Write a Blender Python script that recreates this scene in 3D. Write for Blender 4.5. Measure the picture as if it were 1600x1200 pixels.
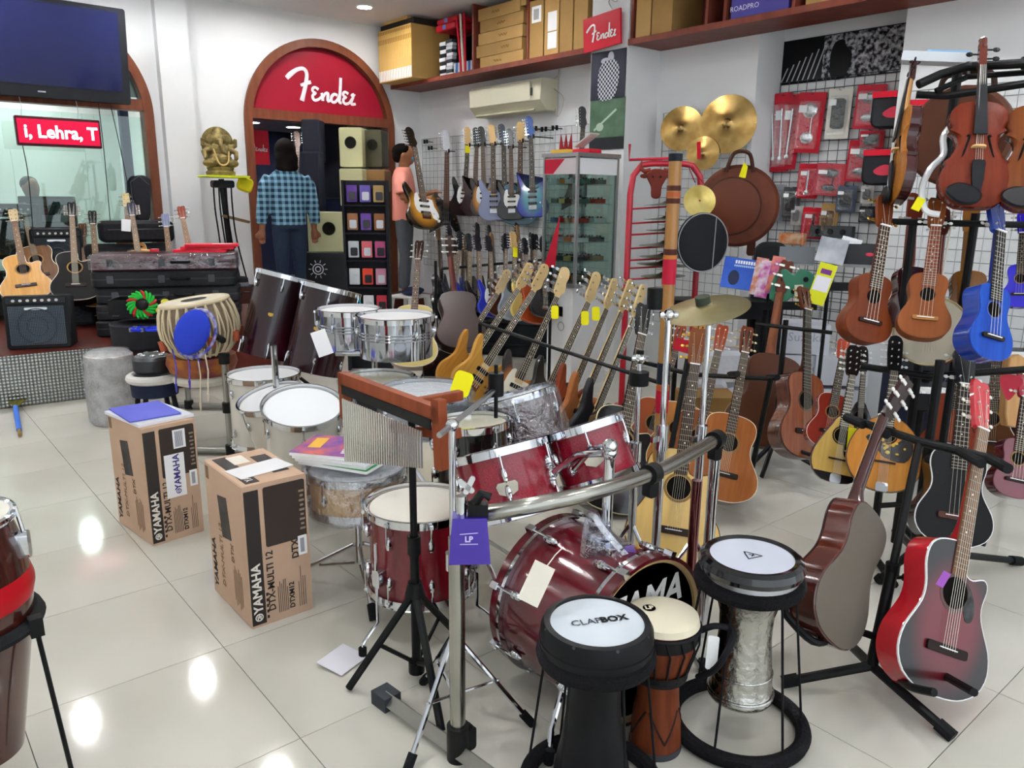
import bpy, math, random
from mathutils import Matrix, Vector as V
rnd = random.Random(7)
R = math.radians
for o in list(bpy.data.objects): bpy.data.objects.remove(o)
sc = bpy.context.scene
COL = sc.collection

# ---------------------------------------------------------------- camera
CH = 1.51                       # eye height, metres; x runs along the arch wall, y along the shelf wall
FPX = 1214.63
def _cam():
    yaw, pitch, roll = R(40.12), R(13.40), R(0.556)
    f = V((math.sin(yaw)*math.cos(pitch), math.cos(yaw)*math.cos(pitch), -math.sin(pitch)))
    r = V((math.cos(yaw), -math.sin(yaw), 0)); u = r.cross(f)
    c, s = math.cos(roll), math.sin(roll)
    return c*r+s*u, -s*r+c*u, f
CR, CU, CF = _cam()
cam = bpy.data.cameras.new('camera'); cam.sensor_width = 36; cam.lens = FPX/1600*36; cam.clip_start = .05; cam.clip_end = 100
cob = bpy.data.objects.new('camera', cam); COL.objects.link(cob)
cob.matrix_world = Matrix(((CR.x, CU.x, -CF.x, 0), (CR.y, CU.y, -CF.y, 0), (CR.z, CU.z, -CF.z, CH), (0, 0, 0, 1)))
sc.camera = cob
def ray(x, y): return CF + CR*((x-800)/FPX) - CU*((y-600)/FPX)
def at(x, y, d): return V((0, 0, CH)) + ray(x, y)*d                # a point at depth d
def fl(x, y, z=0): r = ray(x, y); return V((0, 0, CH)) + r*((z-CH)/r.z)   # on a level plane
def wx(x, y, X): r = ray(x, y); return V((0, 0, CH)) + r*(X/r.x)   # on a plane parallel to the shelf wall
def wy(x, y, Y): r = ray(x, y); return V((0, 0, CH)) + r*(Y/r.y)   # on a plane parallel to the arch wall

# ---------------------------------------------------------------- world, exposure
w = bpy.data.worlds.new('world'); sc.world = w; w.use_nodes = True
bg = w.node_tree.nodes['Background']; bg.inputs[0].default_value = (.86, .93, 1, 1); bg.inputs[1].default_value = 1.5
sc.view_settings.view_transform = 'Standard'; sc.view_settings.look = 'None'
if hasattr(sc, 'cycles'): sc.cycles.transparent_max_bounces = 24
sc.view_settings.exposure = 0.32; sc.view_settings.gamma = 1; sc.view_settings.use_curve_mapping = False
LAMP = 340.0                     # emission of the ceiling downlights

# ---------------------------------------------------------------- materials
def lin(c):
    if isinstance(c, str): c = tuple(int(c[i:i+2], 16) for i in (0, 2, 4))
    return tuple(((v/255)/12.92 if v/255 <= .04045 else ((v/255+.055)/1.055)**2.4) for v in c) + (1,)
MATS = {}
def M(c, rough=.5, metal=0, kind='', c2=None, scale=8, coat=0, alpha=1, strength=1, bump=0):
    key = (c, rough, metal, kind, c2, scale, coat, alpha, strength, bump)
    if key in MATS: return MATS[key]
    m = bpy.data.materials.new((kind or 'paint')+'_'+str(c)); MATS[key] = m; m.use_nodes = True
    nt = m.node_tree; N = nt.nodes; L = nt.links; b = N['Principled BSDF']; out = N['Material Output']
    b.inputs['Base Color'].default_value = lin(c); b.inputs['Roughness'].default_value = rough; b.inputs['Metallic'].default_value = metal
    if rough >= .3 and not coat and not metal: b.inputs['Specular IOR Level'].default_value = .15
    if coat: b.inputs['Coat Weight'].default_value = coat; b.inputs['Coat Roughness'].default_value = .06
    def tc(out_='Object', sc_=None):
        t = N.new('ShaderNodeTexCoord'); mp = N.new('ShaderNodeMapping'); L.new(t.outputs[out_], mp.inputs[0])
        if sc_: mp.inputs['Scale'].default_value = sc_
        return mp.outputs[0]
    def ramp(fac, a, z, p0=.35, p1=.65):
        r = N.new('ShaderNodeValToRGB'); r.color_ramp.elements[0].color = lin(a); r.color_ramp.elements[1].color = lin(z)
        r.color_ramp.elements[0].position = p0; r.color_ramp.elements[1].position = p1; L.new(fac, r.inputs[0]); return r
    def noise(vec, s, d=3):
        n = N.new('ShaderNodeTexNoise'); n.inputs['Scale'].default_value = s; n.inputs['Detail'].default_value = d; L.new(vec, n.inputs['Vector']); return n
    if kind == 'wood':                                   # long grain along z
        n = noise(tc('Object', (1, 1, .08)), scale*6); L.new(ramp(n.outputs['Fac'], c, c2 or c).outputs[0], b.inputs['Base Color'])
    elif kind == 'mottle':
        n = noise(tc(), scale); L.new(ramp(n.outputs['Fac'], c, c2).outputs[0], b.inputs['Base Color'])
    elif kind == 'burst':                                # centre colour c fades to rim colour c2, painted finish
        mp = N.new('ShaderNodeVectorMath'); mp.operation = 'LENGTH'; t = tc('Generated'); 
        s = N.new('ShaderNodeVectorMath'); s.operation = 'SUBTRACT'; s.inputs[1].default_value = (.5, .5, .45); L.new(t, s.inputs[0])
        k = N.new('ShaderNodeVectorMath'); k.operation = 'MULTIPLY'; k.inputs[1].default_value = (1.05, 0, 1); L.new(s.outputs[0], k.inputs[0]); L.new(k.outputs[0], mp.inputs[0])
        rr_ = ramp(mp.outputs['Value'], c, c2, scale*.01+.12, scale*.01+.42); rr_.color_ramp.interpolation = 'EASE'; L.new(rr_.outputs[0], b.inputs['Base Color'])
    elif kind == 'check':                                # woven check shirt
        x = N.new('ShaderNodeTexChecker'); x.inputs['Scale'].default_value = scale; x.inputs[1].default_value = lin(c); x.inputs[2].default_value = lin(c2); L.new(tc(), x.inputs['Vector'])
        L.new(x.outputs[0], b.inputs['Base Color'])
    elif kind == 'plaid':
        t = tc(); sp = N.new('ShaderNodeSeparateXYZ'); L.new(t, sp.inputs[0]); res = []
        for ax in ('X', 'Z'):
            a = N.new('ShaderNodeMath'); a.operation = 'MULTIPLY'; a.inputs[1].default_value = scale; L.new(sp.outputs[ax], a.inputs[0])
            q = N.new('ShaderNodeMath'); q.operation = 'SINE'; L.new(a.outputs[0], q.inputs[0]); g = N.new('ShaderNodeMath'); g.operation = 'GREATER_THAN'; g.inputs[1].default_value = 0.1; L.new(q.outputs[0], g.inputs[0]); res.append(g)
        ad = N.new('ShaderNodeMath'); ad.operation = 'ADD'; L.new(res[0].outputs[0], ad.inputs[0]); L.new(res[1].outputs[0], ad.inputs[1])
        hv = N.new('ShaderNodeMath'); hv.operation = 'MULTIPLY'; hv.inputs[1].default_value = .5; L.new(ad.outputs[0], hv.inputs[0])
        L.new(ramp(hv.outputs[0], c, c2, 0, 1).outputs[0], b.inputs['Base Color'])
    elif kind == 'sparkle':
        n = noise(tc(), 420, 1); L.new(ramp(n.outputs['Fac'], c, c2, .4, .72).outputs[0], b.inputs['Base Color'])
    elif kind == 'grooves':                              # lathed bronze
        t = tc(); ln = N.new('ShaderNodeVectorMath'); ln.operation = 'LENGTH'; k = N.new('ShaderNodeVectorMath'); k.operation = 'MULTIPLY'; k.inputs[1].default_value = (1, 1, 0); L.new(t, k.inputs[0]); L.new(k.outputs[0], ln.inputs[0])
        cb = N.new('ShaderNodeCombineXYZ'); L.new(ln.outputs['Value'], cb.inputs[0]); n = noise(cb.outputs[0], 260, 2)
        bp = N.new('ShaderNodeBump'); bp.inputs['Strength'].default_value = .25; bp.inputs['Distance'].default_value = .002; L.new(n.outputs['Fac'], bp.inputs['Height']); L.new(bp.outputs[0], b.inputs['Normal'])
        n2 = noise(t, 9); L.new(ramp(n2.outputs['Fac'], c, c2 or c).outputs[0], b.inputs['Base Color'])
    elif kind == 'emit':
        b.inputs['Emission Color'].default_value = lin(c); b.inputs['Emission Strength'].default_value = strength
    elif kind == 'tread':                                # perforated or embossed steel sheet
        vo = N.new('ShaderNodeTexVoronoi'); vo.inputs['Scale'].default_value = scale; vo.inputs['Randomness'].default_value = 0; L.new(tc('Object', (1, 1, 1)), vo.inputs['Vector'])
        L.new(ramp(vo.outputs['Distance'], c, c2, .25, .5).outputs[0], b.inputs['Base Color'])
        bp = N.new('ShaderNodeBump'); bp.inputs['Strength'].default_value = .6; bp.inputs['Distance'].default_value = .01; L.new(vo.outputs['Distance'], bp.inputs['Height']); L.new(bp.outputs[0], b.inputs['Normal'])
    elif kind == 'photo':                                # black-and-white photograph print
        n = noise(tc('Object', (1, 1, 1)), scale, 8); L.new(ramp(n.outputs['Fac'], c, c2, .42, .66).outputs[0], b.inputs['Base Color'])
    elif kind in ('glass', 'film'):
        tr = N.new('ShaderNodeBsdfTransparent'); tr.inputs[0].default_value = lin(c); gl = N.new('ShaderNodeBsdfGlossy'); gl.inputs['Roughness'].default_value = rough
        mx = N.new('ShaderNodeMixShader'); L.new(tr.outputs[0], mx.inputs[1]); L.new(gl.outputs[0], mx.inputs[2])
        if kind == 'glass':
            mx.inputs[0].default_value = .07
        else:
            n = noise(tc(), scale, 5); bp = N.new('ShaderNodeBump'); bp.inputs['Strength'].default_value = 1; bp.inputs['Distance'].default_value = .03; L.new(n.outputs['Fac'], bp.inputs['Height']); L.new(bp.outputs[0], gl.inputs['Normal'])
            mx.inputs[0].default_value = alpha
            gl.inputs[0].default_value = (.9, .92, .95, 1)
        L.new(mx.outputs[0], out.inputs[0])
    if bump:
        n = noise(tc(), scale*3, 4); bp = N.new('ShaderNodeBump'); bp.inputs['Strength'].default_value = bump; bp.inputs['Distance'].default_value = .01; L.new(n.outputs['Fac'], bp.inputs['Height']); L.new(bp.outputs[0], b.inputs['Normal'])
    return m
chrome = M('d8dade', .08, 1); steel = M('b4b6b8', .28, 1); dsteel = M('70757a', .3, 1)
black = M('0e0f10', .45); matt = M('111214', .75); rubber = M('151618', .85); gloss = M('0c0c0e', .12, coat=.5)
white = M('f2f2f0', .45); ivory = M('efe9d8', .35); gold = M('c9a24a', .25, 1); paper = M('f1f1f2', .7)
yellow = M('f2ea1e', .6); redp = M('c4142c', .4)

# ---------------------------------------------------------------- mesh helpers
def frame(o, up, front):
    """matrix with local z along up and local -y towards front"""
    z = V(up).normalized(); y = -V(front); y = (y - z*y.dot(z)).normalized(); x = y.cross(z)
    return Matrix(((x.x, y.x, z.x, o[0]), (x.y, y.y, z.y, o[1]), (x.z, y.z, z.z, o[2]), (0, 0, 0, 1)))
def T(x, y, z): return Matrix.Translation((x, y, z))
def RX(a): return Matrix.Rotation(R(a), 4, 'X')
def RY(a): return Matrix.Rotation(R(a), 4, 'Y')
def RZ(a): return Matrix.Rotation(R(a), 4, 'Z')
def S(x, y, z): return Matrix.Diagonal((x, y, z, 1))
def spline(pts, n=4, closed=True):
    out = []; k = len(pts)
    for i in range(k if closed else k-1):
        p = [pts[(i+j) % k] if closed else pts[min(max(i+j, 0), k-1)] for j in (-1, 0, 1, 2)]
        for s in range(n):
            t = s/n
            out.append(tuple(.5*(2*b+(c-a)*t+(2*a-5*b+4*c-d)*t*t+(3*b-a-3*c+d)*t**3) for a, b, c, d in zip(*p)))
    if not closed: out.append(tuple(pts[-1]))
    return out
class MB:
    def __init__(s): s.v = []; s.f = []
    def add(s, vs, fs, m=None):
        k = len(s.v); s.v += [tuple(m @ V(p)) for p in vs] if m else [tuple(p) for p in vs]
        s.f += [tuple(i+k for i in q) for q in fs]; return s
    def box(s, c, d, m=None):
        x, y, z = (q/2 for q in d); c = V(c)
        vs = [c+V((a*x, b*y, e*z)) for e in (-1, 1) for b in (-1, 1) for a in (-1, 1)]
        return s.add(vs, [(0, 2, 3, 1), (4, 5, 7, 6), (0, 1, 5, 4), (2, 6, 7, 3), (0, 4, 6, 2), (1, 3, 7, 5)], m)
    def rbox(s, c, d, r=.02, m=None, n=3, bev=0):        # rounded in the x-z outline, thick along y
        x, z = d[0]/2, d[2]/2; r = min(r, x, z); pts = []
        for cx, cz, a0 in ((x-r, z-r, 0), (-x+r, z-r, 90), (-x+r, -z+r, 180), (x-r, -z+r, 270)):
            for i in range(n+1): a = R(a0+90*i/n); pts.append((cx+r*math.cos(a), cz+r*math.sin(a)))
        mm = T(*c) if m is None else m @ T(*c)
        return s.prism(pts, -d[1]/2, d[1]/2, mm, bev)
    def prism(s, pts, y0, y1, m=None, bev=0):
        k = len(pts); 
        if bev:
            cx = sum(p[0] for p in pts)/k; cz = sum(p[1] for p in pts)/k
            def off(p, q, n_):
                t = V((n_[0]-q[0], n_[1]-q[1])); t = t.normalized() if t.length > 1e-9 else V((1, 0)); return (p[0]-t.y*bev*sg, p[1]+t.x*bev*sg)
            ar = sum(pts[i][0]*pts[(i+1) % k][1]-pts[(i+1) % k][0]*pts[i][1] for i in range(k)); sg = 1 if ar > 0 else -1
            ins = [off(pts[i], pts[i-1], pts[(i+1) % k]) for i in range(k)]; b = bev if y1 > y0 else -bev
            rings = [(ins, y0), (pts, y0+b), (pts, y1-b), (ins, y1)]
        else: rings = [(pts, y0), (pts, y1)]
        vs = [(p[0], y, p[1]) for q, y in rings for p in q]; fs = [tuple(range(k))[::-1], tuple(range((len(rings)-1)*k, len(rings)*k))]
        for r_ in range(len(rings)-1): fs += [(r_*k+i, r_*k+(i+1) % k, (r_+1)*k+(i+1) % k, (r_+1)*k+i) for i in range(k)]
        return s.add(vs, fs, m)
    def cyl(s, p0, p1, r0, r1=None, n=12, cap=True, m=None):
        return s.tube([p0, p1], [r0, r0 if r1 is None else r1], n, m=m, cap=cap)
    def tube(s, pts, r, n=8, closed=False, m=None, cap=True, flat=1):
        pts = [V(p) for p in pts]; k = len(pts); rs = r if isinstance(r, (list, tuple)) else [r]*k; vs = []; u = None
        for i, p in enumerate(pts):
            a = pts[i-1] if (i or closed) else p; b = pts[(i+1) % k] if (i < k-1 or closed) else p; t = b-a
            t = t.normalized() if t.length > 1e-9 else V((0, 0, 1))
            if u is None: u = t.cross(V((0, 0, 1)) if abs(t.z) < .9 else V((0, 1, 0)))
            u = u-t*u.dot(t); u = u.normalized() if u.length > 1e-9 else t.orthogonal().normalized(); w_ = t.cross(u)
            for j in range(n): a_ = 2*math.pi*j/n; vs.append(p+u*math.cos(a_)*rs[i]+w_*math.sin(a_)*rs[i]*flat)
        fs = [(i*n+j, i*n+(j+1) % n, ((i+1) % k)*n+(j+1) % n, ((i+1) % k)*n+j) for i in range(k if closed else k-1) for j in range(n)]
        if cap and not closed: fs += [tuple(range(n))[::-1], tuple(range((k-1)*n, k*n))]
        return s.add(vs, fs, m)
    def lathe(s, prof, n=32, m=None, closed=False):
        vs = []; fs = []; k = len(prof)
        for r, z in prof: vs += [(r*math.cos(2*math.pi*j/n), r*math.sin(2*math.pi*j/n), z) for j in range(n)]
        for i in range(k if closed else k-1):
            q = (i+1) % k; fs += [(i*n+j, i*n+(j+1) % n, q*n+(j+1) % n, q*n+j) for j in range(n)]
        if not closed:
            if prof[0][0] > 1e-6: fs.append(tuple(range(n))[::-1])
            if prof[-1][0] > 1e-6: fs.append(tuple(range((k-1)*n, k*n)))
        return s.add(vs, fs, m)
    def ball(s, c, r, n=12, m=None):
        r = r if isinstance(r, (tuple, list)) else (r, r, r); h = n//2
        mm = T(*c) @ S(*r); mm = m @ mm if m else mm
        return s.lathe([(max(1e-7, math.sin(math.pi*i/h)), -math.cos(math.pi*i/h)) for i in range(h+1)], n, mm)
    def torus(s, c, R_, r, n=32, k=10, m=None, ax=None):
        mm = T(*c); mm = m @ mm if m else mm
        return s.lathe([(R_+r*math.cos(2*math.pi*i/k), r*math.sin(2*math.pi*i/k)) for i in range(k)], n, mm, True)
    def mesh(s, name, mat, ang=35):
        me = bpy.data.meshes.new(name); me.from_pydata(s.v, [], s.f); me.materials.append(mat)
        me.polygons.foreach_set('use_smooth', [True]*len(me.polygons)); me.set_sharp_from_angle(angle=R(ang)); return me
    def build(s, name, mat, parent=None, m=None, ang=35):
        return link(name, s.mesh(name, mat, ang), parent, m)
def link(name, me, parent=None, m=None):
    o = bpy.data.objects.new(name, me); COL.objects.link(o)
    if parent: o.parent = parent
    if m is not None: o.matrix_local = m
    return o
def tag(o, label, cat, group=None, kind=None):
    o['label'] = label
    if cat: o['category'] = cat
    if group: o['group'] = group
    if kind: o['kind'] = kind
    return o
def struct(o, label=None): 
    o['kind'] = 'structure'
    if label: o['label'] = label
    return o
def thing(name, label, cat, m=None, group=None):
    o = link(name, None, None, m if m is not None else Matrix()); return tag(o, label, cat, group)
CACHE = {}
def shared(key, name, mat, fn, parent, m=None, ang=35):     # alike pieces share mesh data
    k = (key, mat.name)
    if k not in CACHE: b = MB(); fn(b); CACHE[k] = b.mesh(name, mat, ang)
    return link(name, CACHE[k], parent, m)
def text(name, s, mat, parent, m, size, depth=.0006, bold=0, align='CENTER', sx=1, shear=0):
    """lettering lying in the local x-z plane, facing local -y"""
    cu = bpy.data.curves.new(name, 'FONT'); cu.body = s; cu.size = size; cu.extrude = depth; cu.offset = bold; cu.align_x = align; cu.align_y = 'CENTER'; cu.resolution_u = 2; cu.shear = shear
    tmp = bpy.data.objects.new('tmp', cu); COL.objects.link(tmp)
    me = bpy.data.meshes.new_from_object(tmp.evaluated_get(bpy.context.evaluated_depsgraph_get()))
    bpy.data.objects.remove(tmp); me.name = name; me.transform(RX(90) @ S(sx, 1, 1)); me.materials.clear(); me.materials.append(mat)
    return link(name, me, parent, m)
# ================================================================ the room
XW, XC, YW, ZC = 5.5, 5.1, 8.3, 3.4          # shelf wall, shelf front, arch wall, ceiling
wallm = M('eceded', .7, kind='mottle', c2='e6e8e9', scale=1.2)
ceilm = M('e9eaec', .8)
# floor: one slab with 0.6 m tiles laid proud of the joint
jm = M('8d8d84', .6)
f = MB(); f.box((1.4, 3.2, -.06), (10.2, 12.6, .1)); fo = struct(f.build('floor', jm), 'pale polished tile floor')
def tilemat():
    m = M('cbc8bb', .09, kind='mottle', c2='d3d0c5', scale=1.6); nt = m.node_tree; b = nt.nodes['Principled BSDF']; b.inputs['Specular IOR Level'].default_value = .55
    return m
tm = tilemat()
t0 = MB(); t0.box((0, 0, 0), (.5975, .5975, .012)); tme = t0.mesh('tile', tm)
tiles = []
for i in range(-6, 10):
    for j in range(-5, 15):
        x, y = .188+.6*i+.3, .661+.6*j+.3
        if x < -3.4 or x > 6.3 or y > 9.2: continue
        tiles.append((x, y))
tiles.sort(key=lambda p: p[0]**2+p[1]**2)
for x, y in tiles: link('tile', tme, fo, T(x, y, -.006))
def archz(x, xc, hw, zs): 
    d = (x-xc)/hw; return zs+hw*math.sqrt(max(0, 1-d*d)) if abs(d) < 1 else None
ARCH = [(1.52, .90, 2.26), (4.215, .90, 2.27)]        # centre x, half width, spring height of the two arches
w_ = MB(); xs = [-3.5]
for xc, hw, zs in ARCH: xs += [xc-hw*math.cos(math.pi*i/28) for i in range(29)]
xs.append(XW+.5); th = .22
for a, b in zip(xs, xs[1:]):
    mid = (a+b)/2; hit = [q for q in ARCH if abs(mid-q[0]) < q[1]]
    if hit:
        q = hit[0]; za = archz(a, *q) or q[2]; zb = archz(b, *q) or q[2]
    else: za = zb = 0
    vs = [(a, YW, za), (b, YW, zb), (b, YW, ZC), (a, YW, ZC), (a, YW+th, za), (b, YW+th, zb), (b, YW+th, ZC), (a, YW+th, ZC)]
    w_.add(vs, [(0, 1, 2, 3), (5, 4, 7, 6), (0, 4, 5, 1)])
    if not hit: w_.add(vs, [(0, 3, 7, 4), (1, 5, 6, 2)])
wl = struct(w_.build('wall_left', wallm), 'white wall with two brown arches')
p = MB(); p.box((2.64, YW-.05, ZC/2), (.29, .1, ZC)); struct(p.build('pilaster', wallm, wl))
# shelf wall in four depths
def wallbox(name, x0, y0, y1, lab):
    b = MB(); b.box((x0+.3, (y0+y1)/2, ZC/2), (.6, abs(y1-y0), ZC)); return struct(b.build(name, wallm), lab)
wr = wallbox('wall_right', XW, 4.9, YW+.2, 'white shelf wall behind the hanging guitars')
wallbox('wall_column', XC, 4.62, 5.04, 'white column carrying posters')
wallbox('wall_cymbals', XW, 3.655, 4.65, 'white wall panel behind the cymbals')
wallbox('wall_recess', 5.85, 2.5, 3.7, 'white recessed wall behind red packages')
wallbox('wall_front_right', XW, -2.9, 2.56, 'white wall behind the violins')
b = MB(); b.box((1.4, 3, ZC+.05), (10.2, 11.6, .1)); struct(b.build('ceiling', ceilm), 'white ceiling')
b = MB(); b.box((-3.5, 3, ZC/2), (.1, 11.6, ZC)); struct(b.build('wall_side', wallm), 'white side wall behind the viewer')
# arch frames
brown = M('5d3221', .4, kind='wood', c2='6d3d29', scale=3)
for n, (xc, hw, zs) in enumerate(ARCH):
    pr = [(xc+hw*math.cos(math.pi*i/40), zs+hw*math.sin(math.pi*i/40)) for i in range(41)]; iw = hw-.085
    pi_ = [(xc+iw*math.cos(math.pi*i/40), zs+iw*math.sin(math.pi*i/40)) for i in range(41)]
    b = MB(); y0, y1 = YW-.035, YW+.12
    for i in range(40):
        q = [pr[i], pr[i+1], pi_[i+1], pi_[i]]; b.prism(q, y0, y1)
    fr = struct(b.build('trim_%d' % (n+1), brown), 'brown wooden arch frame '+('around the glass studio window' if n == 0 else 'around the red arch sign'))
    for s in (-1, 1):
        b = MB(); b.box((xc+s*(hw-.0425), YW+.0425, (zs+.3)/2), (.085, .155, zs-.3)); b.build('jamb', brown, fr)
    b = MB(); b.box((xc, YW+.04, zs+.085), (2*hw-.02, .14, .10)); b.build('transom', brown, fr)
# platform in front of the arches
plat = M('4c1d18', .35, kind='wood', c2='5a231c', scale=2)
b = MB(); P0 = [(-3.4, 8.3), (5.0, 8.3), (5.0, 7.3), (1.5, 6.42), (-3.4, 8.3-.0)]
P0 = [(-3.4, 8.6), (5.3, 8.6), (5.3, 7.75), (3.1, 7.2), (2.62, 6.2), (1.55, 6.45), (-3.4, 6.75)]
vs = [(x, y, z) for z in (0, .385) for x, y in P0]; k = len(P0)
b.add(vs, [tuple(range(k)), tuple(range(k, 2*k))[::-1]]+[(i, (i+1) % k, k+(i+1) % k, k+i) for i in range(k)])
po = struct(b.build('floor_platform', plat), 'dark red raised display platform')
b = MB(); d = V((1.55+3.4, 6.45-6.75, 0)).normalized()
b.box((0, 0, 0), (4.6, .006, .375)); o = b.build('kick_plate', M('b4b6b2', .25, .9, kind='tread', c2='6d6f6c', scale=42), po)
o.matrix_local = T(1.55-2.3*d.x, 6.45-2.3*d.y-.004, .193) @ RZ(math.degrees(math.atan2(d.y, d.x)))
# downlights: ring and glowing lens
lens = M('ffffff', .4, kind='emit', strength=LAMP)
n = 0
for i, x in enumerate((-2.2, -1.1, 0, 1.08, 2.18, 3.3, 4.35)):
    for j, y in enumerate((-2.0, .2, 2.0, 3.9, 5.7, 7.55)):
        if (i+j) % 2 and y < 7: continue
        if x < -1 and y < 1: continue
        t = thing('downlight', 'round recessed ceiling downlight', 'ceiling light', T(x, y, ZC), 'ceiling downlights')
        b = MB(); b.lathe([(.088, 0), (.088, -.012), (.072, -.012), (.072, 0)], 24, closed=True); b.build('rim', white, t)
        b = MB(); b.lathe([(0.0001, -.006), (.072, -.006)], 24); b.build('lens', lens, t)
# ---------------------------------------------------------------- studio behind the left window
rs = struct(MB().box((1.3, 11.6, 1.7), (4.4, .1, 3.4)).box((-.9, 9.95, 1.7), (.1, 3.3, 3.4)).box((2.95, 10.0, 1.7), (.1, 3.3, 3.4)).build('wall_studio', M('dfe6e2', .7)), 'pale studio wall seen through the window')
struct(MB().box((1.0, 10, 2.95), (4, 3.3, .1)).build('ceiling_studio', ceilm), 'pale studio ceiling'); struct(MB().box((1.0, 10, .3), (4, 3.3, .1)).build('floor_studio', M('8d8d86', .4)), 'studio floor')
for x, y in ((.9, 10.9), (1.9, 10.9), (.9, 9.6), (1.9, 9.6)):
    t = thing('downlight', 'round downlight in the studio behind the window', 'ceiling light', T(x, y, 2.9), 'studio downlights')
    b = MB(); b.lathe([(.105, 0), (.105, -.012), (.09, -.012), (.09, 0)], 24, closed=True); b.build('rim', white, t)
    b = MB(); b.lathe([(0.0001, -.006), (.09, -.006)], 24); b.build('lens', M('ffffff', .4, kind='emit', strength=230), t)
g = MB(); g.prism([(1.52+.80*math.cos(math.pi*i/24), 2.42+.78*math.sin(math.pi*i/24)*.95) for i in range(25)]+[], 0, .008)
win = struct(MB().box((1.52, YW+.06, 1.31), (1.64, .008, 1.86)).build('window_1', M('e4f1ec', .02, kind='glass')), 'glass studio window')
g.build('pane', M('b9c6c4', .05, kind='glass'), win, T(0, YW+.06, 0))
# ---------------------------------------------------------------- dark showroom behind the right arch
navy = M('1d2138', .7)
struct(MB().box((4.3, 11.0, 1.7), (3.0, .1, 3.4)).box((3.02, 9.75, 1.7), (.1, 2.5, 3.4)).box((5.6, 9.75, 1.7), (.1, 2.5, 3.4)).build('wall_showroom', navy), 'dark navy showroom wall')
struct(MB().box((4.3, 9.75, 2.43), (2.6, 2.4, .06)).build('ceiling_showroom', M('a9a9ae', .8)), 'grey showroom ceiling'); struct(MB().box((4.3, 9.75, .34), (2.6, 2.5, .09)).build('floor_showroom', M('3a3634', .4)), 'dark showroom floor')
for x, y in ((4.0, 9.75), (4.65, 10.0), (4.3, 9.0)):
    t = thing('downlight', 'round downlight in the dark showroom', 'ceiling light', T(x, y, 2.40), 'showroom downlights')
    b = MB(); b.lathe([(.1, 0), (.1, -.012), (.085, -.012), (.085, 0)], 24, closed=True); b.build('rim', white, t)
    b = MB(); b.lathe([(0.0001, -.006), (.085, -.006)], 24); b.build('lens', M('ffffff', .4, kind='emit', strength=75), t)
# script lettering traced as brush strokes, units of its own height
FS = [([(375, 492, 13), (398, 470, 15), (440, 440, 12), (478, 428, 11), (500, 440, 12), (505, 470, 12), (492, 530, 13), (478, 575, 13), (466, 612, 15)]),
      ([(462, 524, 9), (495, 512, 10), (530, 500, 11)]),
      ([(578, 538, 9), (556, 527, 8), (540, 536, 9), (540, 552, 8), (560, 561, 7), (541, 572, 9), (538, 590, 9), (552, 602, 9), (578, 594, 8), (602, 572, 7)]),
      ([(598, 556, 9), (604, 578, 10), (603, 602, 10)]), ([(606, 584, 7), (622, 558, 8), (640, 556, 10), (638, 580, 10), (640, 600, 10), (662, 590, 7)]),
      ([(704, 562, 9), (684, 556, 9), (664, 574, 10), (664, 598, 9), (682, 604, 9), (702, 588, 8), (718, 560, 7)]), ([(732, 456, 10), (728, 505, 10), (722, 560, 10), (716, 598, 10), (732, 604, 8)]),
      ([(780, 546, 9), (760, 536, 8), (746, 546, 9), (748, 560, 8), (766, 567, 7), (748, 577, 9), (744, 594, 9), (758, 607, 9), (784, 600, 8), (804, 574, 7)]),
      ([(800, 558, 8), (816, 546, 9), (812, 566, 9), (802, 588, 9), (802, 606, 9), (830, 602, 8)]), ([(824, 548, 5), (830, 550, 5)])]
def script(name, parent, m, width, mat):
    b = MB(); k = width/460
    for st in FS:
        q = spline(st, 3, False); b.tube([((x-603)*k, 0, -(y-520)*k) for x, y, r in q], [r*k for x, y, r in q], 8, flat=1)
    return b.build(name, mat, parent, m @ S(1, .25, 1))
# arch sign
t = thing('arch_sign', 'red half-round sign with white script over the doorway', 'sign', T(4.215, YW+.07, 2.40))
b = MB(); iw = .815; b.prism([(iw*math.cos(math.pi*i/40), .0+(iw-.11)*math.sin(math.pi*i/40)+.0) for i in range(41)], -.02, .02); b.build('panel', M('8a1528', .35), t)
script('lettering', t, T(.03, -.025, .295), .83, M('fbf7fb', .4))
# ================================================================ instrument builders (local z up the neck, -y the front)
def loft(b, secs, m=None):
    k = len(secs[0]); vs = [p for s_ in secs for p in s_]
    fs = [(i*k+j, i*k+(j+1) % k, (i+1)*k+(j+1) % k, (i+1)*k+j) for i in range(len(secs)-1) for j in range(k)]
    b.add(vs, fs+[tuple(range(k))[::-1], tuple(range((len(secs)-1)*k, len(secs)*k))], m)
def halfround(w, d, z, y=0, n=7): return [(-w/2*math.cos(math.pi*i/(n-1)), y+d*math.sin(math.pi*i/(n-1)), z) for i in range(n)]
def place(bottom, head, front, length):
    """matrix that stands an instrument of native length between two points"""
    bottom, head = V(bottom), V(head); k = (head-bottom).length/length
    return frame(bottom, head-bottom, front) @ S(k, k, k)
AC = [(0, 0), (.006, .3), (.03, .55), (.09, .82), (.18, .97), (.27, 1), (.37, .94), (.47, .79), (.55, .68), (.62, .645), (.69, .66), (.78, .72), (.86, .725), (.93, .66), (.975, .5), (.995, .28), (1, .1)]
ACUT = [(.62, .645), (.68, .67), (.74, .71), (.79, .69), (.815, .6), (.80, .46), (.785, .34), (.80, .2), (.86, .15), (.99, .13)]
def acoutline(BL, hw, cut=False):
    r = AC if not cut else [p for p in AC if p[0] < .6]+ACUT
    pts = [(w*hw, u*BL) for u, w in r[1:]]+[(-w*hw, u*BL) for u, w in AC[::-1]]
    return spline(pts, 2)
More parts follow.
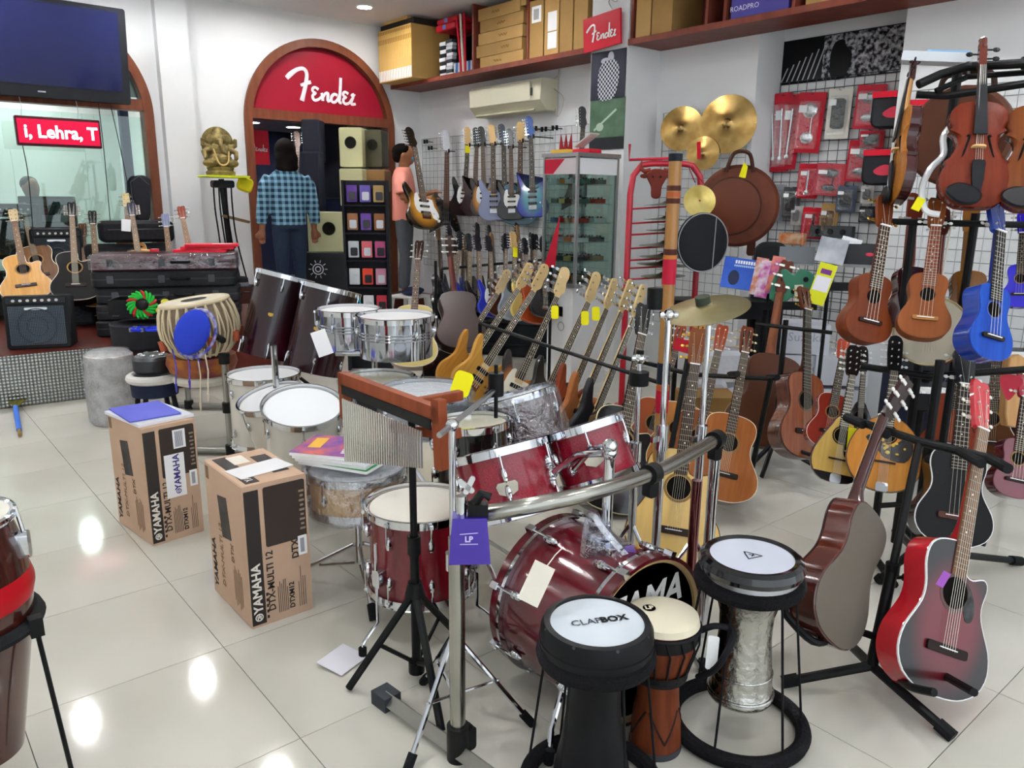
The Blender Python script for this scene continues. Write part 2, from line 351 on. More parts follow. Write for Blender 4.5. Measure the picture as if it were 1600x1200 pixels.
def inset(pts, d):
    k = len(pts); out = []
    for i in range(k):
        a, b_ = pts[i-1], pts[(i+1) % k]; t = V((b_[0]-a[0], b_[1]-a[1])); t = t.normalized() if t.length else V((1, 0)); out.append((pts[i][0]-t.y*d, pts[i][1]+t.x*d))
    return out
def tuner(b, s, k=1, button=.009):
    b.cyl((0, -.008*k, 0), (0, .018*k, 0), .0035*k, n=6); b.box((s*.012*k, .018*k, 0), (.03*k, .008*k, .012*k))
    b.cyl((s*.02*k, .018*k, 0), (s*.034*k, .018*k, 0), .0022*k, n=5); b.ball((s*.042*k, .018*k, 0), (button*k, .004*k, .0075*k), 8)
TYPES = dict(dread=(.49, .195, .11, .862, 1.04, .043, .055), classical=(.485, .185, .10, .855, 1.0, .052, .062), grand=(.48, .176, .092, .862, 1.04, .043, .055),
             uke=(.24, .086, .062, .415, .535, .036, .044), guitalele=(.36, .135, .075, .60, .74, .046, .055))
def strings(b, n, w0, w1, z0, z1, y0, y1, r=.0007):
    for i in range(n):
        t = i/(n-1)-.5; b.tube([(t*w0, y0, z0), (t*w1, y1, z1)], r, 3, cap=False)
def acoustic(label, mtx, typ='dread', top=None, side=None, neck=None, board=None, headm=None, bind=None, cut=False, n=6, slot=False, tm_=None, button=None,
             name='acoustic_guitar', cat='guitar', group=None, guard=None, bridge=None, frets=14, dots=True, hole=True, rosette=None, back=None):
    BL, hw, dp, nut, LEN, nw, bw = TYPES[typ]; t = thing(name, label, cat, mtx, group)
    out = acoutline(BL, hw, cut); k = BL/.49
    side = side or M('5a2a18', .18, coat=.6); neck = neck or side; board = board or M('2a1a14', .4); bind = bind or ivory
    b = MB(); b.prism(out, .004, dp, bev=.004*k); b.build('body', side, t)
    b = MB(); b.prism(out, -.001, .005); b.build('binding', bind, t)
    if back: b = MB(); b.prism(inset(out, .006*k), dp-.001, dp+.0015); b.build('back_plate', back, t)
    b = MB(); b.prism(inset(out, .004*k), -.0025, .001); b.build('soundboard', top or M('c98a3c', .2, kind='wood', c2='d79c4c'), t)
    hz_ = BL*.665
    if hole:
        b = MB(); b.lathe([(.0001, 0), (.05*k, 0)], 24, RX(90)); b.build('sound_hole', M('120c0a', .9), t, T(0, -.003, hz_))
        b = MB(); b.lathe([(.052*k, 0), (.062*k, 0), (.062*k, .0006), (.052*k, .0006)], 28, RX(90), True); b.build('rosette', rosette or M('8a6a3a', .4), t, T(0, -.0028, hz_))
    if guard:
        g = spline([(.03, .0), (.06, -.02), (.085, -.07), (.08, -.115), (.055, -.12), (.04, -.08), (.052, -.045), (.045, -.018)], 3); b = MB(); b.prism([(x*k, hz_+(z+.045)*k) for x, z in g], -.0035, -.0025); b.build('pickguard', guard, t)
    bz = BL*.30
    b = MB(); b.rbox((0, -.007, bz), (.16*k if typ != 'uke' else .17*k, .009, .03*k), .008*k); br = b.build('bridge', bridge or M('241812', .4), t)
    b = MB(); b.box((0, -.0125, bz+.004*k), (bw*1.25, .004, .003)); b.build('saddle', white, br)
    b = MB(); loft(b, [halfround(bw, dp*.8, BL-.012, 0), halfround(bw*.98, .04*k, BL+.03*k), halfround(bw*.96, .022, BL+.08*k), halfround(nw, .019, nut)]); b.build('neck', neck, t)
    fz = hz_+.055*k
    b = MB(); b.add([(s*w/2, y, z) for z, w in ((fz, bw), (nut, nw)) for y in (-.006, .001) for s in (-1, 1)], [(0, 1, 5, 4), (2, 6, 7, 3), (0, 2, 3, 1), (4, 5, 7, 6), (0, 4, 6, 2), (1, 3, 7, 5)]); fb = b.build('fretboard', board, t)
    b = MB(); sl = nut-bz
    for i in range(1, frets+5):
        z = nut-sl*(1-2**(-i/12)); 
        if z > fz: w_ = nw+(bw-nw)*(nut-z)/(nut-fz); b.box((0, -.0065, z), (w_, .0016, .0022))
    b.build('frets', M('8d897c', .45, .8), fb)
    if dots:
        b = MB()
        for i in (3, 5, 7, 9, 12):
            z = nut-sl*(1-2**(-(i-.5)/12)); b.cyl((0, -.0062, z), (0, -.0068, z), .0035*max(k, .6), n=8)
        b.build('inlays', ivory, fb)
    b = MB(); b.box((0, -.006, nut), (nw, .01, .005)); b.build('nut', white, t)
    hk = (LEN-nut); hwid = nw*.82
    hm = T(0, 0, nut) @ RX(-11)
    ho = spline([(nw*.46, 0), (hwid*.86, hk*.16), (hwid, hk*.9), (hwid*.5, hk), (0, hk*.97), (-hwid*.5, hk), (-hwid, hk*.9), (-hwid*.86, hk*.16), (-nw*.46, 0)], 2)
    b = MB(); b.prism(ho, 0, .016); hd = b.build('headstock', headm or neck, t, hm)
    if slot:
        b = MB()
        for s in (-1, 1): b.box((s*hwid*.42, -.0005, hk*.52), (hwid*.32, .002, hk*.62))
        b.build('slots', M('0d0908', .8), hd)
    per = n//2; kk = 1 if typ != 'uke' else .85
    for s in (-1, 1):
        for i in range(per):
            z = hk*(.2+.62*(i/(max(1, per-1)) if per > 1 else .5))
            shared(('tun', s, kk, button is None), 'tuner', tm_ or M('dcd8cc', .25, .6), lambda b_: tuner(b_, s, kk, .009 if button is None else button), hd, T(s*hwid*.5, 0, z))
    b = MB(); strings(b, n, bw*.86, nw*.8, bz, nut, -.014, -.0105, .0006)
    for i in range(n):
        x = (i/(n-1)-.5)*nw*.8; j = i if i < per else n-1-i; s = -1 if i < per else 1; e = hm @ V((s*hwid*.5, -.004, hk*(.2+.62*(j/max(1, per-1))))); b.tube([(x, -.0105, nut), e], .0006, 3, cap=False)
    b.build('strings', M('cfc9ba', .35, .7), t)
    return t
# solid bodies: outline in metres, bottom at z=0
STRAT = [(.03, .004), (.085, .006), (.138, .045), (.158, .10), (.15, .155), (.122, .20), (.112, .235), (.122, .27), (.142, .31), (.146, .338), (.128, .347), (.1, .322), (.074, .29), (.045, .277), (0, .275), (-.045, .285), (-.07, .31), (-.098, .36), (-.125, .402), (-.145, .405), (-.152, .375), (-.145, .325), (-.126, .27), (-.121, .23), (-.136, .185), (-.158, .135), (-.16, .085), (-.135, .035), (-.085, .006), (-.03, 0)]
SUPER = [(.03, .002), (.09, .006), (.14, .045), (.15, .10), (.138, .15), (.112, .20), (.108, .24), (.124, .29), (.146, .345), (.143, .358), (.118, .335), (.085, .292), (.05, .272), (0, .27), (-.05, .285), (-.075, .32), (-.11, .385), (-.142, .425), (-.152, .42), (-.143, .36), (-.122, .28), (-.115, .235), (-.13, .185), (-.15, .13), (-.152, .08), (-.125, .032), (-.08, .004)]
VSHAPE = [(.02, .10), (.08, .02), (.145, -.01), (.13, .06), (.09, .18), (.07, .26), (.10, .33), (.045, .30), (0, .30), (-.045, .31), (-.12, .38), (-.10, .28), (-.11, .2), (-.16, .05), (-.16, .0), (-.07, .05)]
LP = [(.04, .002), (.11, .02), (.16, .075), (.168, .14), (.14, .20), (.115, .245), (.125, .285), (.135, .32), (.12, .345), (.10, .33), (.08, .30), (.05, .29), (0, .31), (-.05, .36), (-.09, .375), (-.128, .355), (-.138, .31), (-.122, .255), (-.128, .205), (-.16, .15), (-.17, .085), (-.14, .03), (-.08, .004)]
def electric(label, mtx, body, shape=STRAT, guard=None, bass=False, neck=None, board=None, headm=None, inline=True, hw_=None, name=None, group=None, n=None, pickup=None, tagc=None, hard=None, straight=False):
    name = name or ('bass_guitar' if bass else 'electric_guitar'); t = thing(name, label, 'bass guitar' if bass else 'guitar', mtx, group)
    k = 1.13 if bass else 1.0; n = n or (4 if bass else 6); hwm = hw_ or chrome
    neck = neck or M('d9b678', .3, coat=.3); board = board or neck; headm = headm or neck
    out = spline([(x*k, z*k) for x, z in shape], 1 if straight else 2); dp = .042
    b = MB(); b.prism(out, 0, dp, bev=.007); b.build('body', body, t)
    nut = .735 if not bass else .955; join = .27*k; bz = .095*k
    nw, bw = (.042, .055) if not bass else (.04, .062)
    if guard:
        g = spline([(-.05*k, .13*k), (-.085*k, .2*k), (-.07*k, .3*k), (-.04*k, .31*k), (-.035*k, .26*k), (.035*k, .262*k), (.08*k, .255*k), (.085*k, .2*k), (.115*k, .13*k), (.1*k, .075*k), (.06*k, .095*k), (.045*k, .15*k)], 2); b = MB(); b.prism(g, -.0025, .001); b.build('pickguard', guard, t)
    pm = pickup or black
    for z in ((.135, .19, .24) if not bass else (.15, .21)):
        b = MB(); b.rbox((0, -.005, z*k), (.085 if not bass else .10, .012, .018 if not bass else .03), .006); b.build('pickup', pm, t)
    b = MB(); b.rbox((0, -.006, bz), (.075 if not bass else .085, .012, .04 if not bass else .055), .004); b.build('bridge', hwm, t)
    for i, (x, z) in enumerate(((.075, .135), (.1, .1), (.105, .065))): shared('knob', 'knob', hwm if not guard else guard, lambda q: q.cyl((0, 0, 0), (0, -.016, 0), .011, .009, 12), t, T(x*k, 0, z*k))
    b = MB(); loft(b, [halfround(bw, .028, join-.04, -.004), halfround(bw, .025, join+.03, -.004), halfround(nw, .019, nut, -.004)]); b.build('neck', neck, t)
    fz = .262*k
    b = MB(); b.add([(s*w/2, y, z) for z, w in ((fz, bw), (nut, nw)) for y in (-.010, -.004) for s in (-1, 1)], [(0, 1, 5, 4), (2, 6, 7, 3), (0, 2, 3, 1), (4, 5, 7, 6), (0, 4, 6, 2), (1, 3, 7, 5)]); fb = b.build('fretboard', board, t)
    b = MB(); sl = nut-bz
    for i in range(1, 22):
        z = nut-sl*(1-2**(-i/12)); w_ = nw+(bw-nw)*(nut-z)/(nut-fz)
        if z > fz: b.box((0, -.0105, z), (w_, .0016, .0022))
    b.build('frets', M('8d897c', .45, .8), fb)
    b = MB()
    for i in (3, 5, 7, 9, 12, 15):
        z = nut-sl*(1-2**(-(i-.5)/12)); b.cyl((0, -.0102, z), (0, -.0108, z), .0042, n=8)
    b.build('inlays', ivory if board is not neck else black, fb)
    hm = T(0, 0, nut)
    q = 1.0 if not bass else 1.18; w2 = nw/2
    if inline: ho = [(w2, 0), (w2*.95, .02*q), (.034*q, .05*q), (.02*q, .10*q), (.022*q, .14*q), (.01*q, .178*q), (-.018*q, .195*q), (-.048*q, .182*q), (-.05*q, .155*q), (-.043*q, .10*q), (-.036*q, .03*q), (-w2, .012), (-w2, 0)]
    else: ho = [(w2, 0), (.034*q, .03*q), (.042*q, .14*q), (.02*q, .175*q), (0, .165*q), (-.02*q, .175*q), (-.042*q, .14*q), (-.034*q, .03*q), (-w2, 0)]
    b = MB(); b.prism(spline(ho, 2), -.004, .011, bev=.002); hd = b.build('headstock', headm, t, hm)
    kk = 1.0 if not bass else 1.7
    for i in range(n):
        if inline: s = -1; x = (-.024-.011*i/(n-1))*q; z = (.03+.135*i/(n-1))*q
        else: s = -1 if i < n//2 else 1; j = i % (n//2); x = s*.024*q; z = (.035+.09*j/max(1, n//2-1))*q
        shared(('tun', s, kk, 'e'), 'tuner', hwm, lambda b_: tuner(b_, s, kk, .007), hd, T(x, -.002, z))
    b = MB(); strings(b, n, bw*.86, nw*.82, bz, nut, -.017, -.0125, .0007 if not bass else .0012); b.build('strings', M('cfc9ba', .35, .7), t)
    if tagc:
        b = MB(); b.box((.0, -.03, nut-.05), (.045, .001, .075)); b.build('price_tag', tagc, t)
    return t
# violin
VIO = [(0, 0), (.05, .003), (.085, .03), (.104, .075), (.10, .115), (.088, .14), (.095, .15), (.078, .165), (.062, .195), (.058, .215), (.066, .245), (.082, .258), (.075, .268), (.083, .29), (.08, .325), (.055, .35), (.02, .357)]
def violin(label, mtx, c='7e3015', c2='94401c', group='violins on the rack', side='5e2010'):
    t = thing('violin', label, 'violin', mtx, group); half = VIO
    pts = half+[(-x, z) for x, z in half[::-1] if x > 0]; out = []
    out = spline(pts, 2)
    vm = M(c, .42, kind='wood', c2=c2); sm = M(side, .18, coat=.4)
    b = MB(); b.prism(out, 0, .032); b.build('ribs', sm, t)
    big = [(x*1.03, .178+(z-.178)*1.015) for x, z in out]; sml = [(x*.75, .178+(z-.178)*.82) for x, z in out]
    for nm, y0, y1, y2 in (('top_plate', 0, -.004, -.014), ('back_plate', .032, .036, .046)):
        b = MB(); k = len(out); vs = [(x, y, z) for q, y in ((big, y0), (big, y1), ([(x*.9, .178+(z-.178)*.93) for x, z in out], y1+(y2-y1)*.55), (sml, y2)) for x, z in q]
        b.add(vs, [tuple(range(k)), tuple(range(3*k, 4*k))]+[(r_*k+i, r_*k+(i+1) % k, (r_+1)*k+(i+1) % k, (r_+1)*k+i) for r_ in range(3) for i in range(k)]); b.build(nm, vm if nm == 'top_plate' else sm, t, ang=50)
    for s in (-1, 1):
        b = MB(); q = [(s*.036, -.0135, .232), (s*.031, -.0145, .236), (s*.029, -.0145, .228), (s*.036, -.0135, .2), (s*.045, -.011, .168), (s*.05, -.009, .16), (s*.052, -.009, .168)]
        b.tube([(x, y-.001, z) for x, y, z in spline(q, 3, False)], [.0032]*3+[.0036]*(3*5-1)+[.0032]*2, 5); b.build('sound_slot', M('0c0706', .8), t)
    eb = M('15161a', .35)
    b = MB(); b.add([(s*w/2, y, z) for z, w, y0 in ((.235, .042, -.032), (.485, .024, -.012)) for y in (y0, y0+.007) for s in (-1, 1)], [(0, 1, 5, 4), (2, 6, 7, 3), (0, 2, 3, 1), (4, 5, 7, 6), (0, 4, 6, 2), (1, 3, 7, 5)]); b.build('fingerboard', eb, t)
    b = MB(); loft(b, [halfround(.034, .032, .345, -.012), halfround(.03, .02, .37, -.012), halfround(.024, .018, .485, -.007)]); b.build('neck', M('b5824a', .35, kind='wood', c2='c4925a'), t)
    b = MB(); b.box((0, .003, .52), (.024, .02, .075)); sp = []
    for i in range(22): a = i*.5; r_ = .018*(1-i/24); sp.append((0, .006-r_*math.sin(a)*.9+.004, .572+r_*math.cos(a)*.9-.006))
    b.tube(sp, [.013-.0003*i for i in range(22)], 8); pb = b.build('scroll', sm, t)
    for i in range(4):
        s = 1 if i % 2 else -1; b = MB(); b.cyl((-s*.014, 0, 0), (s*.03, 0, 0), .003, n=6); b.ball((s*.04, 0, 0), (.012, .004, .009), 8); b.build('peg', eb, pb, T(0, -.002, .495+.016*i))
    b = MB(); b.prism([(-.022, 0), (-.02, .012), (-.012, .02), (.012, .02), (.02, .012), (.022, 0), (.008, .002), (0, .008), (-.008, .002)], -.003, .003, T(0, 0, 0) @ RX(90)); b.build('bridge', M('d9b57a', .5), t, T(0, -.014, .195))
    b = MB(); b.prism(spline([(-.011, 0), (.011, 0), (.02, .1), (.01, .112), (-.01, .112), (-.02, .1)], 2), -.026, -.018); b.build('tailpiece', eb, t, T(0, 0, .035) @ RX(3))
    b = MB(); b.prism(spline([(-.09, .03), (-.05, -.002), (.0, .0), (.015, .03), (-.01, .055), (-.05, .068), (-.085, .055)], 3), -.034, -.016, bev=.005); b.build('chin_rest', eb, t)
    b = MB(); strings(b, 4, .02, .016, .14, .485, -.03, -.014, .0006); b.tube([(-.01, -.033, .195), (-.007, -.014, .485)], .0005, 3); b.build('strings', M('c7c3b8', .35, .7), t)
    return t
# mandolin family: flat front from an outline
def mandolin(label, mtx, out, top, side, nut, LEN, nw=.03, bw=.042, dp=.06, n=8, guard=None, head=None, headw=.03, hole=.036, hz_=.21, bz=.11, name='mandolin', cat='mandolin', group=None, bowl=True, button=white, tip=None):
    t = thing(name, label, cat, mtx, group); BL = max(p[1] for p in out); neck = M('4a2214', .3, coat=.3); k = len(out)
    cz = BL*.4
    if bowl:
        vs = [(cx*s_, y, cz+(z-cz)*s_) for s_, y in ((1, 0), (1, .02), (.93, dp*.55), (.72, dp*.85), (.4, dp)) for cx, z in out]; b = MB()
        b.add(vs, [tuple(range(k)), tuple(range(4*k, 5*k))]+[(r_*k+i, r_*k+(i+1) % k, (r_+1)*k+(i+1) % k, (r_+1)*k+i) for r_ in range(4) for i in range(k)])
    else: b = MB(); b.prism(out, 0, dp, bev=.004)
    b.build('body', side, t, ang=50)
    b = MB(); b.prism(inset(out, .004), -.003, 0); b.build('soundboard', top, t)
    b = MB(); b.lathe([(.0001, 0), (hole, 0)], 24, RX(90)); b.build('sound_hole', M('120c0a', .9), t, T(0, -.0042, hz_)); b = MB(); b.lathe([(hole+.002, 0), (hole+.009, 0), (hole+.009, .0006), (hole+.002, .0006)], 28, RX(90), True); b.build('rosette', M('2a1d14', .4), t, T(0, -.0036, hz_))
    if guard:
        b = MB(); b.prism(spline(guard, 3), -.004, -.003); g = b.build('pickguard', M('15110e', .25), t); b = MB(); r_ = random.Random(len(label))
        cx = sum(p[0] for p in guard)/len(guard); cz2 = sum(p[1] for p in guard)/len(guard)
        for i in range(9): 
            q = guard[i % len(guard)]; f_ = r_.uniform(.2, .75); b.ball((cx+(q[0]-cx)*f_, -.0042, cz2+(q[1]-cz2)*f_), (r_.uniform(.005, .011), .0008, r_.uniform(.004, .009)), 8)
        b.build('inlay', M('d9b64a', .4), g)
    if tip: b = MB(); b.prism([p for p in inset(out, .002) if p[1] < tip], -.0036, -.001); b.build('tip_plate', M('120f0d', .3), t)
    b = MB(); b.box((0, -.008, bz), (.09, .01, .008)); b.build('bridge', M('2a1a12', .4), t)
    b = MB(); b.rbox((0, -.005, .02), (.05, .008, .04), .008); b.build('tailpiece', steel, t)
    b = MB(); loft(b, [halfround(bw, .04, BL-.02), halfround(bw*.95, .02, BL+.05), halfround(nw, .018, nut)]); b.build('neck', neck, t)
    b = MB(); b.add([(s*w/2, y, z) for z, w in ((hz_+hole*.9, bw), (nut, nw)) for y in (-.008, .001) for s in (-1, 1)], [(0, 1, 5, 4), (2, 6, 7, 3), (0, 2, 3, 1), (4, 5, 7, 6), (0, 4, 6, 2), (1, 3, 7, 5)]); fb = b.build('fretboard', M('231813', .4), t)
    b = MB(); sl = nut-bz
    for i in range(1, 17):
        z = nut-sl*(1-2**(-i/12)); 
        if z > hz_+hole: b.box((0, -.0085, z), (nw+(bw-nw)*(nut-z)/(nut-hz_), .0016, .0024))
    b.build('frets', M('d8d4c4', .3, .8), fb)
    hk = LEN-nut; hm = T(0, 0, nut) @ RX(-14)
    b = MB(); b.prism(spline([(nw/2, 0), (headw, hk*.15), (headw*1.1, hk*.85), (headw*.4, hk), (-headw*.4, hk), (-headw*1.1, hk*.85), (-headw, hk*.15), (-nw/2, 0)], 2), 0, .014); hd = b.build('headstock', head or M('1a1210', .25), t, hm)
    for s in (-1, 1):
        for i in range(n//2): shared(('tunm', s), 'tuner', button, lambda b_: tuner(b_, s, .9, .009), hd, T(s*headw*.5, 0, hk*(.2+.6*i/(n//2-1))))
    b = MB(); strings(b, n, bw*.8, nw*.8, .03, nut, -.013, -.0105, .0006); b.build('strings', M('cfc9ba', .35, .7), t)
    return t
# drums
def lug(b): b.ball((0, 0, 0), (.011, .014, .026), 8); b.cyl((0, -.012, .0), (0, -.012, .07), .003, n=6); b.box((0, -.013, .072), (.01, .01, .012))
def drum(label, mtx, D, H_, shell, headm=None, hoop=None, nl=6, name='drum', cat='drum', group=None, badge=None, bottom=True, lugm=None, wrap=None, bothlugs=True, hoopw=.022, head_in=.008):
    """upright drum, shell bottom at z=0"""
    t = thing(name, label, cat, mtx, group); r = D/2; hoop = hoop or chrome; headm = headm or M('e9e6dc', .45)
    b = MB(); b.lathe([(r, 0), (r, H_), (r-.008, H_), (r-.008, 0)], 48, closed=True); b.build('shell', shell, t)
    def hp(z, s): b = MB(); b.lathe([(r+.004, z), (r+.012, z-s*.004), (r+.013, z+s*hoopw), (r+.017, z+s*(hoopw+.003)), (r+.009, z+s*(hoopw+.004)), (r+.008, z)], 48, closed=True); return b.build('hoop', hoop, t)
    hp(H_-.012, 1); b = MB(); b.lathe([(.0001, H_+.002), (r-.012, H_+.002), (r+.002, H_-.001), (r+.006, H_-.006)], 48); b.build('batter_head', headm, t)
    if bottom: hp(.012, -1); b = MB(); b.lathe([(.0001, -.002), (r-.012, -.002), (r+.002, .001)], 48); b.build('resonant_head', headm, t)
    for i in range(nl):
        a = 2*math.pi*(i+.5)/nl; mm = RZ(math.degrees(a)-90); up = T(0, 0, 0)
        # the lug's outside is local -y, so turn it to face outwards
        base = RZ(math.degrees(a)+90)
        shared('lug', 'lug', lugm or chrome, lug, t, base @ T(0, -r-.008, H_-.075 if H_ > .14 else H_*.5))
        if bothlugs and H_ > .2: shared('lug', 'lug', lugm or chrome, lug, t, base @ T(0, -r-.008, .075) @ RY(180))
    if badge is not None:
        a, z, m_ = badge[:3]; bs_ = badge[3] if len(badge) > 3 else 1; base = RZ(a+90); b = MB(); b.prism([(-.035, .012), (-.028, .022), (.028, .022), (.035, .012), (.03, -.012), (0, -.026), (-.03, -.012)], -.003, .001); bo = b.build('badge', m_, t, base @ T(0, -r-.002, z) @ S(bs_, 1, bs_))
    return t
def legset(t, r, h, zt, n=3, mat=chrome, spread=.16, foot=True, a0=0, rad=.009):
    for i in range(n):
        a = a0+2*math.pi*i/n; c, s = math.cos(a), math.sin(a); b = MB(); b.cyl((c*r, s*r, zt), (c*(r+spread), s*(r+spread), .02), rad, n=8); l = b.build('leg', mat, t)
        if foot: b = MB(); b.cyl((c*(r+spread-.02), s*(r+spread-.02), .045), (c*(r+spread+.01), s*(r+spread+.01), 0.0), rad*1.7, n=8); b.build('rubber_foot', rubber, l)
def cymbal(label, mtx, D, c='b89a52', c2='a5843e', name='cymbal', group=None, parent=None, bell=.14, rough=.25):
    r = D/2; b = MB(); pr = [(.006, r*.17), (r*.10, r*.165), (r*bell*1.0, r*.14), (r*(bell+.06), r*.105), (r*.5, r*.055), (r*.8, r*.02), (r, 0), (r, -.0012), (r*.5, r*.05), (r*(bell+.06), r*.098), (r*.1, r*.155), (.006, r*.16)]
    b.lathe(pr, 48, closed=True); o = b.build(name, M(c, rough, 1, kind='grooves', c2=c2), parent, mtx, ang=60)
    return o if parent else tag(o, label, 'cymbal', group)
# straight tubing assembled as a stand: list of (part, points, radius, material)
def tubing(name, label, cat, parts, group=None, m=None):
    t = thing(name, label, cat, m, group)
    for pn, pts, r, mt in parts: b = MB(); b.tube([V(p) for p in pts], r, 10); b.build(pn, mt, t)
    return t
def carton(label, mtx, d, mat=None, name='carton', group=None, tape=None, cat='box', labels=()):
    """cardboard box, bottom centre at the origin; label = (face x0,z0,w,h) on the front"""
    t = thing(name, label, cat, mtx, group); mat = mat or M('b28d5c', .75, kind='mottle', c2='ba9564', scale=5)
    b = MB(); b.rbox((0, 0, d[2]/2), d, .004, n=1); b.build('body', mat, t)
    if tape: b = MB(); b.box((0, 0, d[2]+.0005), (d[0]*1.002, .05, .001)); b.box((0, -d[1]/2-.0006, d[2]-.04), (.05, .001, .08)) if False else None; b.build('tape', tape, t)
    for (x, z, w_, h_, m_) in labels: b = MB(); b.box((x, -d[1]/2-.0008, z), (w_, .0012, h_)); b.build('label_sticker', m_, t)
    return t
# ================================================================ foreground: cartons, kit, hand drums
def camdir(p): return V((0, 0, CH))-V(p)
kraft = M('c0a188', .7, kind='mottle', c2='c8a991', scale=4); ink = M('35302e', .6)
def kit_box(label, corner, ang, extras):
    d = (.235, .37, .54); m = T(corner[0], corner[1], 0) @ RZ(ang) @ T(d[0]/2, d[1]/2, 0)
    t = thing('carton', label, 'box', m, 'printed instrument cartons')
    b = MB(); b.rbox((0, 0, d[2]/2), d, .004, n=1); b.build('body', kraft, t)
    fy = -d[1]/2-.0008; fx = -d[0]/2-.0008; up = RY(-90); lf = RZ(-90)
    # front face
    b = MB(); b.box((-.088, fy, .265), (.052, .0012, .51)); b.build('printed_band', ink, t)
    text('lettering', 'YAMAHA', M('e9e2d8', .6), t, T(-.088, fy-.001, .150) @ up, .046, bold=.0012)
    b = MB(); b.torus((0, 0, 0), .013, .0022, 16, 6, RX(90)); 
    for a in (90, 210, 330): b.box((.006*math.cos(R(a)), 0, .006*math.sin(R(a))), (.004, .002, .018), RY(0))
    b.build('emblem', M('e9e2d8', .6), t, T(-.088, fy-.001, .038))
    b = MB(); b.rbox((.032, fy, .41), (.155, .0012, .225), .008); p_ = b.build('printed_panel', M('3a312c', .55), t)
    b = MB()
    for i in range(9): b.box((.095, fy-.001, .335+.018*i), (.012 if i % 2 else .02, .001, .008))
    b.build('small_print', M('8d7c6c', .6), p_)
    text('lettering', 'DTX-MULTI 12', ink, t, T(-.036, fy-.0005, .165) @ up, .036, bold=.0006)
    text('lettering', 'DTXM12', ink, t, T(.04, fy-.0005, .085) @ up, .027, bold=.0006)
    if not extras: text('lettering', 'DTX', ink, t, T(.062, fy-.0005, .262) @ up, .036, bold=.0008)
    b = MB(); r_ = random.Random(3)
    for i in range(6):
        h = r_.uniform(.09, .15); b.box((-.012+.007*i, fy, .03+h/2), (.002, .0008, h))
    for i in range(4): h = r_.uniform(.1, .17); b.box((.068+.008*i, fy, .03+h/2), (.0018, .0008, h))
    for i in range(5): b.box((-.054, fy, .03+.022*i), (.008, .0008, .012))
    b.build('small_print', ink, t)
    b = MB(); b.box((.09, fy-.0012, .27), (.034, .001, .075)); s_ = b.build('label_sticker', paper, t); b = MB()
    for i in range(8): b.box((.082+.002*i, fy-.002, .27), (.001, .0006, .055))
    b.build('barcode', M('6a6f7c', .6), s_)
    # left face
    b = MB(); b.box((fx, .03, .37), (.0012, .09, .16), Matrix()); b.build('product_picture', M('332d2a', .5, kind='mottle', c2='4a4340', scale=14), t, T(0, -.02, 0) @ T(fx, 0, .37) @ RX(-9) @ T(-fx, 0, -.37))
    text('lettering', 'YAMAHA', ink, t, T(fx-.0006, .145, .14) @ lf @ up, .05, bold=.001)
    text('lettering', 'DTX-MULTI 12', M('8a6d50', .6), t, T(fx-.0006, .06, .20) @ lf @ up, .04)
    text('lettering', 'DTX', M('6d543f', .6), t, T(fx-.0006, -.05, .245) @ lf @ up, .035)
    b = MB()
    for i in range(7): b.box((fx, -.12+.012*i, .12), (.0008, .003, .12+.02*(i % 3)))
    b.box((fx, .16, .50), (.001, .03, .05)); b.build('small_print', M('7a614b', .6), t)
    # top
    tz = d[2]+.0008
    if not extras:
        b = MB(); b.box((-.07, 0, tz), (.05, .33, .0012)); b.build('printed_band', ink, t); text('lettering', 'YAMAHA', M('e9e2d8', .6), t, T(-.07, -.07, tz+.001) @ RX(-90) @ RY(-90), .038)
        b = MB(); b.box((.06, .0, tz), (.06, .22, .0012)); b.build('printed_panel', ink, t)
        b = MB(); b.box((.0, -.04, tz+.002), (.21, .12, .0014), T(0, 0, 0) @ RZ(8)); b.build('paper_sheet', paper, t)
        b = MB(); b.box((-.02, .10, tz+.001), (.06, .10, .001)); b.build('tape', M('e4ddd0', .3), t)
    else:
        b = MB(); b.box((.01, fy-.0018, .30), (.088, .0012, .20)); s_ = b.build('paper_label', paper, t)
        text('lettering', 'YAMAHA', M('4a3f86', .6), s_, T(.018, fy-.003, .315) @ up, .040, bold=.0009); b = MB(); b.torus((0, 0, 0), .01, .0018, 16, 6, RX(90)); b.box((0, 0, 0), (.003, .002, .016)); b.build('emblem', M('4a3f86', .6), s_, T(.018, fy-.003, .225))
        b = MB(); b.box((.04, fy-.0018, .465), (.055, .001, .085)); s2 = b.build('label_sticker', paper, t); b = MB()
        for i in range(9): b.box((.022+.004*i, fy-.003, .465), (.002, .0006, .07))
        b.build('barcode', M('6a6f7c', .6), s2)
    return m, d
c = fl(394, 984); kit_box('brown printed carton with white sheet on top, the nearer of two', (c.x, c.y), 0, False)
c = fl(239, 854); mbx, dbx = kit_box('brown printed carton under blue folders, the farther of two', (c.x, c.y), 7, True)
for i, (mt, dx, dy, a, nm, lb, zz) in enumerate(((M('e6e8ee', .5), 0, .01, 3, 'file_folder', 'white plastic folder under the blue one on the carton', .012), (M('5a5fc0', .6, kind='mottle', c2='666bcb', scale=3), -.01, .03, -4, 'file_folder', 'blue plastic folder lying on top of the carton', .006))):
    b = MB(); b.rbox((0, 0, 0), (.25-.03*i, zz, .34-.05*i), .006, RX(90)); o = tag(b.build(nm, mt), lb, 'folder', 'folders on the carton'); o.matrix_world = mbx @ T(dx, dy, .5415+(.006 if i == 0 else .016)) @ RZ(a)

# ---- the red drum kit
redsh = M('700a1a', .2, kind='sparkle', c2='b01a36', coat=.45); reddk = M('500a16', .16, coat=.5, kind='mottle', c2='600e1c', scale=2)
skin = M('e7e2d4', .45, kind='mottle', c2='efebdf', scale=3); coated = M('e9e9ea', .5); clear = M('b9b9a8', .12, alpha=1)
badge = M('b8b0a0', .25, .9)
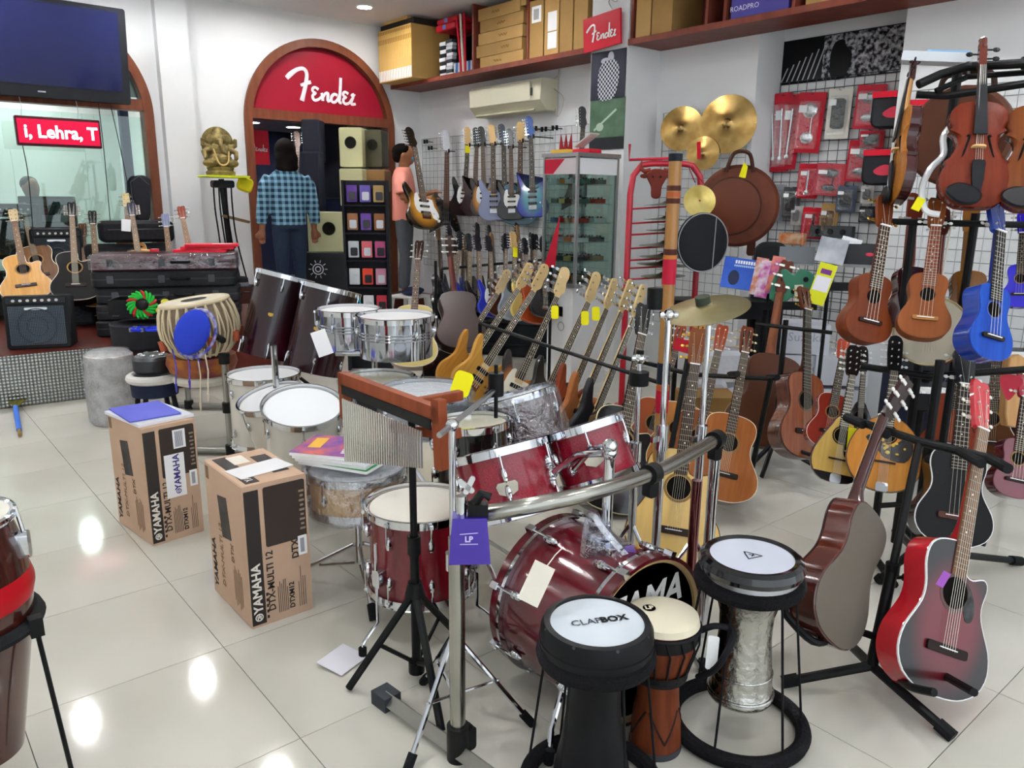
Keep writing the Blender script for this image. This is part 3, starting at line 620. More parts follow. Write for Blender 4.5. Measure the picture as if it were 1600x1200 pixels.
# bass drum: axis along -y
bc = V((1.615, 1.67, .255)); BR, BLn = .245, .335
mb_ = frame(bc, (0, -1, 0), (0, 0, 1))
t = thing('bass_drum', 'large dark red bass drum lying on its side with chrome hardware', 'drum', mb_)
b = MB(); b.lathe([(BR, 0), (BR, BLn), (BR-.008, BLn), (BR-.008, 0)], 64, closed=True); b.build('shell', reddk, t)
for z0, z1, nm in ((-.035, .004, 'rear_hoop'), (BLn-.004, BLn+.035, 'front_hoop')):
    b = MB(); b.lathe([(BR+.003, z0), (BR+.016, z0), (BR+.016, z1), (BR+.003, z1)], 64, closed=True); h = b.build(nm, reddk, t)
    b = MB(); zz = z1 if nm == 'rear_hoop' else z0; b.lathe([(BR+.001, zz-.006), (BR+.018, zz-.006), (BR+.018, zz+.006), (BR+.001, zz+.006)], 64, closed=True); b.build('hoop_trim', chrome, h)
b = MB(); b.lathe([(BR-.006, BLn+.03), (BR+.004, BLn+.036), (BR+.003, BLn+.02), (BR-.010, BLn+.018)], 64, closed=True); b.build('head_ring', M('c6a878', .5), t)
b = MB(); b.lathe([(.0001, BLn+.022), (BR-.006, BLn+.022)], 64); hd = b.build('front_head', M('101012', .25), t)
text('lettering', 'TAMA', white, hd, T(0, 0, BLn+.0235) @ RZ(180) @ RX(-90) @ T(.0, 0, .12), .125, bold=.003, shear=.18)
b = MB(); b.lathe([(.0001, -.02), (BR-.004, -.02)], 64); b.build('batter_head', coated, t)
for i in range(8):
    a = 22.5+45*i
    for z0, s in ((.06, 1), (BLn-.06, -1)):
        b = MB(); b.ball((0, -BR-.012, z0), (.013, .014, .032), 8); b.cyl((0, -BR-.022, z0), (0, -BR-.022, z0-s*.09), .0035, n=6); b.box((0, -BR-.02, z0-s*.085), (.022, .02, .03)); b.build('claw_hook', chrome, t, RZ(a))
b = MB(); b.rbox((0, -BR-.002, BLn*.62), (.09, .03, .12), .015); b.build('tom_mount', chrome, t, RZ(0))
for s in (-1, 1):
    b = MB(); b.tube([(s*BR*.92, BR*.35, BLn*.8), (s*(BR+.06), BR*.75, BLn*.9), (s*(BR+.1), bc.z, BLn*1.0)], .009, 8); sp = b.build('spur', chrome, t); b = MB(); b.cyl((s*(BR+.095), bc.z-.04, BLn), (s*(BR+.101), bc.z, BLn*1.0), .014, n=8); b.build('rubber_foot', rubber, sp)
# paper price card on the drum
b = MB(); b.box((0, 0, 0), (.055, .0015, .105)); o = tag(b.build('price_card', M('ece6d6', .7)), 'cream price card hanging on the bass drum shell', 'tag'); o.matrix_world = frame(at(838, 912, 1.93), CU*.9+CR*.42, camdir(at(838, 912, 1.93)))
b = MB(); p0 = at(855, 884, 1.945); p1 = at(880, 855, 2.0); b.tube([p0, (p0+p1)/2+V((0, 0, .004)), p1], .0016, 5); o.matrix_world  # string
so = b.build('string', M('e8e4da', .7)); so.parent = o; so.matrix_parent_inverse = o.matrix_world.inverted()
# toms on the bass drum
def tilted(label, px, d, D, H_, up, name='rack_tom', **kw):
    p_ = at(px[0], px[1], d); u = V(up).normalized(); f_ = camdir(p_)
    return drum(label, frame(p_-u*H_, u, f_), D, H_, redsh, skin, name=name, badge=(-90, H_*.42, badge), **kw)
def edge_on(px, lean):                                          # axis square to the line of sight, leaning sideways
    r_ = ray(*px).normalized(); u = CU*math.cos(R(lean))-CR*math.sin(R(lean)); return u-r_*u.dot(r_)*.93
tA = tilted('sparkling red rack tom with badge, left of the pair over the bass drum', (779, 705), 2.58, .315, .205, edge_on((779, 705), 14), group='sparkling red rack toms')
tB = tilted('sparkling red rack tom, right and smaller of the pair over the bass drum', (912, 668), 2.66, .262, .185, edge_on((912, 668), 18), group='sparkling red rack toms')
base = bc+V((0, -.2, BR+.02))
t = thing('tom_holder', 'chrome double tom holder rising from the bass drum', 'stand'); 
b = MB(); b.cyl(base, base+V((0, 0, .30)), .016, n=14); b.build('post', chrome, t)
for q, e in ((base+V((0, 0, .27)), at(862, 740, 2.5)), (base+V((0, 0, .29)), at(895, 735, 2.55))):
    b = MB(); b.tube([q, (q+e)/2+V((0, 0, .03)), e], .011, 10); a_ = b.build('arm', chrome, t); b = MB(); b.ball(q, .024, 10); b.ball(e, .02, 10); b.build('ratchet', chrome, a_)
# floor tom
p_ = V((1.40, 2.155, .17)); t = drum('dark red floor tom on three chrome legs', T(*p_), .356, .295, M('5c0a16', .2, kind='wood', c2='7c1420', scale=3, coat=.45), skin, name='floor_tom', cat='drum', nl=8, badge=None)
for i, a in enumerate((190, 310, 70)):
    c_, s_ = math.cos(R(a)), math.sin(R(a)); b = MB(); b.rbox((0, 0, 0), (.035, .03, .06), .008); br = b.build('leg_bracket', chrome, t, RZ(a+90) @ T(0, -.195, .09)); 
    b = MB(); b.tube([(c_*.205, s_*.205, .22), (c_*.205, s_*.205, -.07), (c_*.27, s_*.27, -.12), (c_*.275, s_*.275, -.15)], .0065, 8); l = b.build('leg', chrome, t); b = MB(); b.cyl((c_*.275, s_*.275, -.135), (c_*.276, s_*.276, -.17), .014, n=10); b.build('rubber_foot', rubber, l)
b = MB(); b.box((0, 0, 0), (.13, .11, .0015)); o = tag(b.build('paper_sheet', M('eceaf2', .7)), 'crumpled white paper card on the floor by the tom leg', 'paper'); o.matrix_world = T(*fl(535, 1030, .012)) @ RZ(20) @ RX(6)
# black concert tom behind the kit
p_ = at(740, 662, 2.95)
drum('black tom with clear head behind the red toms', T(p_.x, p_.y, p_.z-.26) @ RX(-4), .275, .26, M('121214', .15, coat=.6), M('cfccb8', .15, kind='mottle', c2='a9a792', scale=2), name='tom_drum', nl=6)
b = MB(); 
t = tubing('tom_stand', 'chrome stand holding the black tom', 'stand', [('post', [(p_.x+.02, p_.y+.02, 0.02), (p_.x+.02, p_.y+.02, p_.z-.28)], .013, chrome)]); 
for a in (20, 140, 260): b = MB(); b.cyl((p_.x+.02, p_.y+.02, .22), (p_.x+.02+.28*math.cos(R(a)), p_.y+.02+.28*math.sin(R(a)), .012), .009, n=8); b.build('leg', chrome, t)
# drums in plastic film
film = M('f4f6fa', .12, kind='film', scale=22, alpha=.26)
def wrapped(label, px, d, D, H_, shellc, up=(0, 0, 1), bulge=1.08, tagp=None, z0=None):
    p_ = at(px[0], px[1], d); u = V(up).normalized(); m = frame(p_-u*H_, u, camdir(p_)); t = drum(label, m, D, H_, M(shellc, .3, coat=.3), M('dcdedd', .5), name='wrapped_drum', group='drums in plastic film', nl=6)
    r = D/2*bulge+.012; b = MB(); rr = random.Random(int(px[0])); pr = []
    for i in range(9): z = -.02+(H_+.045)*i/8; pr.append((r*(1+rr.uniform(-.02, .02))*(.9 if i in (0, 8) else 1), z))
    b.lathe([(.0001, -.02)]+pr+[(.0001, H_+.03)], 40); o = b.build('plastic_film', film, t, ang=60)
    return t
wrapped('white-headed snare wrapped in clear film behind the bar chimes', (665, 612), 3.35, .37, .15, '8f9296')
wrapped('dark floor tom wrapped in clear film beside the black tom', (800, 622), 3.3, .36, .32, '4a2428', up=CU*.9-CR*.3+V((0, 0, .2)))
b = MB(); b.rbox((0, 0, 0), (.075, .001, .10), .02); o = tag(b.build('price_tag', yellow), 'yellow paper tag on the film-wrapped drums', 'tag'); o.matrix_world = frame(at(722, 600, 3.05), CU*.9+CR*.3, camdir(at(722, 600, 3.05)))
for px, d, D, H_, lab in (((590, 592), 3.7, .33, .2, 'dark snare with clear head behind the wooden chime frame'),): 
    p_ = at(*px, d); drum(lab, T(p_.x, p_.y, p_.z-H_), D, H_, M('2a2b2e', .2, coat=.4), M('a8a593', .2), name='snare_drum', nl=8, bothlugs=False)
# snare drum in maple with film, on a stand, books on top
p_ = at(556, 728, 3.0); zt = p_.z
t = drum('maple snare drum wrapped in clear film under the music books', T(p_.x, p_.y, zt-.15), .355, .14, M('c99b62', .3, kind='wood', c2='d8ad74', scale=3, coat=.4), coated, name='snare_drum', nl=8, bothlugs=False)
b = MB(); b.lathe([(.185, -.03), (.2, .0), (.21, .07), (.205, .14), (.2, .175), (.12, .18), (.0001, .178)], 40); b.build('plastic_film', film, t)
b = MB(); b.rbox((0, 0, 0), (.06, .001, .028), .013); b.build('badge', M('4a3a2a', .3, .5), t, RZ(-78+90) @ T(0, -.18, .085))
st = thing('snare_stand', 'chrome tripod snare stand with black rubber feet', 'stand', T(p_.x, p_.y, 0)); h = zt-.19
b = MB(); b.cyl((0, 0, .1), (0, 0, h-.03), .014, n=12); b.build('post', chrome, st)
for a in (250, 10, 130):
    c_, s_ = math.cos(R(a)), math.sin(R(a)); b = MB(); b.tube([(c_*.02, s_*.02, h*.55), (c_*.28, s_*.28, .02)], .009, 8); b.tube([(c_*.02, s_*.02, h*.3), (c_*.17, s_*.17, h*.22)], .006, 6); l = b.build('leg', chrome, st); b = MB(); b.cyl((c_*.25, s_*.25, .045), (c_*.295, s_*.295, .006), .016, n=10); b.build('rubber_foot', rubber, l)
    b = MB(); b.tube([(0, 0, h-.05), (c_*.17, s_*.17, h-.01), (c_*.18, s_*.18, h+.03)], .007, 8); b.build('basket_arm', chrome, st)
for i, (c_, lb) in enumerate((('2a8a4a', 'green music book at the bottom of the snare drum pile'), ('d8dbe2', 'grey music book in the middle of the snare drum pile'), ('e9e4ee', 'white music book in the snare drum pile'), ('7a4fb0', 'purple keyboard music book on top of the snare drum pile'))):
    b = MB(); b.rbox((0, 0, 0), (.225, .012, .30), .003, RX(90)); o = tag(b.build('music_book', M('f0efec', .6)), lb, 'book', 'music books on the snare'); o.matrix_world = T(p_.x-.035-.006*i, p_.y-.01+.012*i, zt+.040+.0125*i) @ RZ(28+3*i)
    b = MB(); b.rbox((0, 0, 0), (.227, .0015, .302), .003, RX(90)); cv = b.build('cover', M(c_, .35) if i < 3 else M('5a3aa6', .3, kind='mottle', c2='d86a5a', scale=9), o, T(0, 0, .0068))
    if i == 3:
        b = MB()
        for k in range(9): b.box((-.085+.02*k, -.06, .0012), (.014, .07, .001), RZ(12))
        b.build('piano_keys', white, cv); b = MB(); b.box((.03, .09, .0012), (.12, .05, .001), RZ(8)); b.build('title', M('e8b83a', .4), cv)
# white toms
wsh = M('dcd9cc', .25, coat=.5)
for px, d, D, H_, lab, tl in (((412, 586), 4.15, .36, .36, 'white tom with chrome hoops, rearmost of the white cluster', (0, 0, 1)), ((424, 622), 3.75, .30, .30, 'white tom tilted towards the post, middle of the white cluster', (-.28, -.05, 1)), ((473, 636), 3.4, .325, .36, 'white tom with bright head, front of the white cluster', (-.12, -.3, 1))):
    p_ = at(*px, d); u = V(tl).normalized(); drum(lab, frame(p_-u*H_, u, camdir(p_)), D, H_, wsh, M('eef0f2', .4) if d < 3.5 else M('d9dadb', .45), name='white_tom', group='white toms', nl=6)
t = tubing('tom_stand', 'chrome stand holding the white toms', 'stand', [('post', [(1.52, 3.62, .02), (1.52, 3.62, .8)], .016, chrome), ('leg', [(1.52, 3.62, .25), (1.25, 3.45, .015)], .01, chrome), ('leg', [(1.52, 3.62, .25), (1.78, 3.45, .015)], .01, chrome), ('leg', [(1.52, 3.62, .25), (1.55, 3.93, .015)], .01, chrome)])
# chrome timbales
mir = M('b9bcc2', .07, 1)
for px, d, D, lab in (((545, 482), 4.15, .315, 'chrome timbale, left and smaller of the pair'), ((618, 492), 3.95, .37, 'chrome timbale, right and larger of the pair')):
    p_ = at(*px, d); t = drum(lab, T(p_.x, p_.y, p_.z-.21) @ RX(0), D, .20, mir, coated, name='timbale', group='chrome timbales', nl=6, bottom=False, bothlugs=False)
    b = MB()
    for z in (.10, .115, .13): b.torus((0, 0, z), D/2+.001, .004, 48, 6)
    b.build('shell_bead', mir, t)
a_ = at(585, 560, 4.05); t = thing('timbale_stand', 'chrome tripod stand carrying the two timbales', 'stand', T(a_.x, a_.y, 0))
b = MB(); b.cyl((0, 0, .1), (0, 0, .72), .016, n=12); b.build('post', chrome, t); b = MB(); b.tube([CR*-.2+V((0, 0, .72)), CR*.22+V((0, 0, .72))], .013, 10); b.build('cross_bar', chrome, t); b = MB(); b.ball((0, 0, .72), .035, 10); b.build('clamp', chrome, t)
for a in (60, 180, 300): b = MB(); b.tube([(0, 0, .4), (.3*math.cos(R(a)), .3*math.sin(R(a)), .015)], .011, 8); b.build('leg', chrome, t)
b = MB(); b.box((0, 0, 0), (.075, .0015, .13)); o = tag(b.build('price_card', paper), 'white price card hanging on the dark red concert toms', 'tag'); o.matrix_world = frame(at(503, 536, 3.9), CU*.95-CR*.35, camdir(at(503, 536, 3.9)))
# dark red concert toms
wine = M('180309', .2, kind='mottle', c2='300614', scale=3, coat=.3)
for px, d, lab in (((445, 432), 4.75, 'tall wine red concert tom, left of the tilted pair'), ((517, 452), 4.6, 'tall wine red concert tom, right of the tilted pair')):
    p_ = at(*px, d); u = CU*math.cos(R(-13))-CR*math.sin(R(-13)); r_ = ray(*px).normalized(); u = (u-r_*u.dot(r_)*.9).normalized()
    drum(lab, frame(p_-u*.5, u, camdir(p_)), .335, .50, wine, coated, name='concert_tom', group='wine red concert toms', nl=6, badge=(-100, .26, gold, .45), bottom=False)
q = fl(455, 640); t = tubing('tom_stand', 'black stand under the wine red concert toms', 'stand', [('post', [(q.x, q.y, .02), (q.x, q.y, .62)], .018, black), ('leg', [(q.x, q.y, .3), (q.x-.3, q.y-.1, .015)], .012, black), ('leg', [(q.x, q.y, .3), (q.x+.28, q.y-.2, .015)], .012, black), ('leg', [(q.x, q.y, .3), (q.x+.05, q.y+.33, .015)], .012, black)])

# ---- chrome drum rack: curved bar, posts, clamps
P1, P2 = V((1.09, 1.51, 0)), V((2.33, 1.60, 0)); zb = .735; zb2 = .63
ss = M('a3a199', .22, 1)
t = thing('drum_rack', 'chrome drum rack with curved front bar and upright posts', 'rack')
b = MB(); b.cyl(P1+V((0, 0, .06)), P1+V((0, 0, .66)), .0215, n=24); b.build('post', ss, t)
b = MB(); b.cyl(P1+V((0, 0, 0)), P1+V((0, 0, .105)), .031, n=20); b.rbox((P1.x+.03, P1.y-.01, .06), (.03, .03, .07), .01); b.build('post_clamp', black, t)
d_ = (V((1.06, 1.82, 0))-P1).normalized(); b = MB(); e0 = P1+d_*.33+V((0, 0, .022)); e1 = P1-d_*.30+V((0, 0, .022)); b.tube([e0, e1], .026, 4); b.build('foot_bar', M('8e8d86', .35, .8), t)
for e in (e0, e1): b = MB(); b.box((0, 0, 0), (.06, .07, .045)); b.build('end_cap', M('3a3d42', .7), t, T(e.x, e.y, .0235) @ RZ(math.degrees(math.atan2(d_.y, d_.x))+90))
cur = [at(752, 803, 1.97), at(830, 790, 1.97), at(930, 768, 2.07), at(1030, 735, 2.3), at(1125, 683, 2.62)]
cur = [V(p_) for p_ in spline([tuple(p_) for p_ in cur], 8, False)]
b = MB(); b.tube(cur, .0215, 20); b.build('curved_bar', ss, t)
for i, k in enumerate((23, 31)):
    b = MB(); q = cur[k]; tn = (cur[min(k+1, len(cur)-1)]-cur[max(k-1, 0)]).normalized(); b.cyl(q-tn*.02, q+tn*.02, .031, n=16); b.rbox((q.x, q.y, q.z-.045), (.04, .03, .05), .01); b.build('bar_clamp', black, t)
e = cur[-1]; b = MB(); b.cyl((e.x-.02, e.y, .0), (e.x-.02, e.y, e.z+.02), .019, n=18); b.build('post', chrome, t)
e2 = fl(1005, 880); b = MB(); b.cyl((e.x-.14, e.y-.02, 0), (e.x-.14, e.y-.02, .62), .017, n=16); b.build('post', M('8b5a58', .15, 1), t)
# cowbell with its clamp
q = at(734, 872, 1.93); t = thing('cowbell', 'purple cowbell clamped to the drum rack', 'cowbell', frame(q, (0, 0, 1), camdir(q)))
out_b, out_t = [(-.051, -.036), (.051, -.036), (.051, .036), (-.051, .036)], [(-.042, -.024), (.042, -.024), (.042, .024), (-.042, .024)]
b = MB(); b.add([(x, y, 0) for x, y in out_b]+[(x, y, .115) for x, y in out_t]+[(x*.94, y*.9, 0) for x, y in out_b]+[(x*.9, y*.85, .10) for x, y in out_t], [(0, 1, 5, 4), (1, 2, 6, 5), (2, 3, 7, 6), (3, 0, 4, 7), (4, 5, 6, 7), (8, 12, 13, 9), (9, 13, 14, 10), (10, 14, 15, 11), (11, 15, 12, 8), (12, 15, 14, 13), (0, 8, 9, 1), (1, 9, 10, 2), (2, 10, 11, 3), (3, 11, 8, 0)]); b.build('bell', M('3a1c96', .22, .3, coat=.4), t)
text('lettering', 'LP', M('cfc4ee', .4), t, T(-.002, -.0315, .064) @ RX(-6), .02, bold=.0006); b = MB(); b.tube([(-.024, -.0300, .077), (.02, -.0298, .080)], .0012, 4); b.tube([(-.024, -.0322, .052), (.02, -.0322, .052)], .0012, 4); b.build('logo_line', M('cfc4ee', .4), t)
b = MB(); b.cyl((-.02, 0, .115), (-.02, 0, .165), .013, n=12); b.build('clamp_post', chrome, t)
b = MB(); b.tube([(.0, 0, .13), (.03, 0, .17), (.05, .0, .16)], .012, 8); b.box((.02, 0, .13), (.05, .03, .03)); b.build('clamp', black, t)
for a, x in ((25, -.01), (-50, .01)): b = MB(); b.rbox((x, 0, .19), (.014, .006, .05), .006, T(0, 0, 0)); b.build('wing_screw', chrome, t, T(0, 0, .17) @ RY(a) @ T(0, 0, -.17))
# boom stand left of the rack bar, and hi-hat style stand in front of the bass drum
g0 = P1+V((.075, .12, 0))
t = thing('cymbal_stand', 'chrome double-braced cymbal stand between floor tom and bass drum', 'stand')
b = MB(); b.cyl((g0.x, g0.y, .08), (g0.x, g0.y, .52), .014, n=14); b.cyl((g0.x, g0.y, .5), (g0.x, g0.y, .92), .010, n=12); b.build('tube', chrome, t)
b = MB(); b.cyl((g0.x, g0.y, .50), (g0.x, g0.y, .55), .022, n=12); b.build('collar', chrome, t)
e = at(775, 608, 2.35); q = V((g0.x, g0.y, .92)); b = MB(); b.tube([q-(e-q)*.25, q, e], .008, 8); b.build('boom_arm', steel, t); b = MB(); b.ball(q, .019, 10); b.build('tilter', chrome, t)
b = MB(); b.cyl(e-V((0, 0, .02)), e+V((0, 0, .05)), .024, n=12); b.build('felt', black, t); b = MB(); b.cyl(e-V((0, 0, .09)), e+V((0, 0, .075)), .006, n=8); b.build('rod', black, t)
for a in (80, 200, 320):
    c_, s_ = math.cos(R(a)), math.sin(R(a)); b = MB(); b.tube([(g0.x, g0.y, .30), (g0.x+c_*.22, g0.y+s_*.22, .015)], .008, 8); b.tube([(g0.x, g0.y, .10), (g0.x+c_*.13, g0.y+s_*.13, .15)], .005, 6); l = b.build('leg', chrome, t); b = MB(); b.cyl((g0.x+c_*.2, g0.y+s_*.2, .04), (g0.x+c_*.23, g0.y+s_*.23, .004), .014, n=8); b.build('rubber_foot', rubber, l)
# tall cymbal stands at the far end of the bar
g1 = V((2.03, 1.71, 0)); g2 = V((2.24, 1.66, 0))
for nm, g, top, lab in (('stand_a', g1, at(1045, 492, 2.62), 'slim chrome stand rising in front of the bamboo pole'), ('stand_b', g2, at(1108, 500, 2.68), 'chrome cymbal stand under the tilted bronze cymbal'), ('stand_c', V((1.96, 1.98, 0)), at(1000, 560, 2.85), 'thin chrome hi-hat stand left of the bamboo pole')):
    g = V((top.x, top.y, 0)); t = thing('cymbal_stand', lab, 'stand'); b = MB(); b.cyl((g.x, g.y, .02), (g.x, g.y, top.z*.62), .016, n=14); b.cyl((g.x, g.y, top.z*.6), top, .0105, n=12); b.build('tube', chrome, t)
    b = MB(); b.cyl((g.x, g.y, top.z*.58), (g.x, g.y, top.z*.66), .022, n=12); b.box((g.x-.03, g.y, top.z*.62), (.05, .012, .02)); b.build('collar', chrome, t)
    b = MB(); b.ball(top, .022, 10); b.cyl(top-CR*.03, top+CR*.03, .012, n=10); b.build('tilter', chrome, t)
    if nm == 'stand_a': b = MB(); b.cyl(top+CR*-.05+V((0, 0, .02)), top+CR*-.05+V((0, 0, .09)), .026, n=14); b.build('felt', black, t)
    if nm == 'stand_c': b = MB(); b.cyl(top+V((0, 0, -.10)), top+V((0, 0, -.05)), .036, n=14); b.cyl(top+V((0, 0, -.01)), top+V((0, 0, .03)), .014, n=10); b.build('felt', black, t)
    for a in (30, 150, 270): b = MB(); b.tube([(g.x, g.y, .3), (g.x+.2*math.cos(R(a)), g.y+.2*math.sin(R(a)), .015)], .009, 8); b.build('leg', chrome, t)
c_ = at(1103, 484, 2.68); cymbal('bronze cymbal tilted on a chrome stand beside the bamboo pole', frame(c_, V((0, 0, 1))-CR*.24-V((CF.x, CF.y, 0))*.16, camdir(c_)), .30, '9c9472', '8a8058', rough=.42)
b = MB(); b.cyl((0, 0, 0), (0, 0, .03), .026, n=12); o = tag(b.build('felt_cap', M('3c4238', .8)), 'dark felt cap on the tilted bronze cymbal', 'felt'); o.matrix_world = frame(at(1099, 476, 2.68), V((0, 0, 1))-CR*.24-V((CF.x, CF.y, 0))*.16, (0, -1, 0))
# bar chimes
A_, B_ = fl(537, 592, .93), fl(686, 648, .93); ax = (B_-A_); Lc = ax.length; m = frame((A_+B_)/2, (0, 0, 1), (ax.cross(V((0, 0, 1)))).normalized())
t = thing('bar_chimes', 'wooden framed bar chimes with a row of silver tubes', 'chimes', m); cw = M('7d3a1e', .45, kind='wood', c2='8d4628', scale=4)
b = MB(); b.rbox((0, 0, 0), (Lc+.03, .028, .045), .004); b.build('beam', cw, t)
b = MB(); b.rbox((Lc/2, .0, -.075), (.036, .028, .20), .004, RY(-4)); b.build('end_post', cw, t); b = MB(); b.rbox((-Lc/2+.005, 0, -.06), (.03, .028, .15), .004); b.build('end_post', cw, t); b = MB(); b.rbox((Lc*.28, .06, -.12), (.22, .02, .03), .003, RY(-12)); b.build('brace', cw, t)
b = MB(); b.rbox((.10, .10, -.01), (.03, .20, .03), .004); b.build('back_brace', cw, t)
b = MB(); b.box((0, -.017, -.03), (Lc*.94, .004, .03)); b.build('cord_strip', black, t)
for i in range(34):
    u_ = i/33; L_ = .215-.105*u_; x = -Lc/2+.035+(Lc-.09)*u_; shared('chime', 'chime_bar', M('c9c7c0', .22, 1), lambda q: q.cyl((0, 0, 0), (0, 0, -1), .0036, n=8), t, T(x, -.024, -.055) @ S(1, 1, L_))
pb = V((1.20, 1.885, 0)); t = thing('tripod_stand', 'black tripod stand under the bar chimes', 'stand')
b = MB(); b.cyl((pb.x, pb.y, .03), (pb.x, pb.y, .5), .0145, n=14); b.cyl((pb.x, pb.y, .45), (pb.x, pb.y, .90), .011, n=12); b.build('pole', black, t)
b = MB(); b.cyl((pb.x, pb.y, .44), (pb.x, pb.y, .50), .021, n=14); b.build('collar', black, t); b = MB(); b.cyl((pb.x, pb.y, .30), (pb.x, pb.y, .345), .033, .022, n=14); b.cyl((pb.x, pb.y, .03), (pb.x, pb.y, .07), .026, n=12); b.build('hub', black, t)
for f_ in (fl(545, 1075, .01), fl(690, 1142, .01), V((pb.x+.25, pb.y+.12, .01))):
    b = MB(); b.tube([(pb.x, pb.y, .315), f_], .0125, 8); l = b.build('leg', black, t); b = MB(); mid = V((pb.x, pb.y, .315)).lerp(f_, .55); b.tube([mid, (pb.x, pb.y, .06)], .007, 6); b.build('brace', black, l)
# ---- hand drums in front
def ringstand(label, c, z, Rr, Rb, zb_=.022):
    t = thing('drum_stand', label, 'stand', T(c[0], c[1], 0)); foam = M('101013', .95, bump=.6, scale=30)
    b = MB(); b.torus((0, 0, z), Rr, .026, 40, 10); b.build('top_ring', foam, t); b = MB(); b.torus((0, 0, zb_), Rb, .022, 48, 10); b.build('floor_ring', foam, t)
    for i in range(6): a = R(60*i+15); c_, s_ = math.cos(a), math.sin(a); b = MB(); b.cyl((c_*Rr, s_*Rr, z), (c_*Rb, s_*Rb, zb_), .0035, n=6); b.build('rod', matt, t)
    return t
c = at(933, 970, 1.93); zc = c.z
ringstand('black foam-ring stand holding the matt black darbuka', (c.x, c.y), zc-.085, .125, .17)
t = thing('darbuka', 'matt black darbuka with white head in front of the bass drum', 'drum', T(c.x, c.y, zc-.44)); h = .44; mk = M('0d0e11', .42)
b = MB(); b.lathe([(.10, 0), (.098, .02), (.082, .1), (.068, .2), (.066, .27), (.085, .315), (.112, .345), (.122, .37)], 56); b.build('body', mk, t)
b = MB(); b.lathe([(.122, .36), (.140, .372), (.143, .392), (.140, .425), (.132, h), (.118, h+.002), (.116, h-.004), (.12, .36)], 56, closed=True); rm = b.build('rim', mk, t)
b = MB(); b.lathe([(.1435, .394), (.1437, .398), (.141, .398), (.141, .394)], 56, closed=True); b.build('seam', matt, rm)
for i in range(8): a = R(45*i+20); b = MB(); b.cyl((.131*math.cos(a), .131*math.sin(a), h-.006), (.1345*math.cos(a), .1345*math.sin(a), h-.003), .004, n=8); b.build('bolt', M('35363a', .4, .5), rm)
b = MB(); b.lathe([(.0001, h-.001), (.1165, h-.003)], 56); hd = b.build('head', M('dfe7ee', .12), t)
# lettering runs along the photograph's slope: turn with the head
mm = T(0, 0, h+.0005) @ RZ(-40+14) @ RX(-90); text('lettering', 'CLAP', M('3f434a', .5), hd, mm @ T(-.028, 0, 0), .034, depth=.0003); text('lettering', 'BOX', M('15161a', .5), hd, mm @ T(.044, 0, 0), .034, depth=.0003, bold=.0012)
c = at(1175, 866, 2.16); zc = c.z; q = fl(1165, 1108)
ringstand('black foam-ring stand holding the engraved silver darbuka', (c.x+.005, c.y+.005), zc-.078, .128, .185)
t = thing('darbuka', 'engraved silver darbuka with black rim and white head', 'drum', T(c.x, c.y, zc-.44)); sil = M('b5b4ae', .22, 1, bump=.5, scale=14)
b = MB(); b.lathe([(.090, 0), (.093, .006), (.093, .018), (.088, .026), (.085, .06), (.078, .14), (.073, .2), (.075, .26), (.088, .31), (.112, .345), (.122, .385)], 56); b.build('body', sil, t)
b = MB(); b.torus((0, 0, .022), .091, .004, 48, 6); b.torus((0, 0, .085), .084, .003, 48, 6); b.build('engraved_band', sil, t)
b = MB(); b.lathe([(.124, .378), (.133, .383), (.131, .398), (.122, .398)], 56, closed=True); b.build('silver_collar', M('a7a9ac', .3, 1), t)
b = MB(); b.lathe([(.128, .395), (.142, .402), (.146, .416), (.140, .433), (.128, h+.001), (.114, h-.002), (.113, h-.008), (.12, .395)], 56, closed=True); b.build('rim', gloss, t)
b = MB(); b.lathe([(.0001, h-.003), (.114, h-.005)], 56); hd = b.build('head', M('d6dae8', .16), t)
b = MB(); tri = [(.026, -.010), (-.020, -.020), (-.012, .024)]; 
for i in range(3): b.tube([(tri[i][0], tri[i][1], 0), (tri[(i+1) % 3][0], tri[(i+1) % 3][1], 0)], .0017, 5)
b.tube([(-.007, .005, 0), (.006, -.0065, 0)], .0017, 5); b.tube([(-.004, -.008, 0), (.006, .004, 0)], .0017, 5); b.build('emblem', black, hd, T(0, 0, h-.002) @ RZ(-30) @ S(1, 1, .3))
c = fl(1023, 1163); t = thing('djembe', 'small djembe with carved red-brown base and cream head', 'drum', T(c.x, c.y, 0)); dj = M('5a2814', .5, kind='wood', c2='74391e', scale=6, bump=.15); H_ = .415
b = MB(); b.lathe([(.072, 0), (.073, .01), (.068, .08), (.060, .15), (.056, .21), (.062, .225), (.085, .29), (.097, .35), (.099, H_-.012)], 48); b.build('shell', dj, t)
b = MB(); b.lathe([(.0735, .0), (.0745, .008), (.0735, .02), (.071, .02)], 48, closed=True); b.build('foot_ring', M('3a3c40', .7), t)
b = MB(); b.lathe([(.099, .345), (.1005, .35), (.102, .385), (.1, .385)], 48, closed=True); b.lathe([(.075, .235), (.08, .25), (.083, .262), (.06, .235)], 48, closed=True); b.build('painted_band', black, t)
b = MB(); b.lathe([(.0001, H_+.004), (.085, H_+.003), (.098, H_-.004), (.102, H_-.022), (.100, H_-.022), (.09, H_-.01)], 48); hd = b.build('head', M('e3dac0', .5, kind='mottle', c2='ece5d0', scale=3), t)
b = MB(); b.lathe([(.0001, 0), (.018, 0)], 24); em = b.build('emblem', black, hd, T(-.015, .035, H_+.0052)); text('lettering', 'LP', M('e6dcc0', .5), em, T(0, 0, .0006) @ RZ(-35) @ RX(-90), .024, depth=.0003, bold=.001)
cord = M('16161a', .8); b = MB(); b.torus((0, 0, H_-.03), .104, .005, 48, 8); b.build('rope_ring', cord, t); b = MB(); b.torus((0, 0, .233), .071, .007, 40, 8); b.build('rope_ring', cord, t)
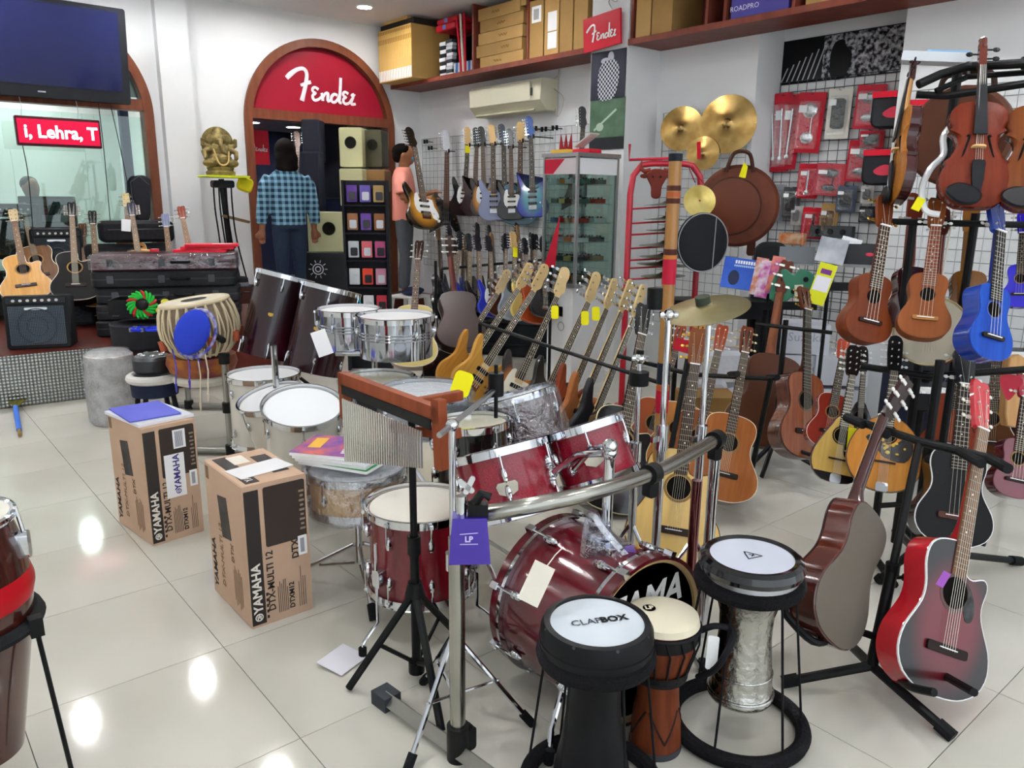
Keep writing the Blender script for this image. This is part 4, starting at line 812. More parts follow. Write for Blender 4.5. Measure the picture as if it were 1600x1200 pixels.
for i in range(16): a = R(22.5*i); a2 = R(22.5*i+8); b = MB(); b.tube([(.105*math.cos(a), .105*math.sin(a), H_-.026), (.103*math.cos(a2), .103*math.sin(a2), .34), (.073*math.cos(a2), .073*math.sin(a2), .235)], .003, 5); b.build('rope', cord, t)
for i in range(4):
    b = MB(); a0 = R(90*i-120); 
    for s in (-1, 1): b.tube([((.0615+.009*(1-u))*math.cos(a0+s*.7*u), (.0615+.009*(1-u))*math.sin(a0+s*.7*u), .05+.09*u) for u in (0, .33, .66, 1)], .0035, 5)
    b.build('carved_chevron', M('2a1a16', .6), t)
b = MB(); b.tube(spline([tuple(at(1095, 985, 2.13)), tuple(at(1118, 978, 2.1)), tuple(at(1145, 985, 2.1)), tuple(at(1140, 1010, 2.05)), tuple(at(1118, 1045, 2.07)), tuple(at(1090, 1058, 2.12))], 5, False), .009, 8); tag(b.build('rope_coil', cord), 'coiled black rope hanging between djembe and silver darbuka', 'rope')
b = MB(); b.rbox((0, 0, 0), (.03, .001, .09), .005); o = tag(b.build('price_tag', paper), 'small white tag hanging beside the djembe', 'tag'); o.matrix_world = frame(at(1113, 1020, 2.08), CU+CR*.1, camdir(at(1113, 1020, 2.08)))
# dark red conga cut by the left edge
c = at(-60, 1010, 1.95); t = thing('conga', 'dark red conga with red stripe cut by the left edge', 'drum', T(c.x, c.y, 0)); cg = M('33130f', .2, kind='wood', c2='4a1c14', coat=.6)
b = MB(); b.lathe([(.10, .10), (.135, .3), (.165, .48), (.172, .56), (.162, .66), (.14, .74)], 48); b.build('shell', cg, t)
b = MB(); b.lathe([(.167, .515), (.176, .55), (.176, .565), (.167, .60)], 48, closed=True); b.build('painted_stripe', M('a8141e', .3), t)
b = MB(); b.torus((0, 0, .74), .15, .01, 40, 8); b.build('hoop', chrome, t); b = MB(); b.lathe([(.0001, .75), (.15, .745)], 40); b.build('head', skin, t)
for i in range(6): a = 60*i+8; b = MB(); b.rbox((0, -.165, .66), (.03, .03, .07), .012); b.cyl((0, -.17, .69), (0, -.16, .76), .005, n=6); b.build('lug', chrome, t, RZ(a))
st = thing('conga_stand', 'black padded ring stand around the conga at the left edge', 'stand', T(c.x, c.y, 0)); b = MB(); b.torus((0, 0, .46), .172, .018, 40, 8); b.build('ring', rubber, st)
for a in (-38, 82, 202): c_, s_ = math.cos(R(a)), math.sin(R(a)); b = MB(); b.box((c_*.19, s_*.19, .46), (.03, .03, .05)); b.cyl((c_*.19, s_*.19, .45), (c_*.23, s_*.23, 0.0), .006, n=8); b.build('leg', black, st)
# ================================================================ arch wall: screens, statue, people, showroom
# television
t = thing('television', 'large black wall television tilted down in front of the arch', 'television', T(1.42, 7.98, 2.71) @ RX(6) @ RZ(0))
b = MB(); b.rbox((0, 0, 0), (1.46, .07, .80), .02, bev=.006); b.build('housing', M('17181b', .3), t)
b = MB(); b.box((0, -.037, .035), (1.33, .004, .655)); sm_ = M('0e1232', .08); sm_.node_tree.nodes['Principled BSDF'].inputs['Specular IOR Level'].default_value = .22; b.build('screen', sm_, t)
b = MB(); b.rbox((.02, -.038, -.345), (.06, .004, .012), .004); b.build('brand_plate', M('9a9da2', .3, .8), t)
b = MB(); b.box((0, .16, 0), (.1, .28, .2)); b.build('wall_arm', black, t)
# led sign
pL, pR = wy(25, 206, 8.0), wy(157, 208, 8.0); cL = (pL+pR)/2; wL = (pR-pL).length
t = thing('led_sign', 'red scrolling LED sign hanging in the studio window', 'sign', T(cL.x, 8.0, cL.z) @ RY(0))
b = MB(); b.rbox((0, .02, 0), (wL, .05, .245), .01); b.build('case', M('3a0a14', .4), t)
b = MB(); b.box((0, -.008, 0), (wL*.96, .004, .20)); b.build('display', M('b00a32', .5, kind='emit', strength=.75), t)
text('lettering', 'i, Lehra, T', M('ffd9de', .5, kind='emit', strength=3.2), t, T(.015, -.0115, -.005), .15, bold=.0035, sx=.93)
for x in (-.27, .16): b = MB(); b.tube([(x, .02, .12), (x+.01, .02, .2), (x, .02, .30)], .003, 5); b.build('hanger', steel, t)
for pts in (((-.29, .02, -.12), (-.28, .0, -.4), (-.3, .03, -.95)), ((.34, .02, .35), (.34, .0, -.2), (.33, .02, -.95)), ((.43, .02, .35), (.5, .0, -.3), (.55, .02, -.95))): b = MB(); b.tube(spline(pts, 4, False), .004, 5); b.build('cable', black, t)
# ---------------- people
def person(label, m, H_, skin_c, parts_skin, clothes, hair):
    t = thing('person', label, 'person', m @ S(H_, H_, H_))
    def blob(nm, fn, mat, par, vox, it=4):
        b = MB(); fn(b); o = b.build(nm, mat, par); r_ = o.modifiers.new('remesh', 'REMESH'); r_.mode = 'VOXEL'; r_.voxel_size = vox; r_.use_smooth_shade = True
        s_ = o.modifiers.new('smooth', 'SMOOTH'); s_.factor = .5; s_.iterations = it; return o
    bd = blob('body', parts_skin, M(skin_c, .55), t, .0065, 2)
    for nm, fn, mat in clothes: blob(nm, fn, mat, t, .0085)
    for nm, fn, mat in hair: blob(nm, fn, mat, t, .007)
    return t
for hc_ in (M('0c0908', .9),): hc_.node_tree.nodes['Principled BSDF'].inputs['Specular IOR Level'].default_value = .04
def ell(b, secs, n=24):                                     # stacked ellipses (cx, cy, z, rx, ry)
    loft(b, [[(cx+rx*math.cos(2*math.pi*i/n), cy+ry*math.sin(2*math.pi*i/n), z) for i in range(n)] for cx, cy, z, rx, ry in secs])
def head(b, c, turn=0, f=1):                                # face towards local -y before turning
    m = T(*c) @ RZ(turn)
    b.ball((0, 0, 0), (.046, .055, .067), 20, m); b.ball((0, -.012, -.03), (.036, .042, .04), 16, m); b.ball((0, -.055, -.008), (.009, .014, .014), 10, m)
    b.ball((0, -.048, -.034), (.016, .008, .006), 8, m)
    for s in (-1, 1): b.ball((s*.046, .006, -.004), (.007, .014, .02), 8, m); b.ball((s*.019, -.047, .01), (.009, .006, .005), 8, m)
def hand(b, w_, d, side, up):                               # palm at wrist w_, pointing along d
    w_ = V(w_); d = V(d).normalized(); u = V(up).normalized(); s_ = d.cross(u).normalized()
    b.tube([w_, w_+d*.025, w_+d*.055], [.016, .021, .02], 10)
    for i, (o_, L_) in enumerate(((-.0165, .038), (-.0055, .045), (.0055, .043), (.0165, .034))): p_ = w_+d*.05+s_*o_; b.tube([p_, p_+d*L_*.5-u*.004, p_+d*L_*.9-u*.016], [.0058, .0054, .0045], 8)
    p_ = w_+d*.02+s_*side*.017; b.tube([p_, p_+s_*side*.016+d*.016, p_+s_*side*.018+d*.036-u*.006], [.008, .0066, .005], 8)
def legs(b, l, r, k=1, hipz=.52):
    ell(b, [(0, 0, .50, .088*k, .068*k), (0, 0, .53, .096*k, .07*k), (0, 0, .57, .092*k, .066*k), (0, 0, .61, .084*k, .06*k)])
    for pts in (l, r): b.tube(pts, [.054*k, .046*k, .034*k, .031*k, .028*k], 16)
# customer in the doorway, seen from behind (units: body height 1)
def skA(b):
    head(b, (0, -.006, .925), 180); b.tube([(0, 0, .82), (0, 0, .87)], .032, 12)
    ell(b, [(0, 0, .52, .08, .055), (0, 0, .65, .078, .05), (0, 0, .78, .10, .052), (0, 0, .825, .05, .04)])
    for s in (-1, 1):
        b.tube([(s*.10, 0, .79), (s*.138, .005, .64), (s*.15, -.02, .50)], [.032, .026, .017], 10); b.tube([(s*.05, 0, .53), (s*.05, 0, .28), (s*.05, .01, .04)], [.04, .022, .016], 10); hand(b, (s*.15, -.02, .505), (s*.05, -.12, -1), -s, (0, -1, 0))
        b.ball((s*.05, -.04, .022), (.028, .06, .022), 10)
def shA(b):
    ell(b, [(0, 0, .525, .10, .072), (0, 0, .60, .096, .07), (0, 0, .70, .098, .07), (0, .004, .77, .112, .066), (0, .004, .81, .09, .056), (0, 0, .845, .042, .04)])
    for s in (-1, 1): b.tube([(s*.092, 0, .79), (s*.122, .004, .745), (s*.142, .005, .64), (s*.155, -.012, .535)], [.04, .042, .036, .032], 14)
def trA(b): legs(b, [(-.047, 0, .53), (-.05, 0, .40), (-.05, -.004, .27), (-.05, .008, .14), (-.05, .01, .05)], [(.047, 0, .53), (.05, 0, .40), (.052, -.004, .27), (.052, .006, .14), (.052, .01, .05)])
def hrA(b): b.ball((0, .0, .938), (.06, .066, .07), 18); b.ball((0, .022, .89), (.066, .046, .066), 16); b.ball((0, .022, .85), (.066, .042, .04), 14)
pA = wy(449, 300, 7.1)
person('person in blue checked shirt and dark jeans seen from behind in the doorway', T(pA.x, 7.1, .385) @ RZ(170), 1.64, '8a5a42', skA,
       [('shirt', shA, M('1b3448', .85, kind='plaid', c2='7ea6ba', scale=190)), ('trousers', trA, M('1d2738', .85)), ('shoes', lambda b: [b.ball((s*.05, -.04, .024), (.034, .07, .026), 12) for s in (-1, 1)], M('1a1a1c', .6))], [('hair', hrA, M('0c0908', .9))])
# shop man on the stool, seen from the back left, playing a hanging guitar
def skB(b):
    head(b, (0, -.012, .93), 0); b.tube([(0, 0, .82), (0, -.004, .875)], .032, 12); ell(b, [(0, 0, .52, .08, .055), (0, 0, .65, .078, .05), (0, 0, .78, .10, .052), (0, 0, .825, .05, .04)])
    for s in (-1, 1):
        e = (s*.135, -.02, .64); w_ = (s*.10, -.135, .66+.02*s); b.tube([(s*.10, 0, .79), e], [.032, .025], 10); b.tube([e, w_], [.025, .017], 10); hand(b, w_, (-s*.3, -1, .25), s, (0, 0, 1))
        b.tube([(s*.05, 0, .53), (s*.05, 0, .28), (s*.05, .01, .04)], [.04, .022, .016], 10); b.ball((s*.05, -.04, .022), (.028, .06, .022), 10)
def shB(b):
    ell(b, [(0, 0, .50, .098, .072), (0, 0, .57, .098, .07), (0, 0, .68, .10, .068), (0, .004, .78, .112, .062), (0, .004, .82, .09, .052), (0, 0, .85, .042, .04)])
    for s in (-1, 1): b.tube([(s*.085, 0, .80), (s*.12, -.004, .74), (s*.134, -.012, .675)], [.046, .046, .044], 14)
def trB(b): legs(b, [(-.047, 0, .53), (-.052, 0, .40), (-.052, -.004, .27), (-.052, .008, .14), (-.052, .01, .05)], [(.047, 0, .53), (.052, 0, .40), (.054, -.004, .27), (.054, .006, .14), (.054, .01, .05)], .95)
def hrB(b): b.ball((0, .006, .948), (.052, .062, .056), 18); b.ball((0, .03, .92), (.046, .036, .045), 14)
pB = wx(636, 300, 4.72)
person('person in salmon shirt and grey trousers reaching up to hold a guitar', T(4.70, pB.y+.03, .455) @ S(1.15, 1.15, 1) @ RZ(50), 1.62, '9a6a4c', skB,
       [('shirt', shB, M('ee9684', .8, kind='mottle', c2='f5a392', scale=3)), ('trousers', trB, M('5c6066', .85)), ('shoes', lambda b: [b.ball((s*.05, -.04, .024), (.034, .07, .026), 12) for s in (-1, 1)], M('2b3550', .6)), ('face_mask', lambda b: b.ball((0, -.05, .905), (.03, .022, .026), 12), M('5d8fb8', .7))], [('hair', hrB, M('0c0908', .9))])
t = thing('stool', 'white plastic stool under the person in the salmon shirt', 'stool', T(4.72, pB.y, 0) @ RZ(20))
b = MB(); b.rbox((0, 0, .44), (.34, .34, .025), .01); b.build('seat', white, t)
for sx_ in (-1, 1):
    for sy_ in (-1, 1): b = MB(); loft(b, [[(sx_*(x0+a*.028), sy_*(x0+c*.028), z) for a, c in ((-1, -1), (1, -1), (1, 1), (-1, 1))] for z, x0 in ((0, .185), (.43, .14))]); b.build('leg', white, t)
for s in (-1, 1): b = MB(); b.box((0, s*.165, .2), (.26, .012, .05)); b.build('stretcher', white, t)
# person in the studio
def skC(b):
    head(b, (0, -.01, .93), 0); b.tube([(0, 0, .82), (0, 0, .875)], .032, 12); ell(b, [(0, 0, .45, .08, .06), (0, 0, .65, .078, .05), (0, 0, .78, .10, .052), (0, 0, .825, .05, .04)])
    for s in (-1, 1): e = (s*.13, -.05, .64); w_ = (s*.08, -.2, .60); b.tube([(s*.10, 0, .79), e], [.032, .025], 10); b.tube([e, w_], [.025, .017], 10); hand(b, w_, (0, -1, 0), -s, (0, 0, 1)); b.tube([(s*.06, 0, .5), (s*.06, -.22, .5), (s*.06, -.22, .26)], [.045, .036, .024], 10)
def shC(b):
    ell(b, [(0, 0, .46, .10, .07), (0, 0, .65, .105, .068), (0, .004, .78, .12, .062), (0, .004, .82, .09, .052), (0, 0, .85, .042, .04)])
    for s in (-1, 1): b.tube([(s*.085, 0, .80), (s*.125, -.01, .74), (s*.138, -.04, .66)], [.046, .046, .044], 14)
pc = wy(47, 295, 9.3)
person('person in light blue shirt seated behind the studio window', T(pc.x, 9.3, pc.z-.925*1.6) @ RZ(20), 1.6, 'a87a60', skC, [('shirt', shC, M('7fa6d8', .8))], [('hair', lambda b: b.ball((0, .008, .955), (.05, .06, .05), 16), M('17120f', .55))])
t = thing('studio_chair', 'black chair under the seated person in the studio', 'chair', T(pc.x, 9.36, .35)); zs_ = pc.z-.925*1.6+.46*1.6-.40
b = MB(); b.rbox((0, 0, zs_), (.42, .42, .06), .03); b.build('seat', black, t); b = MB(); b.cyl((0, 0, 0), (0, 0, zs_), .03, n=10); b.build('column', black, t); b = MB(); b.lathe([(.22, 0), (.2, .03), (.03, .06)], 20); b.build('base', black, t)
# ---------------- idol on a yellow tray and stand
q = wy(346, 268, 7.75); t = thing('idol_stand', 'black microphone-type stand with bright yellow tray beside the arch', 'stand', T(q.x, 7.75, 0)); zt = wy(346, 276, 7.75).z
b = MB(); b.rbox((.02, 0, zt), (.40, .30, .02), .04, RX(0)); b.build('tray', M('d3e02a', .5), t); b = MB(); b.rbox((0, 0, 0), (.15, .05, .14), .04, bev=.015); b.build('cloth', M('d8cf22', .8), t, T(.20, -.06, zt-.07) @ RY(20))
b = MB(); b.tube([(.0, .02, zt-.02), (.03, .02, zt-.6), (.08, .02, .40)], .028, 8); b.build('post', black, t); b = MB(); b.rbox((0, 0, zt-.07), (.2, .1, .07), .02); b.build('bracket', black, t)
b = MB(); b.box((0, 0, 0), (.26, .05, .025)); b.build('arm', M('7a6340', .5), t, T(.1, -.03, zt-.40) @ RY(14))
for i, x in enumerate((-.10, -.05, .02, .07)): b = MB(); b.tube(spline([(x, -.04, zt-.06), (x-.01, -.06, zt-.3), (x+.02, -.04, zt-.62), (x+.05+.03*i, -.02, .5)], 4, False), .008, 6); b.build('cable', black, t)
t = thing('idol', 'weathered gold seated elephant-headed idol on the yellow tray', 'statue', T(q.x-.01, 7.74, zt+.012) @ RZ(-6) @ S(1, 1, 1)); ido = M('6b5c34', .5, .4, kind='mottle', c2='8b7a45', scale=26, bump=.8)
b = MB(); b.lathe([(.135, 0), (.14, .03), (.12, .045), (.13, .07), (.11, .08)], 24, S(1, .6, 1)); b.build('plinth', ido, t)
b = MB(); b.ball((0, 0, .14), (.12, .075, .08), 16)
for s in (-1, 1): b.ball((s*.10, -.03, .11), (.07, .05, .04), 12); b.tube([(s*.09, -.01, .24), (s*.15, -.03, .21), (s*.14, -.06, .15)], [.03, .026, .02], 10); b.tube([(s*.08, 0, .25), (s*.15, -.01, .28), (s*.15, -.02, .34)], [.028, .024, .018], 10); b.ball((s*.075, .0, .33), (.04, .015, .05), 10)
b.ball((0, 0, .23), (.085, .06, .08), 14); b.ball((0, -.02, .33), (.055, .05, .055), 14); b.tube([(0, -.06, .32), (.0, -.085, .27), (.02, -.09, .21), (.05, -.085, .19)], [.024, .02, .016, .012], 10); b.lathe([(.05, .36), (.045, .4), (.025, .43), (.0001, .45)], 16); o = b.build('figure', ido, t); rm = o.modifiers.new('r', 'REMESH'); rm.mode = 'VOXEL'; rm.voxel_size = .007; rm.use_smooth_shade = True
b = MB(); b.prism([(.15*math.cos(R(a)), .29+.16*math.sin(R(a))) for a in range(-50, 231, 10)], .04, .055); b.build('halo', ido, t)
b = MB(); b.tube(spline([(-.07, -.07, .24), (-.04, -.1, .12), (0, -.11, .09), (.05, -.1, .12), (.07, -.07, .22)], 4, False), .008, 6); b.build('garland', M('c9a86a', .6), t)
# ---------------- showroom contents
t = thing('poster', 'red poster with white script inside the showroom', 'poster', T(*wy(398, 230, 9.0)) @ RZ(0)); b = MB(); b.box((0, 0, 0), (.34, .006, .38)); b.build('sheet', M('d52a3a', .4), t); script('lettering', t, T(.04, -.006, 0), .22, white)
cream = M('b9b78e', .5, kind='mottle', c2='c2c097', scale=2)
def cajon(label, px, d, w_, h_, mat=cream, hole=True, ang=0, ho=.62):
    p_ = at(px[0], px[1], d); t = thing('cajon', label, 'cajon', T(p_.x, p_.y, p_.z) @ RZ(ang), 'cajons in the showroom'); b = MB(); b.rbox((0, 0, h_/2), (w_, .3, h_), .02, bev=.006); b.build('box', mat, t)
    if hole: b = MB(); b.lathe([(.0001, 0), (.06, 0)], 24, RX(90)); b.build('sound_hole', M('15140f', .9), t, T(0, -.1515, h_*ho)); b = MB(); b.torus((0, -.151, h_*ho), .062, .004, 24, 6, Matrix()); b = MB(); b.lathe([(.06, 0), (.066, 0), (.066, .003), (.06, .003)], 24, RX(90), True); b.build('hole_rim', M('3a382c', .6), t, T(0, -.1515, h_*ho))
    return t
cajon('cream cajon with round hole, upper row in the showroom', (555, 262), 8.75, .26, .42, ang=-45, ho=.62)
cajon('dark cajon with round hole, upper row right in the showroom', (588, 262), 8.85, .22, .40, M('3d3a2a', .5), ang=-45, ho=.6)
cajon('cream cajon below the upper one in the showroom', (556, 322), 8.7, .26, .40, hole=False, ang=-45)
cajon('kraft box beside the cream cajon in the showroom', (592, 300), 8.8, .22, .24, M('8a6a40', .6), hole=False, ang=-45)
cajon('large cream cajon with dark hole behind the blue shirt', (520, 394), 7.9, .42, .40, ang=-38, ho=.6)
t = cajon('black cajon with white sun drawing under the cream one', (516, 450), 7.8, .46, .36, M('16161a', .5), hole=False, ang=-38); b = MB(); b.torus((-.08, 0, 0), .05, .005, 24, 6, RX(90)); b.torus((-.08, 0, 0), .025, .005, 20, 6, RX(90))
for k in range(10): a = R(36*k); b.tube([(-.08+.065*math.cos(a), 0, .065*math.sin(a)), (-.08+.09*math.cos(a), 0, .09*math.sin(a))], .004, 4)
b.build('drawing', M('c9c7cf', .6), t, T(0, -.153, .2))
for px, d, w_, h_, lab in (((492, 330), 8.5, .2, .62, 'tall black loudspeaker standing inside the doorway'), ((492, 254), 8.5, .19, .44, 'blue-black loudspeaker stacked on another in the doorway'), ((520, 312), 9.3, .36, .95, 'black cabinet in the dark of the showroom')):
    p_ = at(*px, d); t = thing('loudspeaker', lab, 'speaker', T(p_.x, p_.y, p_.z) @ RZ(-40), 'loudspeakers in the showroom'); b = MB(); b.rbox((0, 0, h_/2), (w_, .25, h_), .015, bev=.006); b.build('cabinet', M('1a1c2a', .5), t); b = MB(); b.rbox((0, -.127, h_/2), (w_*.88, .006, h_*.94), .01); b.build('grille', M('15161e', .9), t)
for px, hd_, d, c_, lab in (((462, 330), (466, 205), 9.6, '1c1c44', 'dark blue guitar hanging on the showroom wall'), ((478, 330), (482, 200), 9.8, '2a2a52', 'navy bass hanging on the showroom wall')):
    electric(lab, place(at(*px, d), at(*hd_, d), (-.5, -1, 0), .93), M(c_, .2, coat=.5), neck=M('3a2418', .4), group='guitars on the showroom wall')
# spinner rack of accessories in the doorway
p0 = at(577, 470, 6.9); t = thing('display_rack', 'black accessory rack with rows of hooks by the doorway', 'rack', T(p0.x, p0.y, .0) @ RZ(-38)); zr = at(577, 283, 6.9).z
b = MB(); b.box((0, .03, zr/2), (.36, .03, zr)); b.build('back_panel', M('15161c', .6), t)
for s in (-1, 1): b = MB(); b.box((s*.185, -.02, zr/2), (.02, .12, zr)); b.build('side_panel', M('17181e', .6), t)
for k in range(6): b = MB(); b.box((0, -.02, zr-.21-.235*k), (.36, .1, .012)); b.build('shelf', M('17181e', .6), t)
cols = ['5a3a8a', '6a5aa8', 'a88a5a', '9a6a4a', '6a4a9a', '8a5a3a', 'c9d0d6', 'd86a72', 'b0507a', 'd9dde0', 'd84a38', 'c98aa0', '3aa0b8', 'e0e0e4', 'c03a4a', '7a7f86', 'b8bcc2', 'a03a42']
names = ['purple', 'violet', 'tan', 'brown', 'dark purple', 'umber', 'pale grey', 'pink', 'plum', 'white', 'orange-red', 'rose', 'teal', 'off-white', 'crimson', 'steel grey', 'silver', 'brick red']
mr = T(p0.x, p0.y, 0) @ RZ(-38)
for k in range(6):
    for j in range(3):
        i = k*3+j; z = zr-.11-.235*k; tt = thing('accessory_pack', '%s accessory pack in column %d of the black rack' % (names[i], j+1) if False else '%s accessory pack hanging on the black rack' % names[i], 'package', mr @ T(-.115+.115*j, -.035, z), 'packs on the black rack')
        b = MB(); b.rbox((0, 0, 0), (.09, .012, .14), .006); b.build('card', M(cols[i], .4), tt); b = MB(); b.rbox((.005, -.010, -.02), (.06, .012, .07), .01); b.build('blister', M('c9ccd2' if i % 2 else '2c2a30', .25), tt)
# ---------------- left display on the platform
PZ = .385
def amp(label, p_, w_, h_, d_, ang, face='5a6470', name='guitar_amplifier', tilt=0, group='amplifiers', panel='2a2b2f', cone=True):
    t = thing(name, label, 'amplifier', T(*p_) @ RZ(ang) @ RX(tilt), group); b = MB(); b.rbox((0, d_/2, h_/2), (w_, d_, h_), .025, bev=.01); b.build('cabinet', M('1a1b1e', .7, bump=.3, scale=30), t)
    b = MB(); b.rbox((0, -.004, h_*.44), (w_*.86, .012, h_*.72), .01); g_ = b.build('grille', M(face, .8, kind='tread', c2='2c333c', scale=90), t)
    if cone: b = MB(); b.torus((0, 0, 0), w_*.30, .006, 32, 6, RX(90)); b.torus((0, 0, 0), w_*.16, .005, 32, 6, RX(90)); b.build('speaker_ring', M('39404a', .7), g_, T(0, -.012, h_*.43))
    b = MB(); b.box((0, -.002, h_*.9), (w_*.9, .012, h_*.1)); pn = b.build('control_panel', M(panel, .4), t)
    for i in range(7): shared(('aknob',), 'knob', M('c9c9c4', .3), lambda q: q.cyl((0, 0, 0), (0, -.018, 0), .010, n=10), pn, T((i-3)*w_*.11, -.008, h_*.9))
    b = MB(); b.rbox((0, -.014, h_*.75), (w_*.35, .004, .018), .008); b.build('brand_plate', M('d5d7da', .3, .7), t)
    return t
q = fl(63, 545, PZ); amp('small black combo amplifier on the platform edge under the natural guitar', (q.x, q.y, PZ), .425, .40, .26, -20, tilt=-6)
for px, d, w_, h_, lab in (((22, 405), 7.2, .5, .5, 'black amplifier head cabinet at the far left of the window'), ((95, 430), 7.15, .42, .42, 'grey combo amplifier behind the natural guitar'), ((118, 500), 6.85, .3, .38, 'small black amplifier between the guitars and the cases'), ((25, 470), 7.2, .55, .42, 'lower black amplifier cabinet at the far left')):
    p_ = at(*px, d); amp(lab, (p_.x, p_.y, PZ if px[1] > 440 else max(PZ, p_.z)), w_, h_ if px[1] < 440 else h_, .28, -15, face='3a3d40')
p_ = at(78, 345, 7.5); t = thing('mixer_rack', 'black rack of audio units with knobs inside the window', 'rack', T(p_.x, p_.y, p_.z-.05) @ RZ(-15)); b = MB(); b.rbox((0, 0, .12), (.46, .2, .32), .01); b.build('case', M('22242a', .5), t)
for i in range(4): b = MB(); b.box((0, -.104, .0+.075*i), (.42, .008, .06)); u_ = b.build('rack_unit', M(('3a4048', '5d6a72', '24262c', '2c3a44')[i], .4), t)
p_ = at(205, 400, 6.9); 
def softbag(label, px, d, w_, h_, dp, ang, name='gig_bag', z0=None):
    p_ = at(*px, d); t = thing(name, label, 'bag', T(p_.x, p_.y, p_.z if z0 is None else z0) @ RZ(ang), 'black soft bags'); b = MB(); b.rbox((0, 0, h_/2), (w_, dp, h_), .05, bev=.03, n=5); b.build('shell', M('18181c', .8, bump=.4, scale=10), t); b = MB(); b.tube([(-w_*.4, -dp/2-.002, h_*.6), (w_*.4, -dp/2-.002, h_*.62)], .004, 5); b.build('zip', M('45464c', .5), t); return t
softbag('black padded bag, upper of two behind the guitars at the window', (215, 378), 7.4, .64, .2, .2, -6); softbag('black padded bag, lower of two behind the guitars at the window', (205, 440), 7.45, .74, .36, .2, -6)
p_ = at(222, 335, 7.6); t = thing('gig_bag', 'black guitar gig bag leaning on the brown window frame', 'bag', frame(p_, (.06, .12, 1), (-.3, -1, 0))); b = MB(); b.prism(spline([(-.05, -.05), (.06, -.05), (.085, .15), (.10, .3), (.06, .36), (0, .37), (-.07, .34), (-.09, .24), (-.07, .1)], 3), -.05, .05, bev=.02); b.build('shell', M('15151a', .8), t); b = MB(); b.tube([(-.07, -.052, 0), (-.08, -.052, .3), (0, -.052, .36), (.08, -.052, .28)], .004, 5); b.build('zip', M('45464c', .5), t)
# guitars on the platform, leaning back in stands
nat = M('c08a40', .25, kind='wood', c2='cf9c52'); blk = M('121214', .15, coat=.6); rose = M('6a4a34', .4, kind='wood', c2='7a5a42')
GL = [((52, 505), (18, 322), 6.35, 6.85, nat, M('8a5a2a', .3), True, 'natural cutaway acoustic guitar standing behind the small amplifier', 'd0b890', 6),
      ((82, 505), (32, 312), 6.7, 7.2, M('5a3a22', .3, kind='wood', c2='6a4a2c'), blk, False, 'dark twelve-string guitar behind the natural cutaway guitar', '1a1614', 12),
      ((122, 505), (111, 312), 6.5, 6.95, blk, blk, True, 'black cutaway twelve-string guitar with white binding by the cases', '141416', 12),
      ((158, 500), (143, 325), 6.75, 7.15, M('9a6a34', .3), blk, False, 'acoustic guitar with black head, first behind the case stack', '141416', 6),
      ((142, 505), (128, 345), 6.9, 7.3, M('4a2a1a', .3), blk, False, 'brown acoustic guitar half hidden between black heads', '5a3a28', 6),
      ((232, 500), (203, 312), 6.6, 7.05, nat, M('6a3a1c', .3), False, 'twelve-string guitar with white price card above the cases', '2a2a3a', 12),
      ((212, 500), (196, 298), 7.1, 7.5, M('b07a3a', .3), M('6a3a1c', .3), False, 'guitar with pale wooden head above the cases', 'd8c090', 6),
      ((276, 500), (257, 330), 6.95, 7.35, M('8a4a24', .3), M('5a2a18', .3), False, 'guitar with silver tuners leaning right of the black bags', '6a7090', 6),
      ((318, 500), (281, 318), 6.9, 7.4, M('7a3a24', .3), M('5a2418', .3), False, 'red-brown headed guitar standing against the white wall', '7a3226', 6)]
for (pb_, ph, d0, d1, top, side, cut, lab, hc, n) in GL:
    B0, B1 = at(*pb_, d0), at(*ph, d1); u = (B1-B0).normalized(); L_ = 1.04
    acoustic(lab, frame(B1-u*L_, u, camdir(B0)+V((-.5, 0, 0))), 'dread', top=top, side=side, headm=M(hc, .3), neck=M('8a5a34', .4), board=rose, cut=cut, n=n, group='guitars in front of the studio window')
b = MB(); b.box((0, 0, 0), (.07, .002, .1)); o = tag(b.build('price_card', paper), 'white price card hanging on the twelve-string guitar', 'tag'); o.matrix_world = frame(at(197, 352, 6.5), CU, camdir(at(197, 352, 6.5)))
# stack of cases
c0 = V((2.02, 6.88, PZ)); am = -24
for k in range(5):
    lab = ('black moulded guitar case at the bottom of the stack', 'black moulded guitar case, second from the bottom', 'black moulded guitar case in the middle of the stack', 'black moulded guitar case under the maroon one', 'maroon guitar case wrapped in clear film on top of the stack')[k]
    t = thing('guitar_case', lab, 'case', T(c0.x+.012*((k*7) % 3-1), c0.y, PZ+.132*k) @ RZ(am), 'guitar cases in a stack'); cm = M('1b1c1f', .5, bump=.2, scale=12) if k < 4 else M('4d1422', .35, coat=.3)
    b = MB(); b.rbox((0, 0, 0), (1.10, .128, .44), .06, T(0, 0, .065) @ RX(90), bev=.012, n=5); b.build('shell', cm, t)
    b = MB(); b.rbox((0, 0, 0), (1.104, .010, .444), .06, T(0, 0, .068) @ RX(90), n=5); b.build('lid_seam', M('3a3b3f', .5) if k < 4 else M('2a0a12', .4), t)
    b = MB(); b.tube([(-.07, -.222, .05), (-.06, -.245, .05), (.06, -.245, .05), (.07, -.222, .05)], .011, 8); b.build('handle', matt, t, T(.12, 0, .02))
    for x in (-.38, .0, .38): b = MB(); b.rbox((x-.02, -.224, .068), (.05, .012, .06), .006); b.build('latch', M('4a4c50', .35, .6), t)
    if k == 4: b = MB(); b.rbox((0, 0, 0), (1.13, .14, .46), .03, T(0, 0, .068) @ RX(90), bev=.02, n=4); b.build('plastic_film', M('f4f6fa', .15, kind='film', scale=9, alpha=.16), t)
topc = T(c0.x, c0.y, PZ+.132*4+.142) @ RZ(am)
